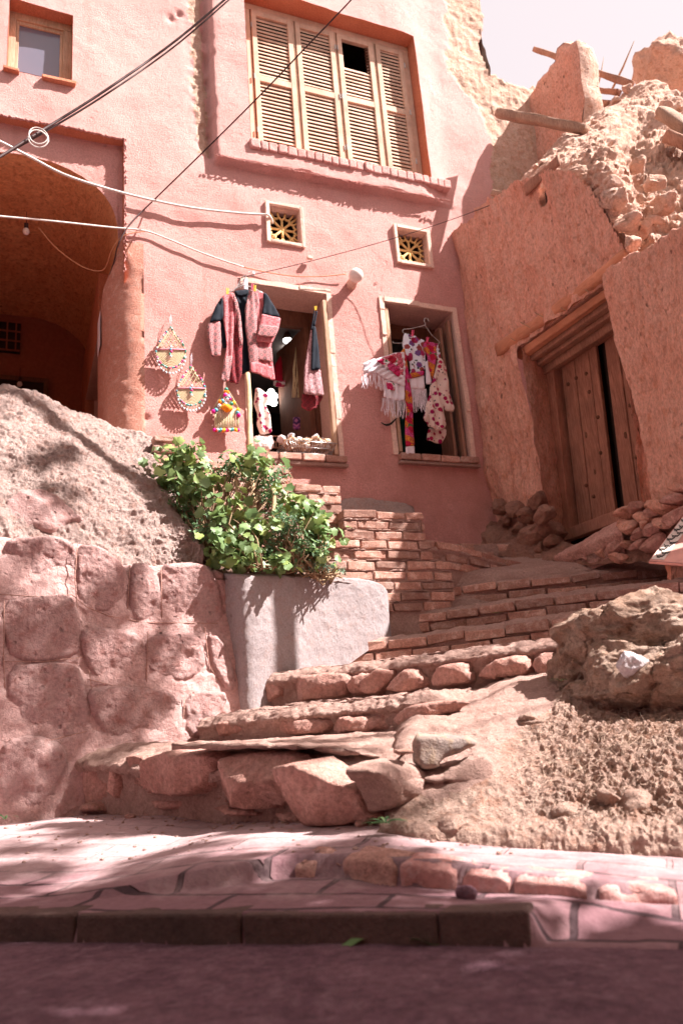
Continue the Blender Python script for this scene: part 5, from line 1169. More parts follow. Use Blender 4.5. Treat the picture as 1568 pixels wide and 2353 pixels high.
# ================================================================ LEFT: STONE WALL, CEMENT WALL, MUD BANK
PW = vplane(aty(0, 1850, 3.92), aty(600, 1600, 4.58))
sw_ = thing('stone_retaining_wall', PW.w(.4, 0, -.3), 'bulging pink stone wall with wide smooth mortar joints at the left', 'stone wall')
topw = [(-260, 1225), (0, 1232), (90, 1236), (180, 1242), (240, 1268), (300, 1291), (390, 1296), (480, 1300), (530, 1318), (560, 1335)]
botw = [(-260, 1935), (0, 1925), (90, 1915), (160, 1905), (200, 1895), (240, 1880), (390, 1840), (480, 1800), (560, 1760), (620, 1740)]
G = []
for t_ in np.linspace(0, 1, 8):
    G.append([(lambda a, b: PW.w(a[0]+(b[0]-a[0])*t_, -.015-.10*(1-t_)**3+.07*t_**2, a[1]+(b[1]-a[1])*t_))(PW.px(*tp), PW.px(*bt)) for tp, bt in zip(topw, botw)])
back = [[p+np.array([-.0, .0, 0])-PW.n*.16+np.array([0, 0, .02]) for p in G[0]], [p-PW.n*.06+np.array([0, 0, .02]) for p in G[0]]]
patch('mortar_face', back+G, 220, 260, lambda V, N_: .014*fbm(V, .25, 3, 191)+.008*fbm(V, .06, 4, 192)+.004*ridge(V, .04, 3, 193), M['pinkmortar'], sw_)
SD = [[(20, 1250), (60, 1238), (140, 1240), (168, 1262), (166, 1340), (130, 1360), (60, 1352), (25, 1318)],
      [(186, 1262), (230, 1262), (280, 1300), (292, 1345), (262, 1392), (240, 1405), (190, 1395), (180, 1330)],
      [(305, 1300), (340, 1302), (362, 1320), (366, 1380), (352, 1412), (320, 1425), (300, 1400)],
      [(378, 1306), (430, 1300), (478, 1308), (500, 1370), (504, 1420), (460, 1432), (390, 1430), (374, 1400)],
      [(488, 1310), (520, 1325), (524, 1400), (512, 1400), (500, 1350)],
      [(20, 1388), (80, 1380), (155, 1372), (175, 1420), (178, 1490), (140, 1512), (60, 1515), (25, 1490)],
      [(192, 1460), (230, 1445), (300, 1455), (326, 1480), (328, 1560), (300, 1570), (240, 1565), (200, 1520)],
      [(345, 1470), (400, 1455), (450, 1462), (464, 1500), (460, 1540), (420, 1562), (390, 1560), (345, 1530)],
      [(478, 1470), (508, 1470), (530, 1520), (540, 1580), (520, 1590), (490, 1545)],
      [(35, 1540), (100, 1532), (170, 1532), (188, 1580), (200, 1640), (180, 1680), (110, 1690), (50, 1688), (30, 1620)],
      [(215, 1590), (260, 1580), (340, 1588), (400, 1600), (415, 1650), (400, 1690), (330, 1700), (260, 1690), (225, 1650)],
      [(430, 1600), (480, 1590), (520, 1600), (500, 1650), (470, 1690), (430, 1690)],
      [(20, 1712), (80, 1700), (140, 1720), (150, 1790), (120, 1840), (50, 1860), (10, 1840), (0, 1760)],
      [(-150, 1400), (-20, 1390), (0, 1450), (-10, 1600), (-120, 1620), (-180, 1500)],
      [(-150, 1250), (-20, 1250), (0, 1350), (-60, 1380), (-160, 1360)], [(-180, 1640), (-20, 1640), (-10, 1800), (-150, 1820)]]
for i, P in enumerate(SD):
    P = np.array(P, float); c_ = P.mean(0); P = c_+(P-c_)*np.array([1.19, 1.17])
    ys = np.mean(P[:, 1]); t_ = float(np.clip((ys-1250)/600, 0, 1))
    pillow('stone', P, PW, -.013-.10*(1-t_)**3+.07*t_**2, .008+.007*(i % 3), M['pinkstone'], sw_, seed=40+i, g=.0075, w=.03, rough=.013, rsize=.08, tilt=(.06*math.sin(i*3), .12*math.cos(i*2)), sink=.03, it=1, facet=.1)
uL = PW.px(-255, 1500)[0]; zL = PW.px(-255, 1226)[1]
G = [[PW.w(u, -.3, zL+.02) for u in np.linspace(-4.6, uL+.02, 6)]]+[[PW.w(u, -.015-.10*(1-t)**3+.07*t**2, zL+(-.55-zL)*t) for u in np.linspace(-4.6, uL+.02, 6)] for t in np.linspace(0, 1, 6)]
patch('mortar_face', G, 110, 200, lambda V, N_: .03*fbm(V, .3, 4, 191)+.008*fbm(V, .06, 4, 192), M['pinkstone'], sw_)
# scored lines in the joints
def px_on(pl, pts_, off): return [pl.w(*(lambda q: (q[0], off, q[1]))(pl.px(x, y, off))) for x, y in pts_]
for i, pl_ in enumerate([[(0, 1365), (100, 1372), (165, 1366), (200, 1395), (250, 1415), (330, 1430), (500, 1432)], [(178, 1250), (172, 1330), (180, 1420), (190, 1500), (200, 1560)], [(298, 1298), (292, 1420)], [(370, 1305), (372, 1430)], [(340, 1450), (336, 1560), (345, 1600)], [(5, 1520), (100, 1520), (188, 1510)], [(10, 1380), (8, 1500), (14, 1680)], [(20, 1700), (120, 1700), (200, 1680)], [(470, 1440), (480, 1530), (520, 1590), (540, 1620)], [(205, 1540), (215, 1620), (240, 1680), (262, 1705)], [(200, 1560), (260, 1575), (330, 1580)], [(424, 1600), (420, 1680)]]):
    ys = np.mean([p[1] for p in pl_]); t_ = float(np.clip((ys-1250)/600, 0, 1)); off = -.015-.10*(1-t_)**3+.07*t_**2+.006
    MB().tube(px_on(PW, pl_, off), .0028, 5).build('joint_line', M['stone'], sw_, True)
# cement wall with a rounded end
cw = thing('cement_wall', PW.w(1.4, 0, .1), 'smooth grey cement planter wall with a rounded right end', 'planter wall')
Ct = [(512, 1322, 4.56), (560, 1322, 4.46), (640, 1322, 4.60), (720, 1324, 4.78), (800, 1328, 4.95), (858, 1334, 5.08), (888, 1352, 5.18), (893, 1385, 5.30)]
Cb = [(535, 1650, 4.56), (575, 1640, 4.44), (650, 1590, 4.58), (722, 1545, 4.76), (800, 1480, 4.93), (858, 1440, 5.06), (890, 1415, 5.16), (893, 1400, 5.30)]
top = [aty(*c) for c in Ct]; bot = [aty(x, y, Y) for x, y, Y in Cb]
for q in range(len(bot)): bot[q][2] = min(bot[q][2], top[q][2]-.2)-.12
G = [[p+np.array([-.10, .14, -.02]) for p in top], [p+np.array([-.05, .07, .012]) for p in top], [p+np.array([-.01, .012, .006]) for p in top]]+[[t+(b-t)*k for t, b in zip(top, bot)] for k in (.06, .3, .6, 1.0)]
patch('wall_face', G, 150, 260, lambda V, N_: .010*fbm(V, .3, 3, 195)+.003*fbm(V, .07, 3, 196)+.0015*fbm(V, .02, 2, 197), M['cement'], cw)
# mud bank
cols = [(-1500, 800, 4.2, 1215, 2.9), (-850, 830, 4.4, 1220, 3.25), (-420, 850, 4.6, 1225, 3.55), (-200, 872, 4.75, 1228, 3.75), (0, 896, 4.95, 1232, 3.98), (75, 912, 5.02, 1236, 4.06), (140, 938, 5.1, 1240, 4.14), (205, 966, 5.2, 1255, 4.2), (280, 985, 5.28, 1285, 4.28), (350, 1003, 5.35, 1296, 4.36), (385, 1085, 5.2, 1298, 4.4), (425, 1180, 5.0, 1300, 4.45), (460, 1255, 4.8, 1305, 4.5), (482, 1310, 4.62, 1330, 4.55)]
G = []
for t_ in (-.35, -.12, 0, .15, .32, .5, .68, .84, 1.0, 1.12):
    row = []
    for (x, y0, Y0, y1, Y1) in cols:
        a = aty(x, y0, Y0); b = aty(x, y1, Y1); b = b+np.array([-.06, .08, .0])
        if t_ < 0: p = a+np.array([0, -t_*1.6, t_*.9])
        elif t_ > 1: p = b+np.array([0, 0, -.15])
        else:
            p = a+(b-a)*t_; p = p+np.array([0, -.3, 1.0])/1.05*.13*math.sin(math.pi*t_)
        row.append(p)
    G.append(row)
def dsp_bank(V, N_):
    D_ = V+.03*fbm(V, .2, 2, 7)[:, None]
    return .05*fbm(V, .45, 3, 201)+.020*fbm(V, .12, 4, 202)+.016*ridge(D_, .045, 3, 203)+.008*fbm(V, .018, 3, 204)+.05*smooth(.2, .6, fbm(V, .33, 2, 209))*0
o = patch('mud_bank', G, 340, 520, dsp_bank, M['bank']); tag(o, kind='structure')
# bedrock swelling through the bank at the left
for i, (x, y, Y, sx, sy, sz) in enumerate(((85, 1200, 4.30, .30, .2, .19), (215, 1300, 3.66, .10, .06, .03))):
    if i: continue
    c = aty(x, y, Y); V_, F_ = rock_vf([0, 0, 0], (sx, sy, sz), 50+i, 5, .06, 60, .4); V_ = V_+c; V_ += (V_-c)*(.10*fbm(V_, .1, 4, 4))[:, None]; o = mesh_obj('bedrock', V_, F_, M['pinkstone'], loc=c); tag(o, 'smooth rounded pinkish rock showing through the mud bank above the stone wall', 'rock')
# planter soil
Gs = [[(500, 1335, 4.5), (640, 1335, 4.7), (800, 1340, 4.95), (890, 1360, 5.3)], [(470, 1300, 4.75), (600, 1290, 5.0), (760, 1300, 5.2), (880, 1330, 5.4)], [(420, 1180, 5.2), (560, 1200, 5.4), (720, 1230, 5.5), (800, 1300, 5.6)]]
o = patch('soil', [[aty(*c) for c in r] for r in Gs], 50, 70, lambda V, N_: .02*fbm(V, .15, 4, 205), M['soil']); tag(o, kind='structure')
# ================================================================ TREES (standing just right of the picture)
def leafquads(C, size, r_, droop=.3, asp=.5):
    n = len(C); a = r_.normal(0, 1, (n, 3)); a[:, 2] -= droop; a /= np.linalg.norm(a, axis=1, keepdims=True)
    b = np.cross(a, r_.normal(0, 1, (n, 3))); b /= np.linalg.norm(b, axis=1, keepdims=True); s = size*r_.uniform(.7, 1.3, n)[:, None]; c = np.cross(a, b)
    V = np.stack([C, C+a*s*.5+b*s*asp*.5+c*s*.08, C+a*s, C+a*s*.5-b*s*asp*.5+c*s*.08], 1).reshape(-1, 3)
    F = [(4*i, 4*i+1, 4*i+2, 4*i+3) for i in range(n)]; return V, F
def tree(name, base, lean, h, r0, clumps, n, size, label, seed, limbs, lsc=1.0):
    r_ = np.random.default_rng(seed); t = thing(name, base, label, 'tree'); base = np.array(base, float)
    top = base+np.array(lean)+np.array([0, 0, h]); mb = MB(); P = [base-np.array([0, 0, .1])]
    for k in range(1, 9):
        q = k/8; P.append(base+(top-base)*q+np.array([.03*math.sin(q*5+seed), .03*math.cos(q*4+seed), 0]))
    mb.tube(P, [r0*(1.15-.55*q) for q in np.linspace(0, 1, 9)], 10)
    mb.build('trunk', M['bark'], t, True)
    lb = MB()
    for ci_, (c, rr, w) in enumerate(clumps):
        if lsc < 1 and ci_ % 3: continue
        c = np.array(c, float); a = P[int(np.clip((c[2]-base[2]-1.2)/h*8, 3, 8))]; m_ = (a+c)/2+np.array([0, 0, .25]); lb.tube([a, m_, c, c+(c-m_)*.5], [r0*.45*lsc, r0*.33*lsc, r0*.2*lsc, r0*.06], 7)
        for k in range(limbs):
            d = r_.normal(0, 1, 3); d /= np.linalg.norm(d); e = c+d*np.array(rr)*.85; lb.tube([m_+(c-m_)*r_.uniform(.3, 1), c+d*np.array(rr)*.4, e], [r0*.16*lsc, r0*.10*lsc, .004], 5)
    lb.build('limbs', M['bark'], t, True)
    Cs = []
    tot = sum(w for _, _, w in clumps)
    for c, rr, w in clumps:
        k = int(n*w/tot); sub = max(4, int(k/45)); sc = []
        for _ in range(sub):
            d = r_.normal(0, 1, 3); d /= np.linalg.norm(d); sc.append(np.array(c)+d*np.array(rr)*r_.uniform(.3, 1)**.5)
        sc = np.array(sc); idx = r_.integers(0, sub, k); Cs.append(sc[idx]+r_.normal(0, 1, (k, 3))*np.array(rr)*.17)
    C = np.concatenate(Cs); V, F = leafquads(C, size, r_)
    mesh_obj('crown', V, F, M['leaf'], t, False); return t
M['bark'] = mud('tree_bark', (.16, .11, .08), (.28, .20, .16), big=6, fine=30, bd=.01, stretch=(1, 1, .3))
TREES = True
if TREES:
    tree('street_tree', (2.86, 4.08, -.4), (.05, .0, 0), 8.6, .085, [((3.0, 3.7, 9.6), (.8, .8, .8), 1.0), ((3.5, 3.6, 10.0), (.9, .9, .8), 1.0)], 1500, .12, 'slim tree just right of the picture whose straight shadow falls on the cement wall', 3, 5)
    Sn = np.array(Sdir[:])
    def cast(P, t): return tuple(np.array(P)+Sn*t)
    PWc = lambda x, y: (lambda q: PW.w(q[0], 0, q[1]))(PW.px(x, y, 0))
    cl_ = [(cast(PWc(x, y), t), (r, r, r), w) for x, y, t, r, w in ((40, 1300, 8.6, .24, 1.), (110, 1420, 8.9, .22, .9), (60, 1560, 8.7, .26, 1.2), (150, 1640, 9.0, .24, 1.), (80, 1760, 8.8, .32, 1.6), (210, 1800, 8.9, .22, .9), (250, 1380, 8.8, .16, .5), (330, 1340, 9.1, .15, .5), (400, 1470, 8.8, .15, .45), (300, 1560, 9.0, .14, .4), (440, 1350, 9.1, .12, .3), (-60, 1420, 8.7, .3, 1.), (-60, 1650, 8.8, .3, 1.), (350, 1640, 8.8, .12, .3))]
    cl_ += [(cast(aty(x, y, Y), t), (r, r, r), w) for x, y, Y, t, r, w in ((30, 1090, 4.5, 8.5, .24, 1.), (110, 1165, 4.3, 8.6, .16, .5))]
    cl_ += [(cast((x, y, -.35), t), (.3, .24, .2), w) for x, y, t, w in ((-1.0, 3.3, 8.8, .8), (-.5, 2.9, 8.8, .8), (-1.1, 2.8, 8.6, .9), (-.1, 2.65, 8.9, .6), (-1.3, 3.7, 8.9, .7), (-.6, 3.35, 9.0, .5), (-.2, 2.4, 8.8, .8), (-.75, 2.55, 8.7, .9), (-1.5, 3.2, 8.8, .8))]
    cl_ = [(c, tuple(q*.85 for q in r), w*(.62 if i_ < 14 else (1.2 if i_ < 16 else 1.5))) for i_, (c, r, w) in enumerate(cl_)]
    tree('street_tree', (7.2, 3.2, -.45), (-.2, .0, 0), 6.4, .10, cl_, 2000, .12, 'tall leafy tree beyond the right edge shading the stone wall', 5, 2, .35)
    st_ = []
    for i, x in enumerate((-1.3, -.8, -.3, .2, .7, 1.2)):
        for j, y in enumerate((.75, 1.15, 1.55, 1.95)):
            if j == 3 and x > 0: continue
            st_.append((cast((x, y, -.5), 5.4+.5*math.sin(i*2+j*1.7)), (.40, .30, .36), 1.))
    for x, y in ((-1.3, 2.3), (-.8, 2.3), (-.35, 2.2)): st_.append((cast((x, y, -.43), 5.6), (.34, .2, .3), .55))
    tree('street_tree', (4.2, -.3, -.5), (0, 0, 0), 3.2, .12, st_, 14500, .12, 'low spreading tree beyond the right edge shading the street', 8, 2)
    tree('street_tree', (-3.2, -1.2, -.5), (.4, .3, 0), 4.6, .16, [((-2.2, .2, 5.6), (1.6, 1.2, .8), 1.3), ((-.4, -.6, 6.0), (1.7, 1.3, .8), 1.5), ((-3.8, .6, 5.4), (1.4, 1.3, .9), 1.), ((1.2, -1.2, 5.8), (1.5, 1.4, .8), 1.2), ((-2.0, -2.4, 4.6), (1.9, 1.4, .9), 1.2), ((0.3, -3.2, 3.6), (2.2, 1.0, 1.4), 1.2), ((-1.2, .9, 6.6), (1.6, .8, .6), 1.1), ((.6, .3, 6.6), (1.6, .9, .6), 1.2), ((2.4, -2.2, 4.6), (1.6, 1.2, 1.2), 1.2), ((-4.6, 1.8, 5.8), (1.3, 1.1, .9), 1.)], 17000, .19, 'added broad tree, unseen behind the viewer, shading the street from the sky', 9, 6)  # crown added overhead, out of view, to keep sky light off the street
# house added across the street, unseen, to block sky light from the shade
oh = thing('added_opposite_house', (0, -5.5, -.5), 'added plain mud plastered house, unseen behind the viewer, blocking sky light', 'house')
mb = MB(); mb.box([-11, -8.5, -.6], [20, 0, 0], [0, 3, 0], [0, 0, 7.6]); mb.build('wall', M['plaster'], oh, bevel=.05)  # wall of the added unseen house
for x_ in (-8, -4.5, -1, 2.5, 6): MB().box([x_, -5.52, 2.6], [.9, 0, 0], [0, .06, 0], [0, 0, 1.3]).build('window', M['wood_dark'], oh, bevel=.01)  # windows of the added unseen house
MB().box([-2.6, -5.52, -.55], [1.1, 0, 0], [0, .06, 0], [0, 0, 2.0]).build('door', M['wood'], oh, bevel=.01)  # door of the added unseen house
# ================================================================ PLANTS IN THE PLANTER
def lobed(n_l=5):
    pts_ = []
    for k in range(n_l*4+1):
        th = math.pi*(.5-.86)+ (2*math.pi*.86)*k/(n_l*4); r = .62+.38*abs(math.cos((k/(n_l*4))*math.pi*n_l))**.7
        pts_.append((math.sin(th-math.pi*.5+math.pi*.5)*0, 0))
    out = []
    for k in range(n_l*4+1):
        ph = -math.pi*.84+2*math.pi*.84*k/(n_l*4); r = .78+.22*abs(math.cos(math.pi*n_l*(k/(n_l*4))))**.8*(1-.2*abs(ph)/math.pi)
        out.append((math.sin(ph)*r*.62, .15+math.cos(ph)*r*.62+.25))
    return [(0, 0)]+out
LOBE = lobed()
def leaves(mb, C, size, r_, shape='lobe', face=(.3, -.6, .7), spread=.65):
    fx = np.array(face)/np.linalg.norm(face)
    for c in C:
        n = fx+r_.normal(0, spread, 3); n /= np.linalg.norm(n); a = np.cross(n, r_.normal(0, 1, 3)); a /= np.linalg.norm(a); a[2] -= .3; a /= np.linalg.norm(a); b = np.cross(n, a); s = size*r_.uniform(.6, 1.35)
        if shape == 'lobe':
            V = [c]+[c+s*(a*(y)+b*x)+n*s*(.22*x*x*2-.18*y*y+r_.normal(0, .025)) for x, y in LOBE[1:]]; cc = c+s*a*.35+n*s*.05
            V.append(cc); k = len(V)-1; F = [(k, i, i+1) for i in range(1, k-1)]+[(k, 0, 1), (k, k-1, 0)]
        else:
            V = [c, c+s*(a*.35+b*.24)+n*s*.06, c+s*a*.75+s*b*.12+n*s*.03, c+s*a-n*s*.06, c+s*a*.75-s*b*.12+n*s*.03, c+s*(a*.35-b*.24)+n*s*.06, c+s*a*.4-n*s*.03]
            F = [(6, 0, 1), (6, 1, 2), (6, 2, 3), (6, 3, 4), (6, 4, 5), (6, 5, 0)]
        mb.add(np.array(V), F)
def plant(name, base, clumps, size, shape, mat, label, cat, seed, stems=True, spread=.65):
    r_ = np.random.default_rng(seed); t = thing(name, base, label, cat); lm = MB(); sm = MB()
    for (x, y, Y, rx, ry, n) in clumps:
        C = []; n = int(n*1.6)
        c0 = aty(x, y, Y)
        sc = Y/FPX
        sub = [np.array([r_.normal(0, .5)*rx*sc, r_.normal(0, .05), r_.normal(0, .5)*ry*sc]) for _ in range(max(2, n//7))]
        for k in range(n):
            s = sub[k % len(sub)]; C.append(c0+s+r_.normal(0, size*.7, 3)*np.array([1, .7, 1]))
        C = [c for c in C if c[2] > .965+.02*r_.random() or c[0] < -.95]
        leaves(lm, C, size, r_, shape, spread=spread)
        if stems:
            b = np.array(base)
            for s in sub[::2]:
                e = c0+s; m_ = (b+e)/2+r_.normal(0, .04, 3); sm.tube([b+r_.normal(0, .05, 3)*np.array([1, 1, 0]), m_, e+np.array([0, .02, 0])], [.006, .005, .002], 5)
    lm.build('leaves', mat, t, True)
    if stems: sm.build('stems', M['stem'], t, True)
    return t
plant('grape_vine', aty(500, 1290, 4.75), [(400, 1095, 4.9, 34, 50, 60), (440, 1060, 4.9, 40, 26, 34), (470, 1120, 4.85, 30, 40, 32), (380, 1060, 4.95, 18, 24, 18), (425, 1150, 4.8, 30, 30, 28), (455, 1045, 4.9, 14, 14, 8), (575, 1065, 4.9, 34, 22, 26), (610, 1075, 4.9, 22, 16, 14)], .054, 'lobe', M['leaf'], 'big leaved grape vine climbing at the upper left of the planter', 'vine', 11)
plant('grape_vine', aty(600, 1310, 4.55), [(520, 1250, 4.55, 34, 40, 56), (560, 1295, 4.5, 45, 20, 46), (600, 1215, 4.6, 40, 30, 34), (505, 1190, 4.65, 24, 30, 24), (640, 1300, 4.5, 34, 16, 30), (545, 1180, 4.7, 22, 26, 18)], .052, 'lobe', M['leaf'], 'grape vine spreading low over the left end of the cement wall', 'vine', 12)
plant('leafy_bush', aty(700, 1310, 4.75), [(705, 1190, 4.85, 30, 26, 34), (728, 1225, 4.8, 22, 30, 32), (690, 1170, 4.9, 26, 22, 22), (665, 1140, 4.95, 20, 20, 12), (725, 1285, 4.75, 24, 20, 26)], .052, 'lobe', M['leaf'], 'upright bright green bush at the right end of the planter against the bricks', 'bush', 13)
plant('privet_shrub', aty(680, 1310, 4.7), [(655, 1220, 4.75, 45, 40, 260), (700, 1265, 4.7, 45, 34, 260), (620, 1270, 4.65, 34, 30, 160), (640, 1180, 4.85, 24, 30, 100)], .034, 'leaf', M['leaf2'], 'dark small leaved shrub filling the middle of the planter', 'shrub', 14)
plant('privet_shrub', aty(470, 1280, 4.8), [(520, 1080, 4.95, 50, 20, 150), (440, 1180, 4.8, 34, 34, 130), (400, 1135, 4.85, 20, 30, 70), (600, 1100, 4.95, 34, 24, 110), (470, 1225, 4.65, 24, 30, 90), (620, 1150, 4.95, 24, 30, 80), (540, 1060, 5.0, 30, 10, 50)], .036, 'leaf', M['leaf2'], 'small leaved shrub trailing between the vine leaves at the planter left', 'shrub', 15)
plant('sprig_plant', aty(640, 1170, 5.0), [(640, 1080, 5.05, 14, 12, 26), (655, 1068, 5.05, 8, 6, 12), (628, 1100, 5.05, 14, 12, 26), (610, 1070, 5.1, 10, 12, 14)], .034, 'leaf', M['leaf2'], 'thin sprig with narrow leaves reaching up beside the tall pole', 'plant', 16)
plant('herb_plant', aty(740, 1325, 4.75), [(745, 1308, 4.72, 34, 10, 200), (700, 1312, 4.65, 24, 8, 90), (778, 1318, 4.85, 10, 6, 50)], .020, 'leaf', M['leaf3'], 'low pale grey green herb spilling at the planter edge on the right', 'herb', 17, spread=.9)
# weed at the foot of the corner boulder
def weed(P, n, L_, label, seed, name='weed'):
    r_ = np.random.default_rng(seed); mb = MB()
    for k in range(n):
        th = r_.uniform(0, 2*math.pi); d = np.array([math.cos(th), math.sin(th)*.6, 0]); up = r_.uniform(.2, 1.0); s = L_*r_.uniform(.6, 1.2); b = np.cross(d, [0, 0, 1.0])
        V = []
        for q in np.linspace(0, 1, 7):
            c = P+d*s*q+np.array([0, 0, s*up*(q-q*q*.9)+.008]); w = s*.11*math.sin(math.pi*min(q*.9+.08, 1))*(1+.3*math.sin(q*19)); V += [c-b*w, c+b*w]
        mb.add(np.array(V), [(2*i, 2*i+1, 2*i+3, 2*i+2) for i in range(6)])
    o = mb.build(name, M['leaf2'], smooth_=True); tag(o, label, 'weed')
weed(aty(886, 1898, 2.60), 14, .075, 'small green weed growing at the foot of the corner boulder', 3)
weed(aty(1288, 1570, 3.25), 9, .05, 'tiny weed in the crack between the steps and the big boulder', 4)
weed(aty(12, 1888, 3.1), 5, .07, 'broad green leaf weed at the left foot of the stone wall', 5)
weed(aty(1140, 1412, 4.75), 8, .035, 'tuft of grass on the brick step', 6)
# poles and stakes
def stakeobj(a, b, r, label, mat='stake'):
    a = np.array(a); b = np.array(b); P = [a+(b-a)*q+np.array([.006*math.sin(q*9), .004*math.cos(q*7), 0]) for q in np.linspace(0, 1, 12)]
    o = MB().tube(P, [r*(1+.12*math.sin(k*2.3)) for k in range(12)], 8).build('garden_stake', M[mat], smooth_=True); tag(o, label, 'stake')
stakeobj(aty(588, 1300, 4.85), aty(568, 858, 5.75), .019, 'tall peeled pole leaning from the planter up to the hanging jacket')
stakeobj(aty(627, 1300, 4.75), aty(627, 1123, 4.9), .014, 'short upright stake in the planter right of the tall pole')
stakeobj(aty(600, 1300, 4.55), aty(545, 1170, 4.75), .013, 'grey stake leaning left low in the planter')
stakeobj(aty(562, 1210, 4.7), aty(536, 1080, 4.95), .011, 'thin stake leaning left high in the planter')


# ================================================================ CABLES AND LAMPS
def spl(P, n=40):
    P = np.array(P, float); return [_cr(P, t) for t in np.linspace(0, len(P)-1, n)]
def cable(P, r, mat, label, n=50, cat='cable'):
    o = MB().tube(spl(P, n), r, 6).build('cable', M[mat], smooth_=True); tag(o, label, cat); return o
hp_ = lambda x, y, n: (lambda q: H.w(q[0], n, q[1]))(H.px(x, y, n))
cable([hp_(-40, 384, 1.9), hp_(75, 312, 1.8), hp_(240, 208, 1.6), hp_(400, 95, 1.4), hp_(525, -10, 1.3), hp_(580, -60, 1.2)], .008, 'cable_dark', 'dark thick cable running diagonally up across the house, upper strand of two')
cable([hp_(-40, 380, 1.88), hp_(75, 318, 1.78), hp_(240, 218, 1.58), hp_(400, 106, 1.38), hp_(535, -10, 1.28), hp_(590, -60, 1.18)], .006, 'cable_dark', 'dark cable running just under the upper strand across the house')
cable([hp_(840, -40, 1.5), hp_(805, 0, 1.4), hp_(700, 110, 1.1), hp_(600, 215, .8), hp_(480, 335, .4), hp_(350, 462, .04), hp_(300, 512, .04), hp_(272, 560, .03), hp_(262, 600, -.1), hp_(240, 670, -.3)], .006, 'cable_dark', 'thin dark wire crossing the shutters down to the passage corner')
cable([hp_(-40, 308, .35), hp_(0, 324, .30), hp_(70, 360, .22), hp_(160, 405, .15), hp_(300, 447, .06), hp_(430, 475, .05), (hp_(540, 488, .045)), hp_(600, 492, .05), hp_(614, 492, .06), hp_(622, 500, .03), hp_(626, 512, -.05)], .011, 'cable_pale', 'pale thick cable sweeping into the left star vent')
cable([hp_(-40, 492, .30), hp_(0, 496, .28), hp_(120, 507, .2), hp_(250, 521, .06), hp_(330, 529, .03), hp_(385, 548, .03), hp_(450, 575, .03), hp_(510, 597, .03), hp_(560, 613, .03)], .0075, 'cable_pale', 'cream cord strung over the passage mouth to the shop window')
cable([hp_(560, 613, .03), hp_(620, 626, .03), hp_(680, 634, .03), hp_(740, 634, .03), hp_(795, 629, .05)], .005, 'cable_ochre', 'thin ochre cord drooping from the window corner to the globe lamp')
cable([hp_(545, 640, .05), hp_(575, 632, .06), hp_(710, 600, .12), hp_(900, 548, .25), hp_(1080, 488, .55), hp_(1300, 400, .9), hp_(1568, 290, 1.3), hp_(1660, 250, 1.5)], .0035, 'cable_dark', 'very thin dark wire rising to the right over the ruin')
cable([hp_(88, 522, -.5), hp_(130, 570, -.45), hp_(185, 610, -.4), hp_(225, 622, -.32), hp_(243, 612, -.22), hp_(258, 572, -.05), hp_(285, 540, .03), hp_(335, 530, .03)], .0045, 'cable_ochre', 'thin orange cord looping down inside the passage')
# coil of wire on the thick cable
c = hp_(88, 322, 1.8); th = np.linspace(0, 4*math.pi, 50); o = MB().tube([c+UH*.055*math.cos(t)*(1-.1*t/12)+np.array([0, 0, .065*math.sin(t)*(1-.1*t/12)])+NH*.004*t for t in th], .004, 5).build('wire_coil', M['cable_pale'], smooth_=True); tag(o, 'small coil of pale wire hanging at the diagonal cables', 'wire coil')
# porcelain clip
c = hp_(710, 597, .03); o = MB().box(c-UH*.025, UH*.05, NH*.03, [0, 0, .03]).build('cable_clip', M['white_trim'], bevel=.005); tag(o, 'tiny white clip on the wall above the globe lamp wire', 'clip')
# globe lamp
m, nt, b = newmat('frosted_globe'); b.inputs['Base Color'].default_value = (.80, .70, .66, 1); b.inputs['Roughness'].default_value = .25; b.inputs['Subsurface Weight'].default_value = .0; M['globe'] = m
lc = hp_(817, 632, .13); gl = thing('globe_lamp', lc, 'white glass globe lamp on the pink wall between the two shop windows', 'lamp')
MB().ball(lc, .066, 24, 16).build('glass_globe', M['globe'], gl, True); MB().tube([lc-NH*.13+[0, 0, -.03], lc-NH*.06+[0, 0, -.012], lc-NH*.045], [.05, .042, .036], 14).build('lamp_base', M['white_trim'], gl, True)
# passage bulbs
def bulb(P, label, r=.028, lit=False):
    t = thing('light_bulb', P, label, 'light bulb'); MB().ball(P, r, 12, 8, sc=(1, 1, 1.15)).build('glass', M['globe'] if not lit else M['lit'], t, True); MB().tube([P+[0, 0, r*.9], P+[0, 0, r*2.6]], [r*.65, r*.6], 10).build('socket', M['cable_dark'], t, True); MB().tube([P+[0, 0, r*2.6], P+[0, 0, r*2.6+.12]], .003, 5).build('cord', M['cable_dark'], t)
M['lit'] = emit('lit_lamp', (1, .98, .95), 4.0)
bulb(hp_(60, 531, -.6), 'bare bulb hanging under the passage vault', .03)
bulb(hp_(45, 882, -2.5), 'dim bulb over the dark door at the back of the passage', .028)
# lamps in the shop
def Jc(zx, zy): return 332+zx*.2897, 611.5+zy*.2897
t = thing('bell_lamp', hp_(*Jc(1130, 560), -1.0), 'dark bell lamp glowing white at the top of the left shop window', 'lamp')
P = hp_(*Jc(1130, 560), -1.0); MB().tube([P+[0, 0, .11], P+[0, 0, .05], P, P-[0, 0, .03]], [.015, .02, .045, .055], 16).build('shade', M['wood_dark'], t, True); MB().ball(P-[0, 0, .035], .045, 14, 10, sc=(1, 1, .7)).build('lit_bulb', M['lit'], t, True)
P = hp_(*Jc(1120, 655), -1.3); o = MB().ball(P, .03, 12, 8, sc=(.8, .8, 1.4)).build('shop_bulb', M['lit'], smooth_=True); tag(o, 'small lit bulb below the bell lamp inside the shop', 'light bulb')
t = thing('cluster_lamp', hp_(*Jc(1005, 1030), -.9), 'white glowing cluster lamp low inside the left shop window', 'lamp')
mb = MB()
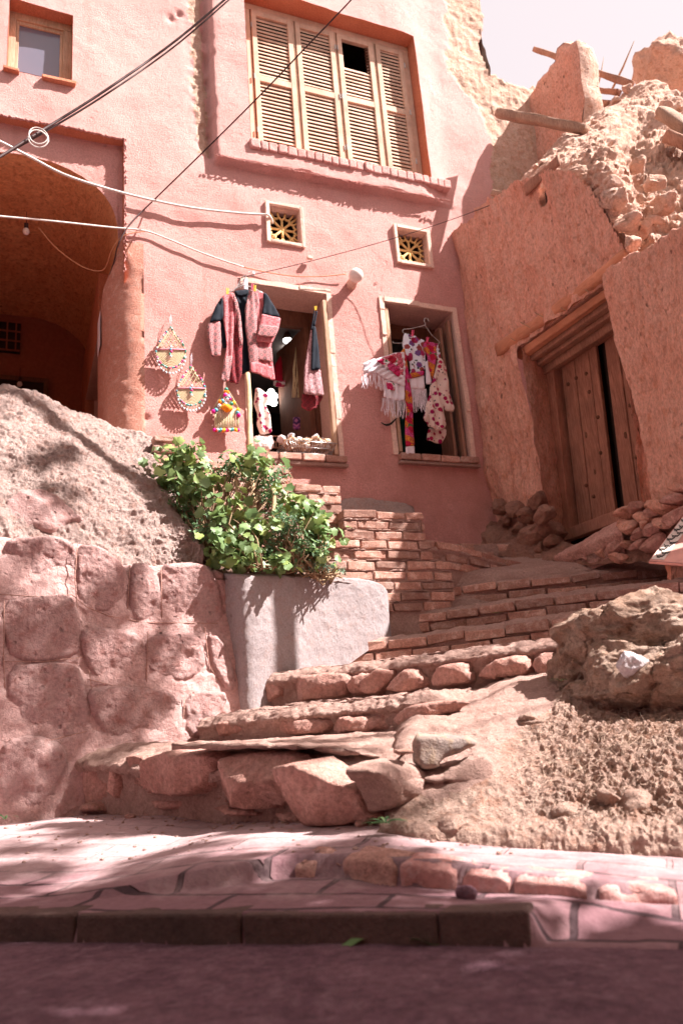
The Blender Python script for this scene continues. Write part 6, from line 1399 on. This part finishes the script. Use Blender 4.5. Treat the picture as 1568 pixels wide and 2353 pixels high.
for (dx, dz) in ((0, .05), (.03, .01), (-.03, .015), (.0, -.03), (.02, -.06), (-.025, -.045)): mb.ball(hp_(*Jc(1005, 1035), -.9)+UH*dx+np.array([0, 0, dz]), .034, 12, 8)
mb.build('lit_bulb', M['lit'], t, True)

# ================================================================ CLOTHES AND SOUVENIRS
def jp(poly, off): return [H.px(*Jc(a, b), off) for a, b in poly]
jk = thing('hanging_jacket', hp_(*Jc(770, 920), .08), 'pink and navy patterned open jacket hanging beside the left shop window', 'jacket', rot=math.atan2(UH[1], UH[0]))
def jc(name, poly, off, mat, **k):
    k['bulge'] = k.get('bulge', .02)*.5; k['w'] = .018; return cloth(name, jp(poly, off), H, off, M[mat], jk, **k)
jc('lining', [(712, 195), (830, 183), (815, 330), (805, 520), (838, 822), (772, 860), (760, 600), (745, 400)], .045, 'navy', bulge=.012, fold=.006, freq=60)
jc('side_panel', [(600, 430), (622, 380), (655, 640), (622, 652), (604, 560)], .060, 'navy', bulge=.012, fold=.003)
jc('sleeve', [(612, 240), (560, 320), (515, 442), (560, 435), (604, 428), (625, 400), (622, 260)], .085, 'navy', bulge=.03, fold=.004)
jc('cuff', [(516, 446), (496, 475), (505, 580), (530, 714), (602, 712), (612, 600), (603, 432)], .075, 'diamond', bulge=.03, fold=.004, freq=50)
jc('front_panel', [(610, 235), (700, 203), (710, 420), (704, 640), (668, 916), (603, 905), (640, 700), (652, 640), (622, 400)], .085, 'lace', bulge=.016, fold=.006, freq=55)
jc('hem_panel', [(640, 720), (700, 700), (668, 916), (603, 905)], .094, 'diamond', bulge=.016, fold=.004, freq=55)
jc('front_border', [(700, 200), (735, 270), (768, 430), (778, 600), (772, 850), (742, 934), (672, 914), (704, 640), (710, 420)], .080, 'diamond_red', bulge=.02, fold=.008, freq=50)
jc('front_edge', [(700, 200), (735, 270), (768, 430), (778, 600), (770, 640), (745, 560), (738, 420), (712, 300)], .106, 'diamond', bulge=.012, fold=.004, freq=55)
jc('front_panel', [(892, 190), (942, 205), (962, 290), (935, 400), (895, 560), (1008, 600), (1000, 660), (1036, 905), (960, 880), (900, 850), (895, 640), (886, 480)], .075, 'lace', bulge=.016, fold=.007, freq=45)
jc('hem_panel', [(850, 640), (1006, 640), (1018, 760), (900, 740), (840, 760)], .090, 'diamond', bulge=.016, fold=.004, freq=45)
jc('front_edge', [(832, 180), (895, 188), (903, 260), (890, 480), (900, 640), (905, 835), (840, 838), (822, 640), (800, 480), (795, 330)], .096, 'diamond', bulge=.014, fold=.005, freq=55)
jc('hem_border', [(838, 760), (905, 762), (1020, 800), (1036, 905), (960, 880), (900, 850), (840, 838)], .106, 'lace', bulge=.010, fold=.004, freq=45)
jc('sleeve', [(940, 205), (966, 215), (1020, 300), (1075, 402), (1000, 396), (928, 376), (945, 300)], .10, 'navy', bulge=.03, fold=.004)
jc('cuff', [(928, 374), (1000, 394), (1080, 408), (1062, 500), (1012, 608), (884, 592), (908, 480)], .11, 'lace', bulge=.03, fold=.004)
jc('cuff_band', [(912, 460), (1068, 478), (1030, 562), (893, 548)], .137, 'diamond', bulge=.012, fold=.002)
jc('collar', [(706, 192), (830, 182), (826, 215), (790, 232), (735, 232)], .062, 'navy', bulge=.012, fold=.001)
hk = MB()
cx0 = [hp_(*Jc(a, b), .07) for a, b in ((640, 232), (700, 190), (770, 150), (830, 160), (945, 210))]
hk.tube(spl(cx0, 20), .004, 5); hk.tube(spl([hp_(*Jc(a, b), .06) for a, b in ((770, 150), (790, 120), (800, 90), (815, 60), (850, 40), (870, 60), (850, 80))], 24), .003, 5)
for pp in (((720, 180), (760, 110), (800, 60), (830, 42)), ((740, 180), (800, 130), (840, 70), (870, 48)), ((700, 190), (740, 150), (790, 130), (820, 160))): hk.tube(spl([hp_(*Jc(a, b), .05) for a, b in pp], 16), .0028, 5)
hk.build('wire_hanger', M['metal'], jk, True)
MB().pbox(H, *sorted((H.px(*Jc(785, 150), .05)[0], H.px(*Jc(818, 150), .05)[0])), .03, .055, H.px(*Jc(800, 185), .05)[1], H.px(*Jc(800, 95), .05)[1]).build('cloth_tie', M['shawl'], jk, bevel=.006)
def peg(zx, zy, off, mat, label, tilt=0.0, J=Jc, L_=.06):
    P = hp_(*J(zx, zy), off); t = np.array([0, 0, 1.0])*math.cos(tilt)+UH*math.sin(tilt); mb = MB(); mb.box(P-UH*.009, UH*.007, NH*.012, t*L_); mb.box(P+UH*.001, UH*.007+[0, 0, .0], NH*.012, t*L_+UH*.006); o = mb.build('clothes_peg', mat, bevel=.002); tag(o, label, 'clothes peg')
py_ = plain('yellow_plastic', (.85, .60, .05), .4); pp_ = plain('pink_plastic', (.80, .10, .22), .4)
peg(655, 225, .12, py_, 'yellow clothes peg on the left shoulder of the jacket'); peg(872, 200, .12, py_, 'yellow clothes peg on the right lapel of the jacket'); peg(855, 190, .115, pp_, 'pink clothes peg beside the yellow one on the right lapel'); peg(1352, 350, .05, py_, 'yellow clothes peg holding the waistcoat straps', L_=.04)
vs = thing('hanging_waistcoat', hp_(*Jc(1340, 1110), .03), 'navy and speckled pink waistcoat hanging at the right of the left window', 'waistcoat', rot=math.atan2(UH[1], UH[0]))
def vc(name, poly, off, mat, **k): return cloth(name, jp(poly, off), H, off, M[mat], vs, **k)
vc('body', [(1318, 500), (1338, 470), (1330, 640), (1322, 820), (1395, 815), (1422, 1025), (1345, 1022), (1260, 1005), (1268, 800), (1298, 620)], .02, 'vestlace', bulge=.02, fold=.006, freq=45)
vc('navy_panel', [(1335, 460), (1358, 480), (1378, 640), (1395, 815), (1322, 825), (1325, 640)], .04, 'navy', bulge=.016, fold=.004, freq=45)
vc('strap', [(1343, 352), (1352, 352), (1335, 500), (1318, 500)], .04, 'navy', bulge=.004, fold=0, w=.01, it=0); vc('strap', [(1362, 352), (1372, 354), (1352, 470), (1338, 460)], .045, 'navy', bulge=.004, fold=0, w=.01, it=0)
vc('inside', [(1250, 1005), (1345, 1022), (1420, 1025), (1370, 1120), (1300, 1150), (1242, 1115)], -.03, 'diamond_red', bulge=.012, fold=.006)
# straw wall hangings
def hanging(cx, top, hcx, hcy, rx, ry, base_off, label, seed):
    t = thing('straw_wall_hanging', hp_(*Jc(hcx, hcy+ry+60), base_off), label, 'wall hanging', 'straw half moon wall hangings'); r_ = np.random.default_rng(seed)
    def q(a, b, o=0): return hp_(*Jc(a, b), base_off+o)
    st_ = MB()
    for k in range(11):
        f = 1-.088*k
        st_.tube([q(hcx+rx*f*math.cos(a), hcy+ry*f*math.sin(a), .012) for a in np.linspace(0, math.pi, 26)], .0050, 5)
    st_.build('half_moon', M['straw'], t, True)
    nt_ = MB()
    for s in (-1, 1):
        nt_.tube(spl([q(cx, top), q((cx+hcx)/2+s*rx*.42, (top+hcy)/2, .01), q(hcx+s*rx, hcy, .01)], 16), .006, 6)
    for k in range(1, 6):
        f = k/6; y = top+(hcy-top)*f; w = rx*f**1.1; xc = cx+(hcx-cx)*f; m_ = 2*k
        pts_ = [q(xc-w+2*w*j/m_, y+(14 if j % 2 else -14), .008) for j in range(m_+1)]; nt_.tube(pts_, .0058, 5)
    nt_.build('net', M['straw'], t, True)
    rb = MB().tube([q(hcx-rx, hcy, .02), q(hcx, hcy-4, .022), q(hcx+rx, hcy, .02)], .0055, 6).build('ribbon', plain('pink_ribbon', (.75, .30, .40), .8) if 'ribbon' not in M else M['ribbon'], t, True)
    class BB:
        def __init__(s, m_): s.m = m_
        def ball(s, *a, **k): MB().ball(*a, **k).build('bead', s.m, t, True)
    bd_ = [BB(M[q_]) for q_ in ('bead_w', 'bead_b', 'bead_p', 'bead_g')]
    for k in range(60):
        u = r_.random()
        if u < .5:
            s = r_.choice([-1, 1]); f = r_.random(); P = q((cx+s*0)+(hcx+s*rx-cx)*f+s*rx*.12*math.sin(f*3.1), top+(hcy-top)*f, .016)
        else: a = r_.uniform(0, math.pi); P = q(hcx+rx*1.03*math.cos(a), hcy+ry*1.03*math.sin(a), .016)
        bd_[k % 4].ball(P, r_.uniform(.006, .010), 6, 5)
    for k in range(5): bd_[k % 4].ball(q(hcx+r_.uniform(-8, 8), hcy-20+k*18, .026), .011, 6, 5)
    for k in range(14):
        a = math.pi*(k+.5)/14; x = hcx+rx*math.cos(a); y = hcy+ry*math.sin(a); l = 42
        st2 = MB() if k == 0 else st2; st2.tube([q(x, y, .012), q(x+2, y+l, .012)], .0035, 5); bd_[0].ball(q(x+2, y+l+6, .012), .009, 6, 5, sc=(1, 1, 1.3))
    st2.build('tassels', M['straw'], t, True)
    lp = MB().tube([q(cx-4, top, 0), q(cx-6, top-60, -.01), q(cx+4, top-100, -.03), q(cx+6, top-50, -.01), q(cx+2, top, 0)], .0022, 5); lp.build('loop', M['shawl'], t, True)
M['ribbon'] = plain('pink_ribbon', (.75, .30, .40), .8)
M['bead_w'] = plain('white_bead', (.70, .72, .75), .3); M['bead_b'] = plain('blue_bead', (.12, .38, .50), .3); M['bead_p'] = plain('pink_bead', (.65, .06, .25), .3); M['bead_g'] = plain('green_bead', (.05, .30, .22), .3); M['bead_o'] = plain('orange_pompom', (.85, .28, .02), .9); M['bead_y'] = plain('yellow_pompom', (.85, .62, .05), .9); M['bead_r'] = plain('red_pompom', (.65, .03, .03), .9); M['bead_m'] = plain('magenta_pompom', (.65, .02, .28), .9)
hanging(205, 480, 208, 660, 115, 140, .055, 'straw half moon wall hanging with beads, the upper left one on the pink wall', 1)
hanging(370, 788, 370, 968, 112, 130, .06, 'straw half moon wall hanging with beads, lower and right of its twin', 2)
t = thing('pompom_wall_hanging', hp_(*Jc(650, 1320), .05), 'straw strand wall hanging with colourful pompoms below the jacket', 'wall hanging'); r_ = np.random.default_rng(5)
q = lambda a, b, o=0: hp_(*Jc(a, b), .055+o)
mb = MB()
for k in range(15): x = 560+k*13; mb.tube([q(x, 1138, .01), q(x+r_.normal(0, 1.5), 1220, .012), q(x, 1290, .01)], .0058, 6)
mb.build('strands', M['straw'], t, True)
mb = MB()
for s in (-1, 1): mb.tube([q(647, 965), q(647+s*55, 1050), q(647+s*100, 1132)], .006, 6)
mb.tube([q(545, 1134), q(650, 1142), q(750, 1134)], .007, 6)
for k in range(8): mb.tube([q(647+r_.uniform(-20, 20), 1000+k*14), q(647+r_.uniform(-70, 70), 1060+k*9), q(647+r_.uniform(-90, 90), 1110)], .004, 5)
mb.tube([q(647, 965), q(646, 920)], .004, 5)
mb.build('frame_cords', M['straw'], t, True)
cs_ = ['bead_m', 'bead_o', 'bead_g', 'bead_r', 'bead_y', 'bead_b', 'bead_w']; mbs = {}
class PB:
    def __init__(s, m_): s.m = m_
    def ball(s, *a, **k): MB().ball(*a, **k).build('pompom', s.m, t, True)
mbs = {c: PB(M[c]) for c in cs_}
for k in range(30):
    f = r_.random()**.7; x = 647+r_.uniform(-95, 95)*f; y = 975+150*f; mbs[cs_[r_.integers(7)]].ball(q(x, y, .022), r_.uniform(.010, .018), 8, 6)
for k in range(15): mbs[cs_[k*3 % 7]].ball(q(552+k*13.5, 1298+r_.uniform(-4, 6), .012), .015, 8, 6)
for (x, y) in ((545, 1150), (565, 1140), (735, 1160), (745, 1180), (740, 1140)): mbs[cs_[r_.integers(7)]].ball(q(x, y, .02), .018, 8, 6)
mbs['bead_o'].ball(q(652, 1125, .04), .034, 10, 8); mbs['bead_o'].ball(q(632, 1120, .03), .024, 10, 8); mbs['bead_o'].ball(q(675, 1128, .03), .024, 10, 8)
# things inside the left window
fb = thing('rose_print_blouse', hp_(*Jc(940, 1330), -.05), 'white blouse with dark roses bunched behind the pole in the left window', 'blouse', rot=math.atan2(UH[1], UH[0]))
cloth('body', jp([(880, 960), (930, 975), (985, 1030), (960, 1110), (995, 1190), (1008, 1320), (920, 1335), (890, 1250), (895, 1180), (868, 1090)], -.06), H, -.06, M['floral_cream'], fb, bulge=.05, fold=.012, freq=40)
o = thing('red_dress', hp_(*Jc(1090, 930), -.8), 'deep red dress with pale hem hanging inside the left window', 'dress', rot=math.atan2(UH[1], UH[0]))
cloth('dress', jp([(1030, 780), (1080, 700), (1185, 690), (1190, 780), (1150, 930), (1020, 930)], -.8), H, -.8, plain('crimson', (.42, .01, .04), .8), o, bulge=.05, fold=.02, freq=30); cloth('hem', jp([(1022, 905), (1120, 905), (1112, 955), (1020, 955)], -.74), H, -.74, M['shawl_rose'], o, bulge=.02, fold=.01)
mb = MB(); r_ = np.random.default_rng(8)
for k in range(16): mb.tube([hp_(*Jc(1205+r_.uniform(-8, 8), 640), -.5), hp_(*Jc(1200+r_.uniform(-30, 30), 820), -.5), hp_(*Jc(1195+r_.uniform(-38, 38), 1040), -.5)], .003, 5)
o = mb.build('straw_bunch', M['straw'], smooth_=True); tag(o, 'thin bunch of hanging straw strands inside the left window', 'straw bunch'); o['kind'] = 'stuff'
o = MB().tube([hp_(*Jc(1205, 1290), -.3), hp_(*Jc(1205, 1205), -.3)], .032, 14).build('striped_roll', lattice('striped_roll', (.16, .05, .22), (.05, .02, .10), (.35, .14, .30), 10), smooth_=True); tag(o, 'small upright purple striped cloth roll behind the basket', 'cloth roll')
bk_ = MB(); a0 = hp_(*Jc(905, 1340), -.20); a1 = hp_(*Jc(1110, 1340), -.20); hh = .105
for zq in (0, .5, 1): bk_.box(a0+[0, 0, -hh*zq-.0], a1-a0-[0, 0, (a1-a0)[2]], -NH*.012, [0, 0, .010])
for k in range(9): bk_.box(a0+(a1-a0)*(k/8)*[1, 1, 0]+[0, 0, -hh], UH*.010, -NH*.010, [0, 0, hh*(.55 if k % 2 else 1)])
o = bk_.build('fretwork_rail', M['wood']); tag(o, 'low wooden fretwork rail across the foot of the left window', 'rail')

# snack basket
bs = thing('wire_basket', hp_(*Jc(1300, 1490), .05), 'low wire basket on the brick sill of the left window', 'basket', rot=math.atan2(UH[1], UH[0]))
A = H.px(*Jc(1110, 1400), .02); u0, zt0 = A; u1 = H.px(*Jc(1500, 1392), .02)[0]; u1 = min(u1, W1[1]-.01); zb0 = W1[2]+.006; n0, n1 = -.19, .085
rim = [H.w(u0, n1, zt0), H.w(u1, n1, zt0), H.w(u1+.01, n0, zt0), H.w(u0-.01, n0, zt0), H.w(u0, n1, zt0)]; bot_ = [H.w(u0+.05, n1-.03, zb0), H.w(u1-.04, n1-.03, zb0), H.w(u1-.04, n0+.03, zb0), H.w(u0+.05, n0+.03, zb0), H.w(u0+.05, n1-.03, zb0)]
mb = MB(); mb.tube(rim, .0042, 6); mb.tube(bot_, .003, 5)
for s in range(4):
    for k in range(1, 20 if s % 2 == 0 else 10):
        q_ = k/(20 if s % 2 == 0 else 10); mb.tube([rim[s]+(rim[s+1]-rim[s])*q_, bot_[s]+(bot_[s+1]-bot_[s])*q_], .0018, 4)
mid_ = [(a*.5+b_*.5) for a, b_ in zip(rim, bot_)]; mb.tube(mid_, .002, 5)
for k in range(1, 8): mb.tube([bot_[0]+(bot_[1]-bot_[0])*k/8, bot_[3]+(bot_[2]-bot_[3])*k/8], .002, 4)
mb.build('wires', M['metal'], bs, True)
m, nt, b = newmat('snack_bag_film'); co = coords(nt); n_ = noise(nt, co, 34, 4, .7); L(nt, ramp(nt, n_, [(.38, (.28, .10, .05)), (.5, (.62, .34, .16)), (.62, (.80, .70, .66))]), b.inputs['Base Color']); b.inputs['Roughness'].default_value = .22; b.inputs['Specular IOR Level'].default_value = .7; bump(nt, b, [(noise(nt, co, 45, 5, .7), .02)]); M['snack'] = m
m2 = plain('clear_film', (.72, .68, .70), .15, 0, .3, 60, .02)
r_ = np.random.default_rng(12); k = 0
for iu in range(4):
    for row in range(2):
        P = H.w(u0+.06+(u1-u0-.11)*iu/3+r_.normal(0, .008), -.04-.10*row+.06, zt0+.005+.03*row+r_.uniform(-.01, .015)); V_, F_ = rock_vf([0, 0, 0], (.062, .055, .05), 60+k, 4, .12, 9); V_ = V_+P; V_ += (V_-P)*(.28*fbm(V_, .03, 3, k))[:, None]
        o = thing('snack_bag', P-[0, 0, .05], 'clear bag of brown snacks, %s from the left in the %s row of the basket' % (('first', 'second', 'third', 'fourth')[iu], ('front', 'back')[row]), 'snack bag', 'snack bags in the wire basket'); mesh_obj('bag', V_, F_, M['snack'], o)
        if (iu+row) % 2 == 0:
            V_, F_ = rock_vf(P+[0, 0, .055], (.028, .022, .024), 80+k, 3, .3, 7); mesh_obj('bag_top', V_, F_, m2, o)
        k += 1
for i, (zx, zy, sx, sz, lab_) in enumerate(((950, 1410, .085, .09, 'white plastic sack slumped at the left of the window sill'), (1085, 1375, .035, .03, 'little knotted clear bag at the left end of the basket'))):
    P = hp_(*Jc(zx, zy), -.06); V_, F_ = rock_vf([0, 0, 0], (sx, .06, sz), 90+i, 4, .12, 9); V_ = V_+P; V_ += (V_-P)*(.18*fbm(V_, .04, 3, i))[:, None]; o = mesh_obj('plastic_bag', V_, F_, plain('white_film', (.70, .56, .54), .3, 0, .3, 40, .02), loc=P-[0, 0, sz]); tag(o, lab_, 'bag')
# ---- right window
def Wc(zx, zy): return 786+zx*.2228, 655+zy*.2228
def wp(poly, off): return [H.px(*Wc(a, b), off) for a, b in poly]
def wq(a, b, off): return hp_(*Wc(a, b), off)
hg = thing('wire_clothes_hanger', wq(850, 340, .02), 'pale wire hanger hooked under the top of the right shop window', 'hanger')
mb = MB(); mb.tube(spl([wq(*p_, .03) for p_ in ((890, 375), (880, 345), (850, 342), (843, 370), (855, 395), (850, 415))], 26), .0035, 6)
mb.tube(spl([wq(*p_, .05) for p_ in ((850, 412), (800, 425), (700, 448), (630, 455), (622, 480), (635, 492))], 30), .0035, 6); mb.tube(spl([wq(*p_, .05) for p_ in ((850, 412), (875, 445), (920, 510), (1000, 585), (985, 600))], 30), .0035, 6)
mb.tube(spl([wq(*p_, .04) for p_ in ((520, 575), (530, 595), (600, 595), (680, 575), (690, 600), (630, 670))], 30), .003, 6); mb.build('wire', M['metal'], hg, True)
def garment(name, label, cat, base): return thing(name, wq(*base, .05), label, cat, rot=math.atan2(UH[1], UH[0]))
g1 = garment('rose_shawl', 'white fringed shawl with red roses blown out to the left of the right window', 'shawl', (400, 1200))
cloth('upper_fold', wp([(215, 795), (430, 735), (560, 695), (640, 690), (648, 900), (640, 1050), (560, 1010), (440, 960), (350, 905), (212, 905)], .10), H, .10, M['shawl'], g1, bulge=.025, fold=.012, freq=40, slant=1.5)
cloth('rose_corner', wp([(345, 775), (440, 735), (600, 688), (630, 800), (628, 960), (560, 930), (500, 880), (430, 830)], .125), H, .125, M['shawl_rose'], g1, bulge=.010, fold=.008, freq=40, slant=1.5)
cloth('lower_fold', wp([(435, 960), (560, 1010), (642, 1040), (640, 1190), (540, 1185), (415, 1160), (425, 1070)], .085), H, .085, M['shawl'], g1, bulge=.02, fold=.012, freq=45)
cloth('rose_corner', wp([(455, 985), (540, 1010), (545, 1090), (460, 1075)], .105), H, .105, M['shawl_rose'], g1, bulge=.01, fold=.004)
mb = MB(); r_ = np.random.default_rng(4)
for k in range(30):
    f = k/29; x = 205+f*225; y = 900+60*max(0, f-.5)*1.2; l = r_.uniform(110, 170); mb.tube(spl([wq(x, y, .10), wq(x+r_.normal(0, 10), y+l*.5, .10), wq(x+r_.normal(0, 14), y+l, .10)], 7), .0022, 4)
for k in range(34):
    f = k/33; x = 415+f*225; y = 1160+20*f; l = r_.uniform(130, 200); mb.tube(spl([wq(x, y, .085), wq(x+r_.normal(0, 12), y+l*.5, .09), wq(x+r_.normal(0, 14), y+l, .085)], 7), .0022, 4)
mb.build('fringe', M['shawl'], g1)
g2 = garment('rose_scarf', 'long narrow scarf densely printed with bright roses down the right window', 'scarf', (690, 1740))
cloth('scarf', wp([(598, 690), (640, 640), (665, 760), (690, 940), (722, 1180), (730, 1400), (742, 1655), (652, 1665), (650, 1400), (642, 1000), (618, 800)], .07), H, .07, M['floral_dense'], g2, bulge=.025, fold=.005)
cloth('scarf_end', wp([(650, 1660), (742, 1650), (745, 1745), (652, 1742)], .065), H, .065, M['shawl'], g2, bulge=.02, fold=.005)
g3 = garment('dark_rose_shawl', 'bluish white shawl with small dark roses pegged in the middle of the hanger', 'shawl', (780, 1080))
cloth('body', wp([(635, 490), (740, 520), (848, 570), (856, 700), (855, 860), (820, 895), (695, 925), (690, 800), (640, 720), (625, 600)], .045), H, .045, M['floral_blue'], g3, bulge=.03, fold=.010, freq=40)
cloth('dark_band', wp([(690, 905), (845, 880), (840, 925), (692, 965)], .062), H, .062, M['floral_dense'], g3, bulge=.012, fold=.002)
cloth('plain_end', wp([(692, 955), (842, 925), (850, 1075), (700, 1065)], .045), H, .045, M['shawl'], g3, bulge=.02, fold=.008)
mb = MB()
for k in range(40): f = k/39; x = 712+f*150; mb.tube(spl([wq(x, 1068, .045), wq(x+r_.normal(0, 6), 1180, .04), wq(x+r_.normal(0, 9)+f*20, 1270+r_.uniform(-40, 50), .04)], 7), .0024, 4)
mb.build('fringe', M['shawl'], g3)
g4 = garment('dense_rose_blouse', 'cloth with dense dark floral print pegged at the right of the hanger', 'blouse', (920, 970))
cloth('front', wp([(845, 575), (950, 590), (972, 700), (962, 780), (930, 975), (888, 860), (870, 720), (832, 640)], .055), H, .055, M['floral_dense'], g4, bulge=.03, fold=.008)
cloth('lining', wp([(855, 790), (880, 770), (925, 1020), (862, 1020)], .05), H, .05, M['shawl'], g4, bulge=.01, fold=.004); cloth('sleeve', wp([(950, 595), (990, 600), (1010, 720), (1010, 780), (965, 760)], .04), H, .04, M['floral_blue'], g4, bulge=.02, fold=.006)
g5 = garment('cream_rose_dress', 'cream dress scattered with magenta roses hanging at the right of the window', 'dress', (960, 1490))
cloth('skirt', wp([(985, 745), (1020, 760), (1078, 860), (1105, 1060), (1150, 1270), (1135, 1312), (1060, 1300), (1035, 1240), (1070, 1450), (1045, 1490), (960, 1490), (880, 1440), (820, 1385), (870, 1220), (915, 1010), (960, 860)], .055), H, .055, M['floral_cream'], g5, bulge=.035, fold=.016, freq=38)
g6 = garment('dim_shawl', 'dim lilac shawl hanging in shade below the cream dress', 'shawl', (950, 1640))
cloth('shawl', wp([(890, 1470), (1070, 1480), (1072, 1540), (1022, 1640), (870, 1595)], -.02), H, -.02, M['floral_cream'], g6, bulge=.02, fold=.01)
g7 = garment('green_cloth', 'very dark green cloth hanging behind the rose scarf', 'cloth', (620, 1740)); cloth('cloth', wp([(595, 1280), (655, 1290), (655, 1740), (590, 1710)], -.04), H, -.04, plain('dark_green', (.004, .05, .035), .8), g7, bulge=.03, fold=.01)
o = MB().tube(spl([wq(*p_, .03) for p_ in ((400, 1415), (450, 1440), (500, 1425), (560, 1370))], 16), [.004+.006*math.sin(math.pi*k/15) for k in range(16)], 6).build('dark_tassel', plain('black_hair', (.01, .015, .012), .7), smooth_=True); tag(o, 'thin black tassel poking left from the right window', 'tassel')
peg(720, 530, .075, pp_, 'pink clothes peg left of the hanger centre', .15, Wc, .065); peg(872, 590, .085, pp_, 'pink clothes peg at the right of the hanger', .12, Wc, .055)
# paper notice in the passage mouth
nq = [(247, 706), (262, 668), (262, 728), (248, 762)]
def onside(x, y): n, z = hside(x, y, -1.625); return P0+(-1.625)*UH+n*NH+np.array([0, 0, z])
cn = [P0+UH*(-1.60)+NH*n+np.array([0, 0, z]) for n, z in ((-.62, 3.30), (-.40, 3.30), (-.40, 3.62), (-.62, 3.62))]
o = MB().box(cn[0]-UH*.004, cn[1]-cn[0], -UH*.002, cn[3]-cn[0]).build('paper_notice', M['shawl'], loc=cn[0]); tag(o, 'small white paper notice pasted just inside the passage mouth', 'notice')
# sign board at the right edge
sb = thing('sign_board', aty(1520, 1295, 4.3), 'pink board with black flower border leaning at the right edge above the steps', 'sign board')
c0, c1, c3 = aty(1489, 1289, 4.30), aty(1640, 1300, 4.05), aty(1572, 1180, 4.62); ex, ez = c1-c0, c3-c0; nb_ = np.cross(ex, ez); nb_ /= np.linalg.norm(nb_); nb_ = nb_ if nb_[1] < 0 else -nb_
MB().box(c0-nb_*.016, ex, nb_*.016, ez).build('board', plain('pink_board', (.66, .33, .28), .7, 0, .2, 8), sb, bevel=.002)
MB().box(c0-nb_*.001, ex, nb_*.0025, ez*.0+ez/np.linalg.norm(ez)*.006).build('edge_line', M['kerbpaint'], sb)
mb = MB(); mb.box(c0+ex*.02+ez*.04+nb_*.0005, ex*.20, nb_*.0025, ez*.92); mb.build('pale_border', plain('pale_paint', (.70, .60, .54), .8), sb)
ink = plain('black_ink', (.015, .012, .015), .7); mb = MB(); r_ = np.random.default_rng(6)
def bq(a, b): return c0+ex*a+ez*b+nb_*.005
for k in range(13):
    b0 = .08+k*.068; a0_ = .12+.05*math.sin(k*2.1)
    mb.tube([bq(a0_+.05*math.cos(t_)*(1-t_/9), b0+.03*math.sin(t_)*(1-t_/9)) for t_ in np.linspace(0, 7, 18)], .0018, 4)
    for d_ in (-1, 1): mb.tube(spl([bq(a0_, b0), bq(a0_+d_*.045, b0+.022), bq(a0_+d_*.07, b0+.05)], 8), [.001, .002, .0028, .0028, .0028, .002, .0015, .001], 4)
mb.build('flower_border', ink, sb)
mb = MB(); mb.tube([bq(.36+.045*math.cos(t_), .45+.05*math.sin(t_)) for t_ in np.linspace(.6, 5.6, 22)], .0035, 5); mb.tube(spl([bq(.42, .30), bq(.47, .36), bq(.52, .30), bq(.58, .34), bq(.60, .42)], 16), .0035, 5); mb.build('lettering', ink, sb)
# fallen leaves, pebbles, litter
yl = plain('yellow_leaf', (.70, .55, .12), .6)
for i, (x, y, Y, lab_, m_) in enumerate(((660, 1627, None, 'pale yellow leaf on the second stone step', yl), (1360, 2058, None, 'yellow leaf lying in the broken gap of the far kerb', yl), (1445, 2078, None, 'yellowish leaf beside the right end of the far kerb', yl), (810, 2172, -.436, 'blurred green leaf on the street in front of the near kerb, left one', M['leaf']), (975, 2170, -.436, 'blurred green leaf on the street right of its twin', M['leaf']))):
    if i == 0: P = atz(x, y, .155)
    elif Y is not None: P = atz(x, y, Y)
    else:
        z = -.38
        for _ in range(10): P = atz(x, y, z); z = float(pave_z(np.array([P[0]]), np.array([P[1]]))[0])+.006
    P = P+np.array([0, 0, .004]); s = .034 if i > 2 else .022; r_ = np.random.default_rng(i); th = r_.uniform(0, 3); a = np.array([math.cos(th), math.sin(th), .1]); b_ = np.array([-math.sin(th), math.cos(th), .15])
    V_ = [P+s*(a*q_)+s*b_*w_+np.array([0, 0, .008*abs(w_)+.004*math.sin(q_*3)]) for q_ in np.linspace(-1, 1, 7) for w_ in (-.45*(1-q_*q_), 0, .45*(1-q_*q_))]
    o = mesh_obj('fallen_leaf', np.array(V_), gridfaces(7, 3), m_, loc=P); tag(o, lab_, 'leaf')
mb = MB(); r_ = np.random.default_rng(9)
def gz(x, y): return float(pz(np.array([x]), np.array([y]))[0])
for k in range(260):
    x = r_.uniform(-1.6, .5); y = r_.uniform(2.3, 3.6)+max(0, -x)*.55; s = r_.uniform(.002, .007)
    if y > np.interp(x, [-1.3, .2], [4.08, 2.75]): y = np.interp(x, [-1.3, .2], [4.05, 2.7])-abs(r_.normal(0, .12))
    V_, F_ = rock_vf([x, y, gz(x, y)+s*.3], (s*1.3, s, s*.8), int(r_.integers(1e6)), 2, .1, 7); mb.add(V_, F_)
o = mb.build('gravel', M['mortar'], smooth_=True); tag(o, kind='stuff')
for i, (x, y, s) in enumerate(((196, 1850, .05), (300, 1880, .02), (560, 1872, .016), (720, 1893, .02), (170, 1866, .03), (830, 1898, .018))):
    z = -.32
    for _ in range(8): P = atz(x, y, z); z = gz(P[0], P[1])
    o = rock('pebble', P+[0, 0, s*.3], (s*1.3, s, s*.7), 900+i, M['stone'], None, 3, .1, 8); tag(o, ['fist sized stone at the left foot of the first step', 'small stone on the dusty walk left of the first rocks', 'pebble below the middle rock of the first step', 'pebble near the corner boulder of the first step', 'stone between the wall foot and the first step', 'pebble left of the green weed'][i], 'stone')
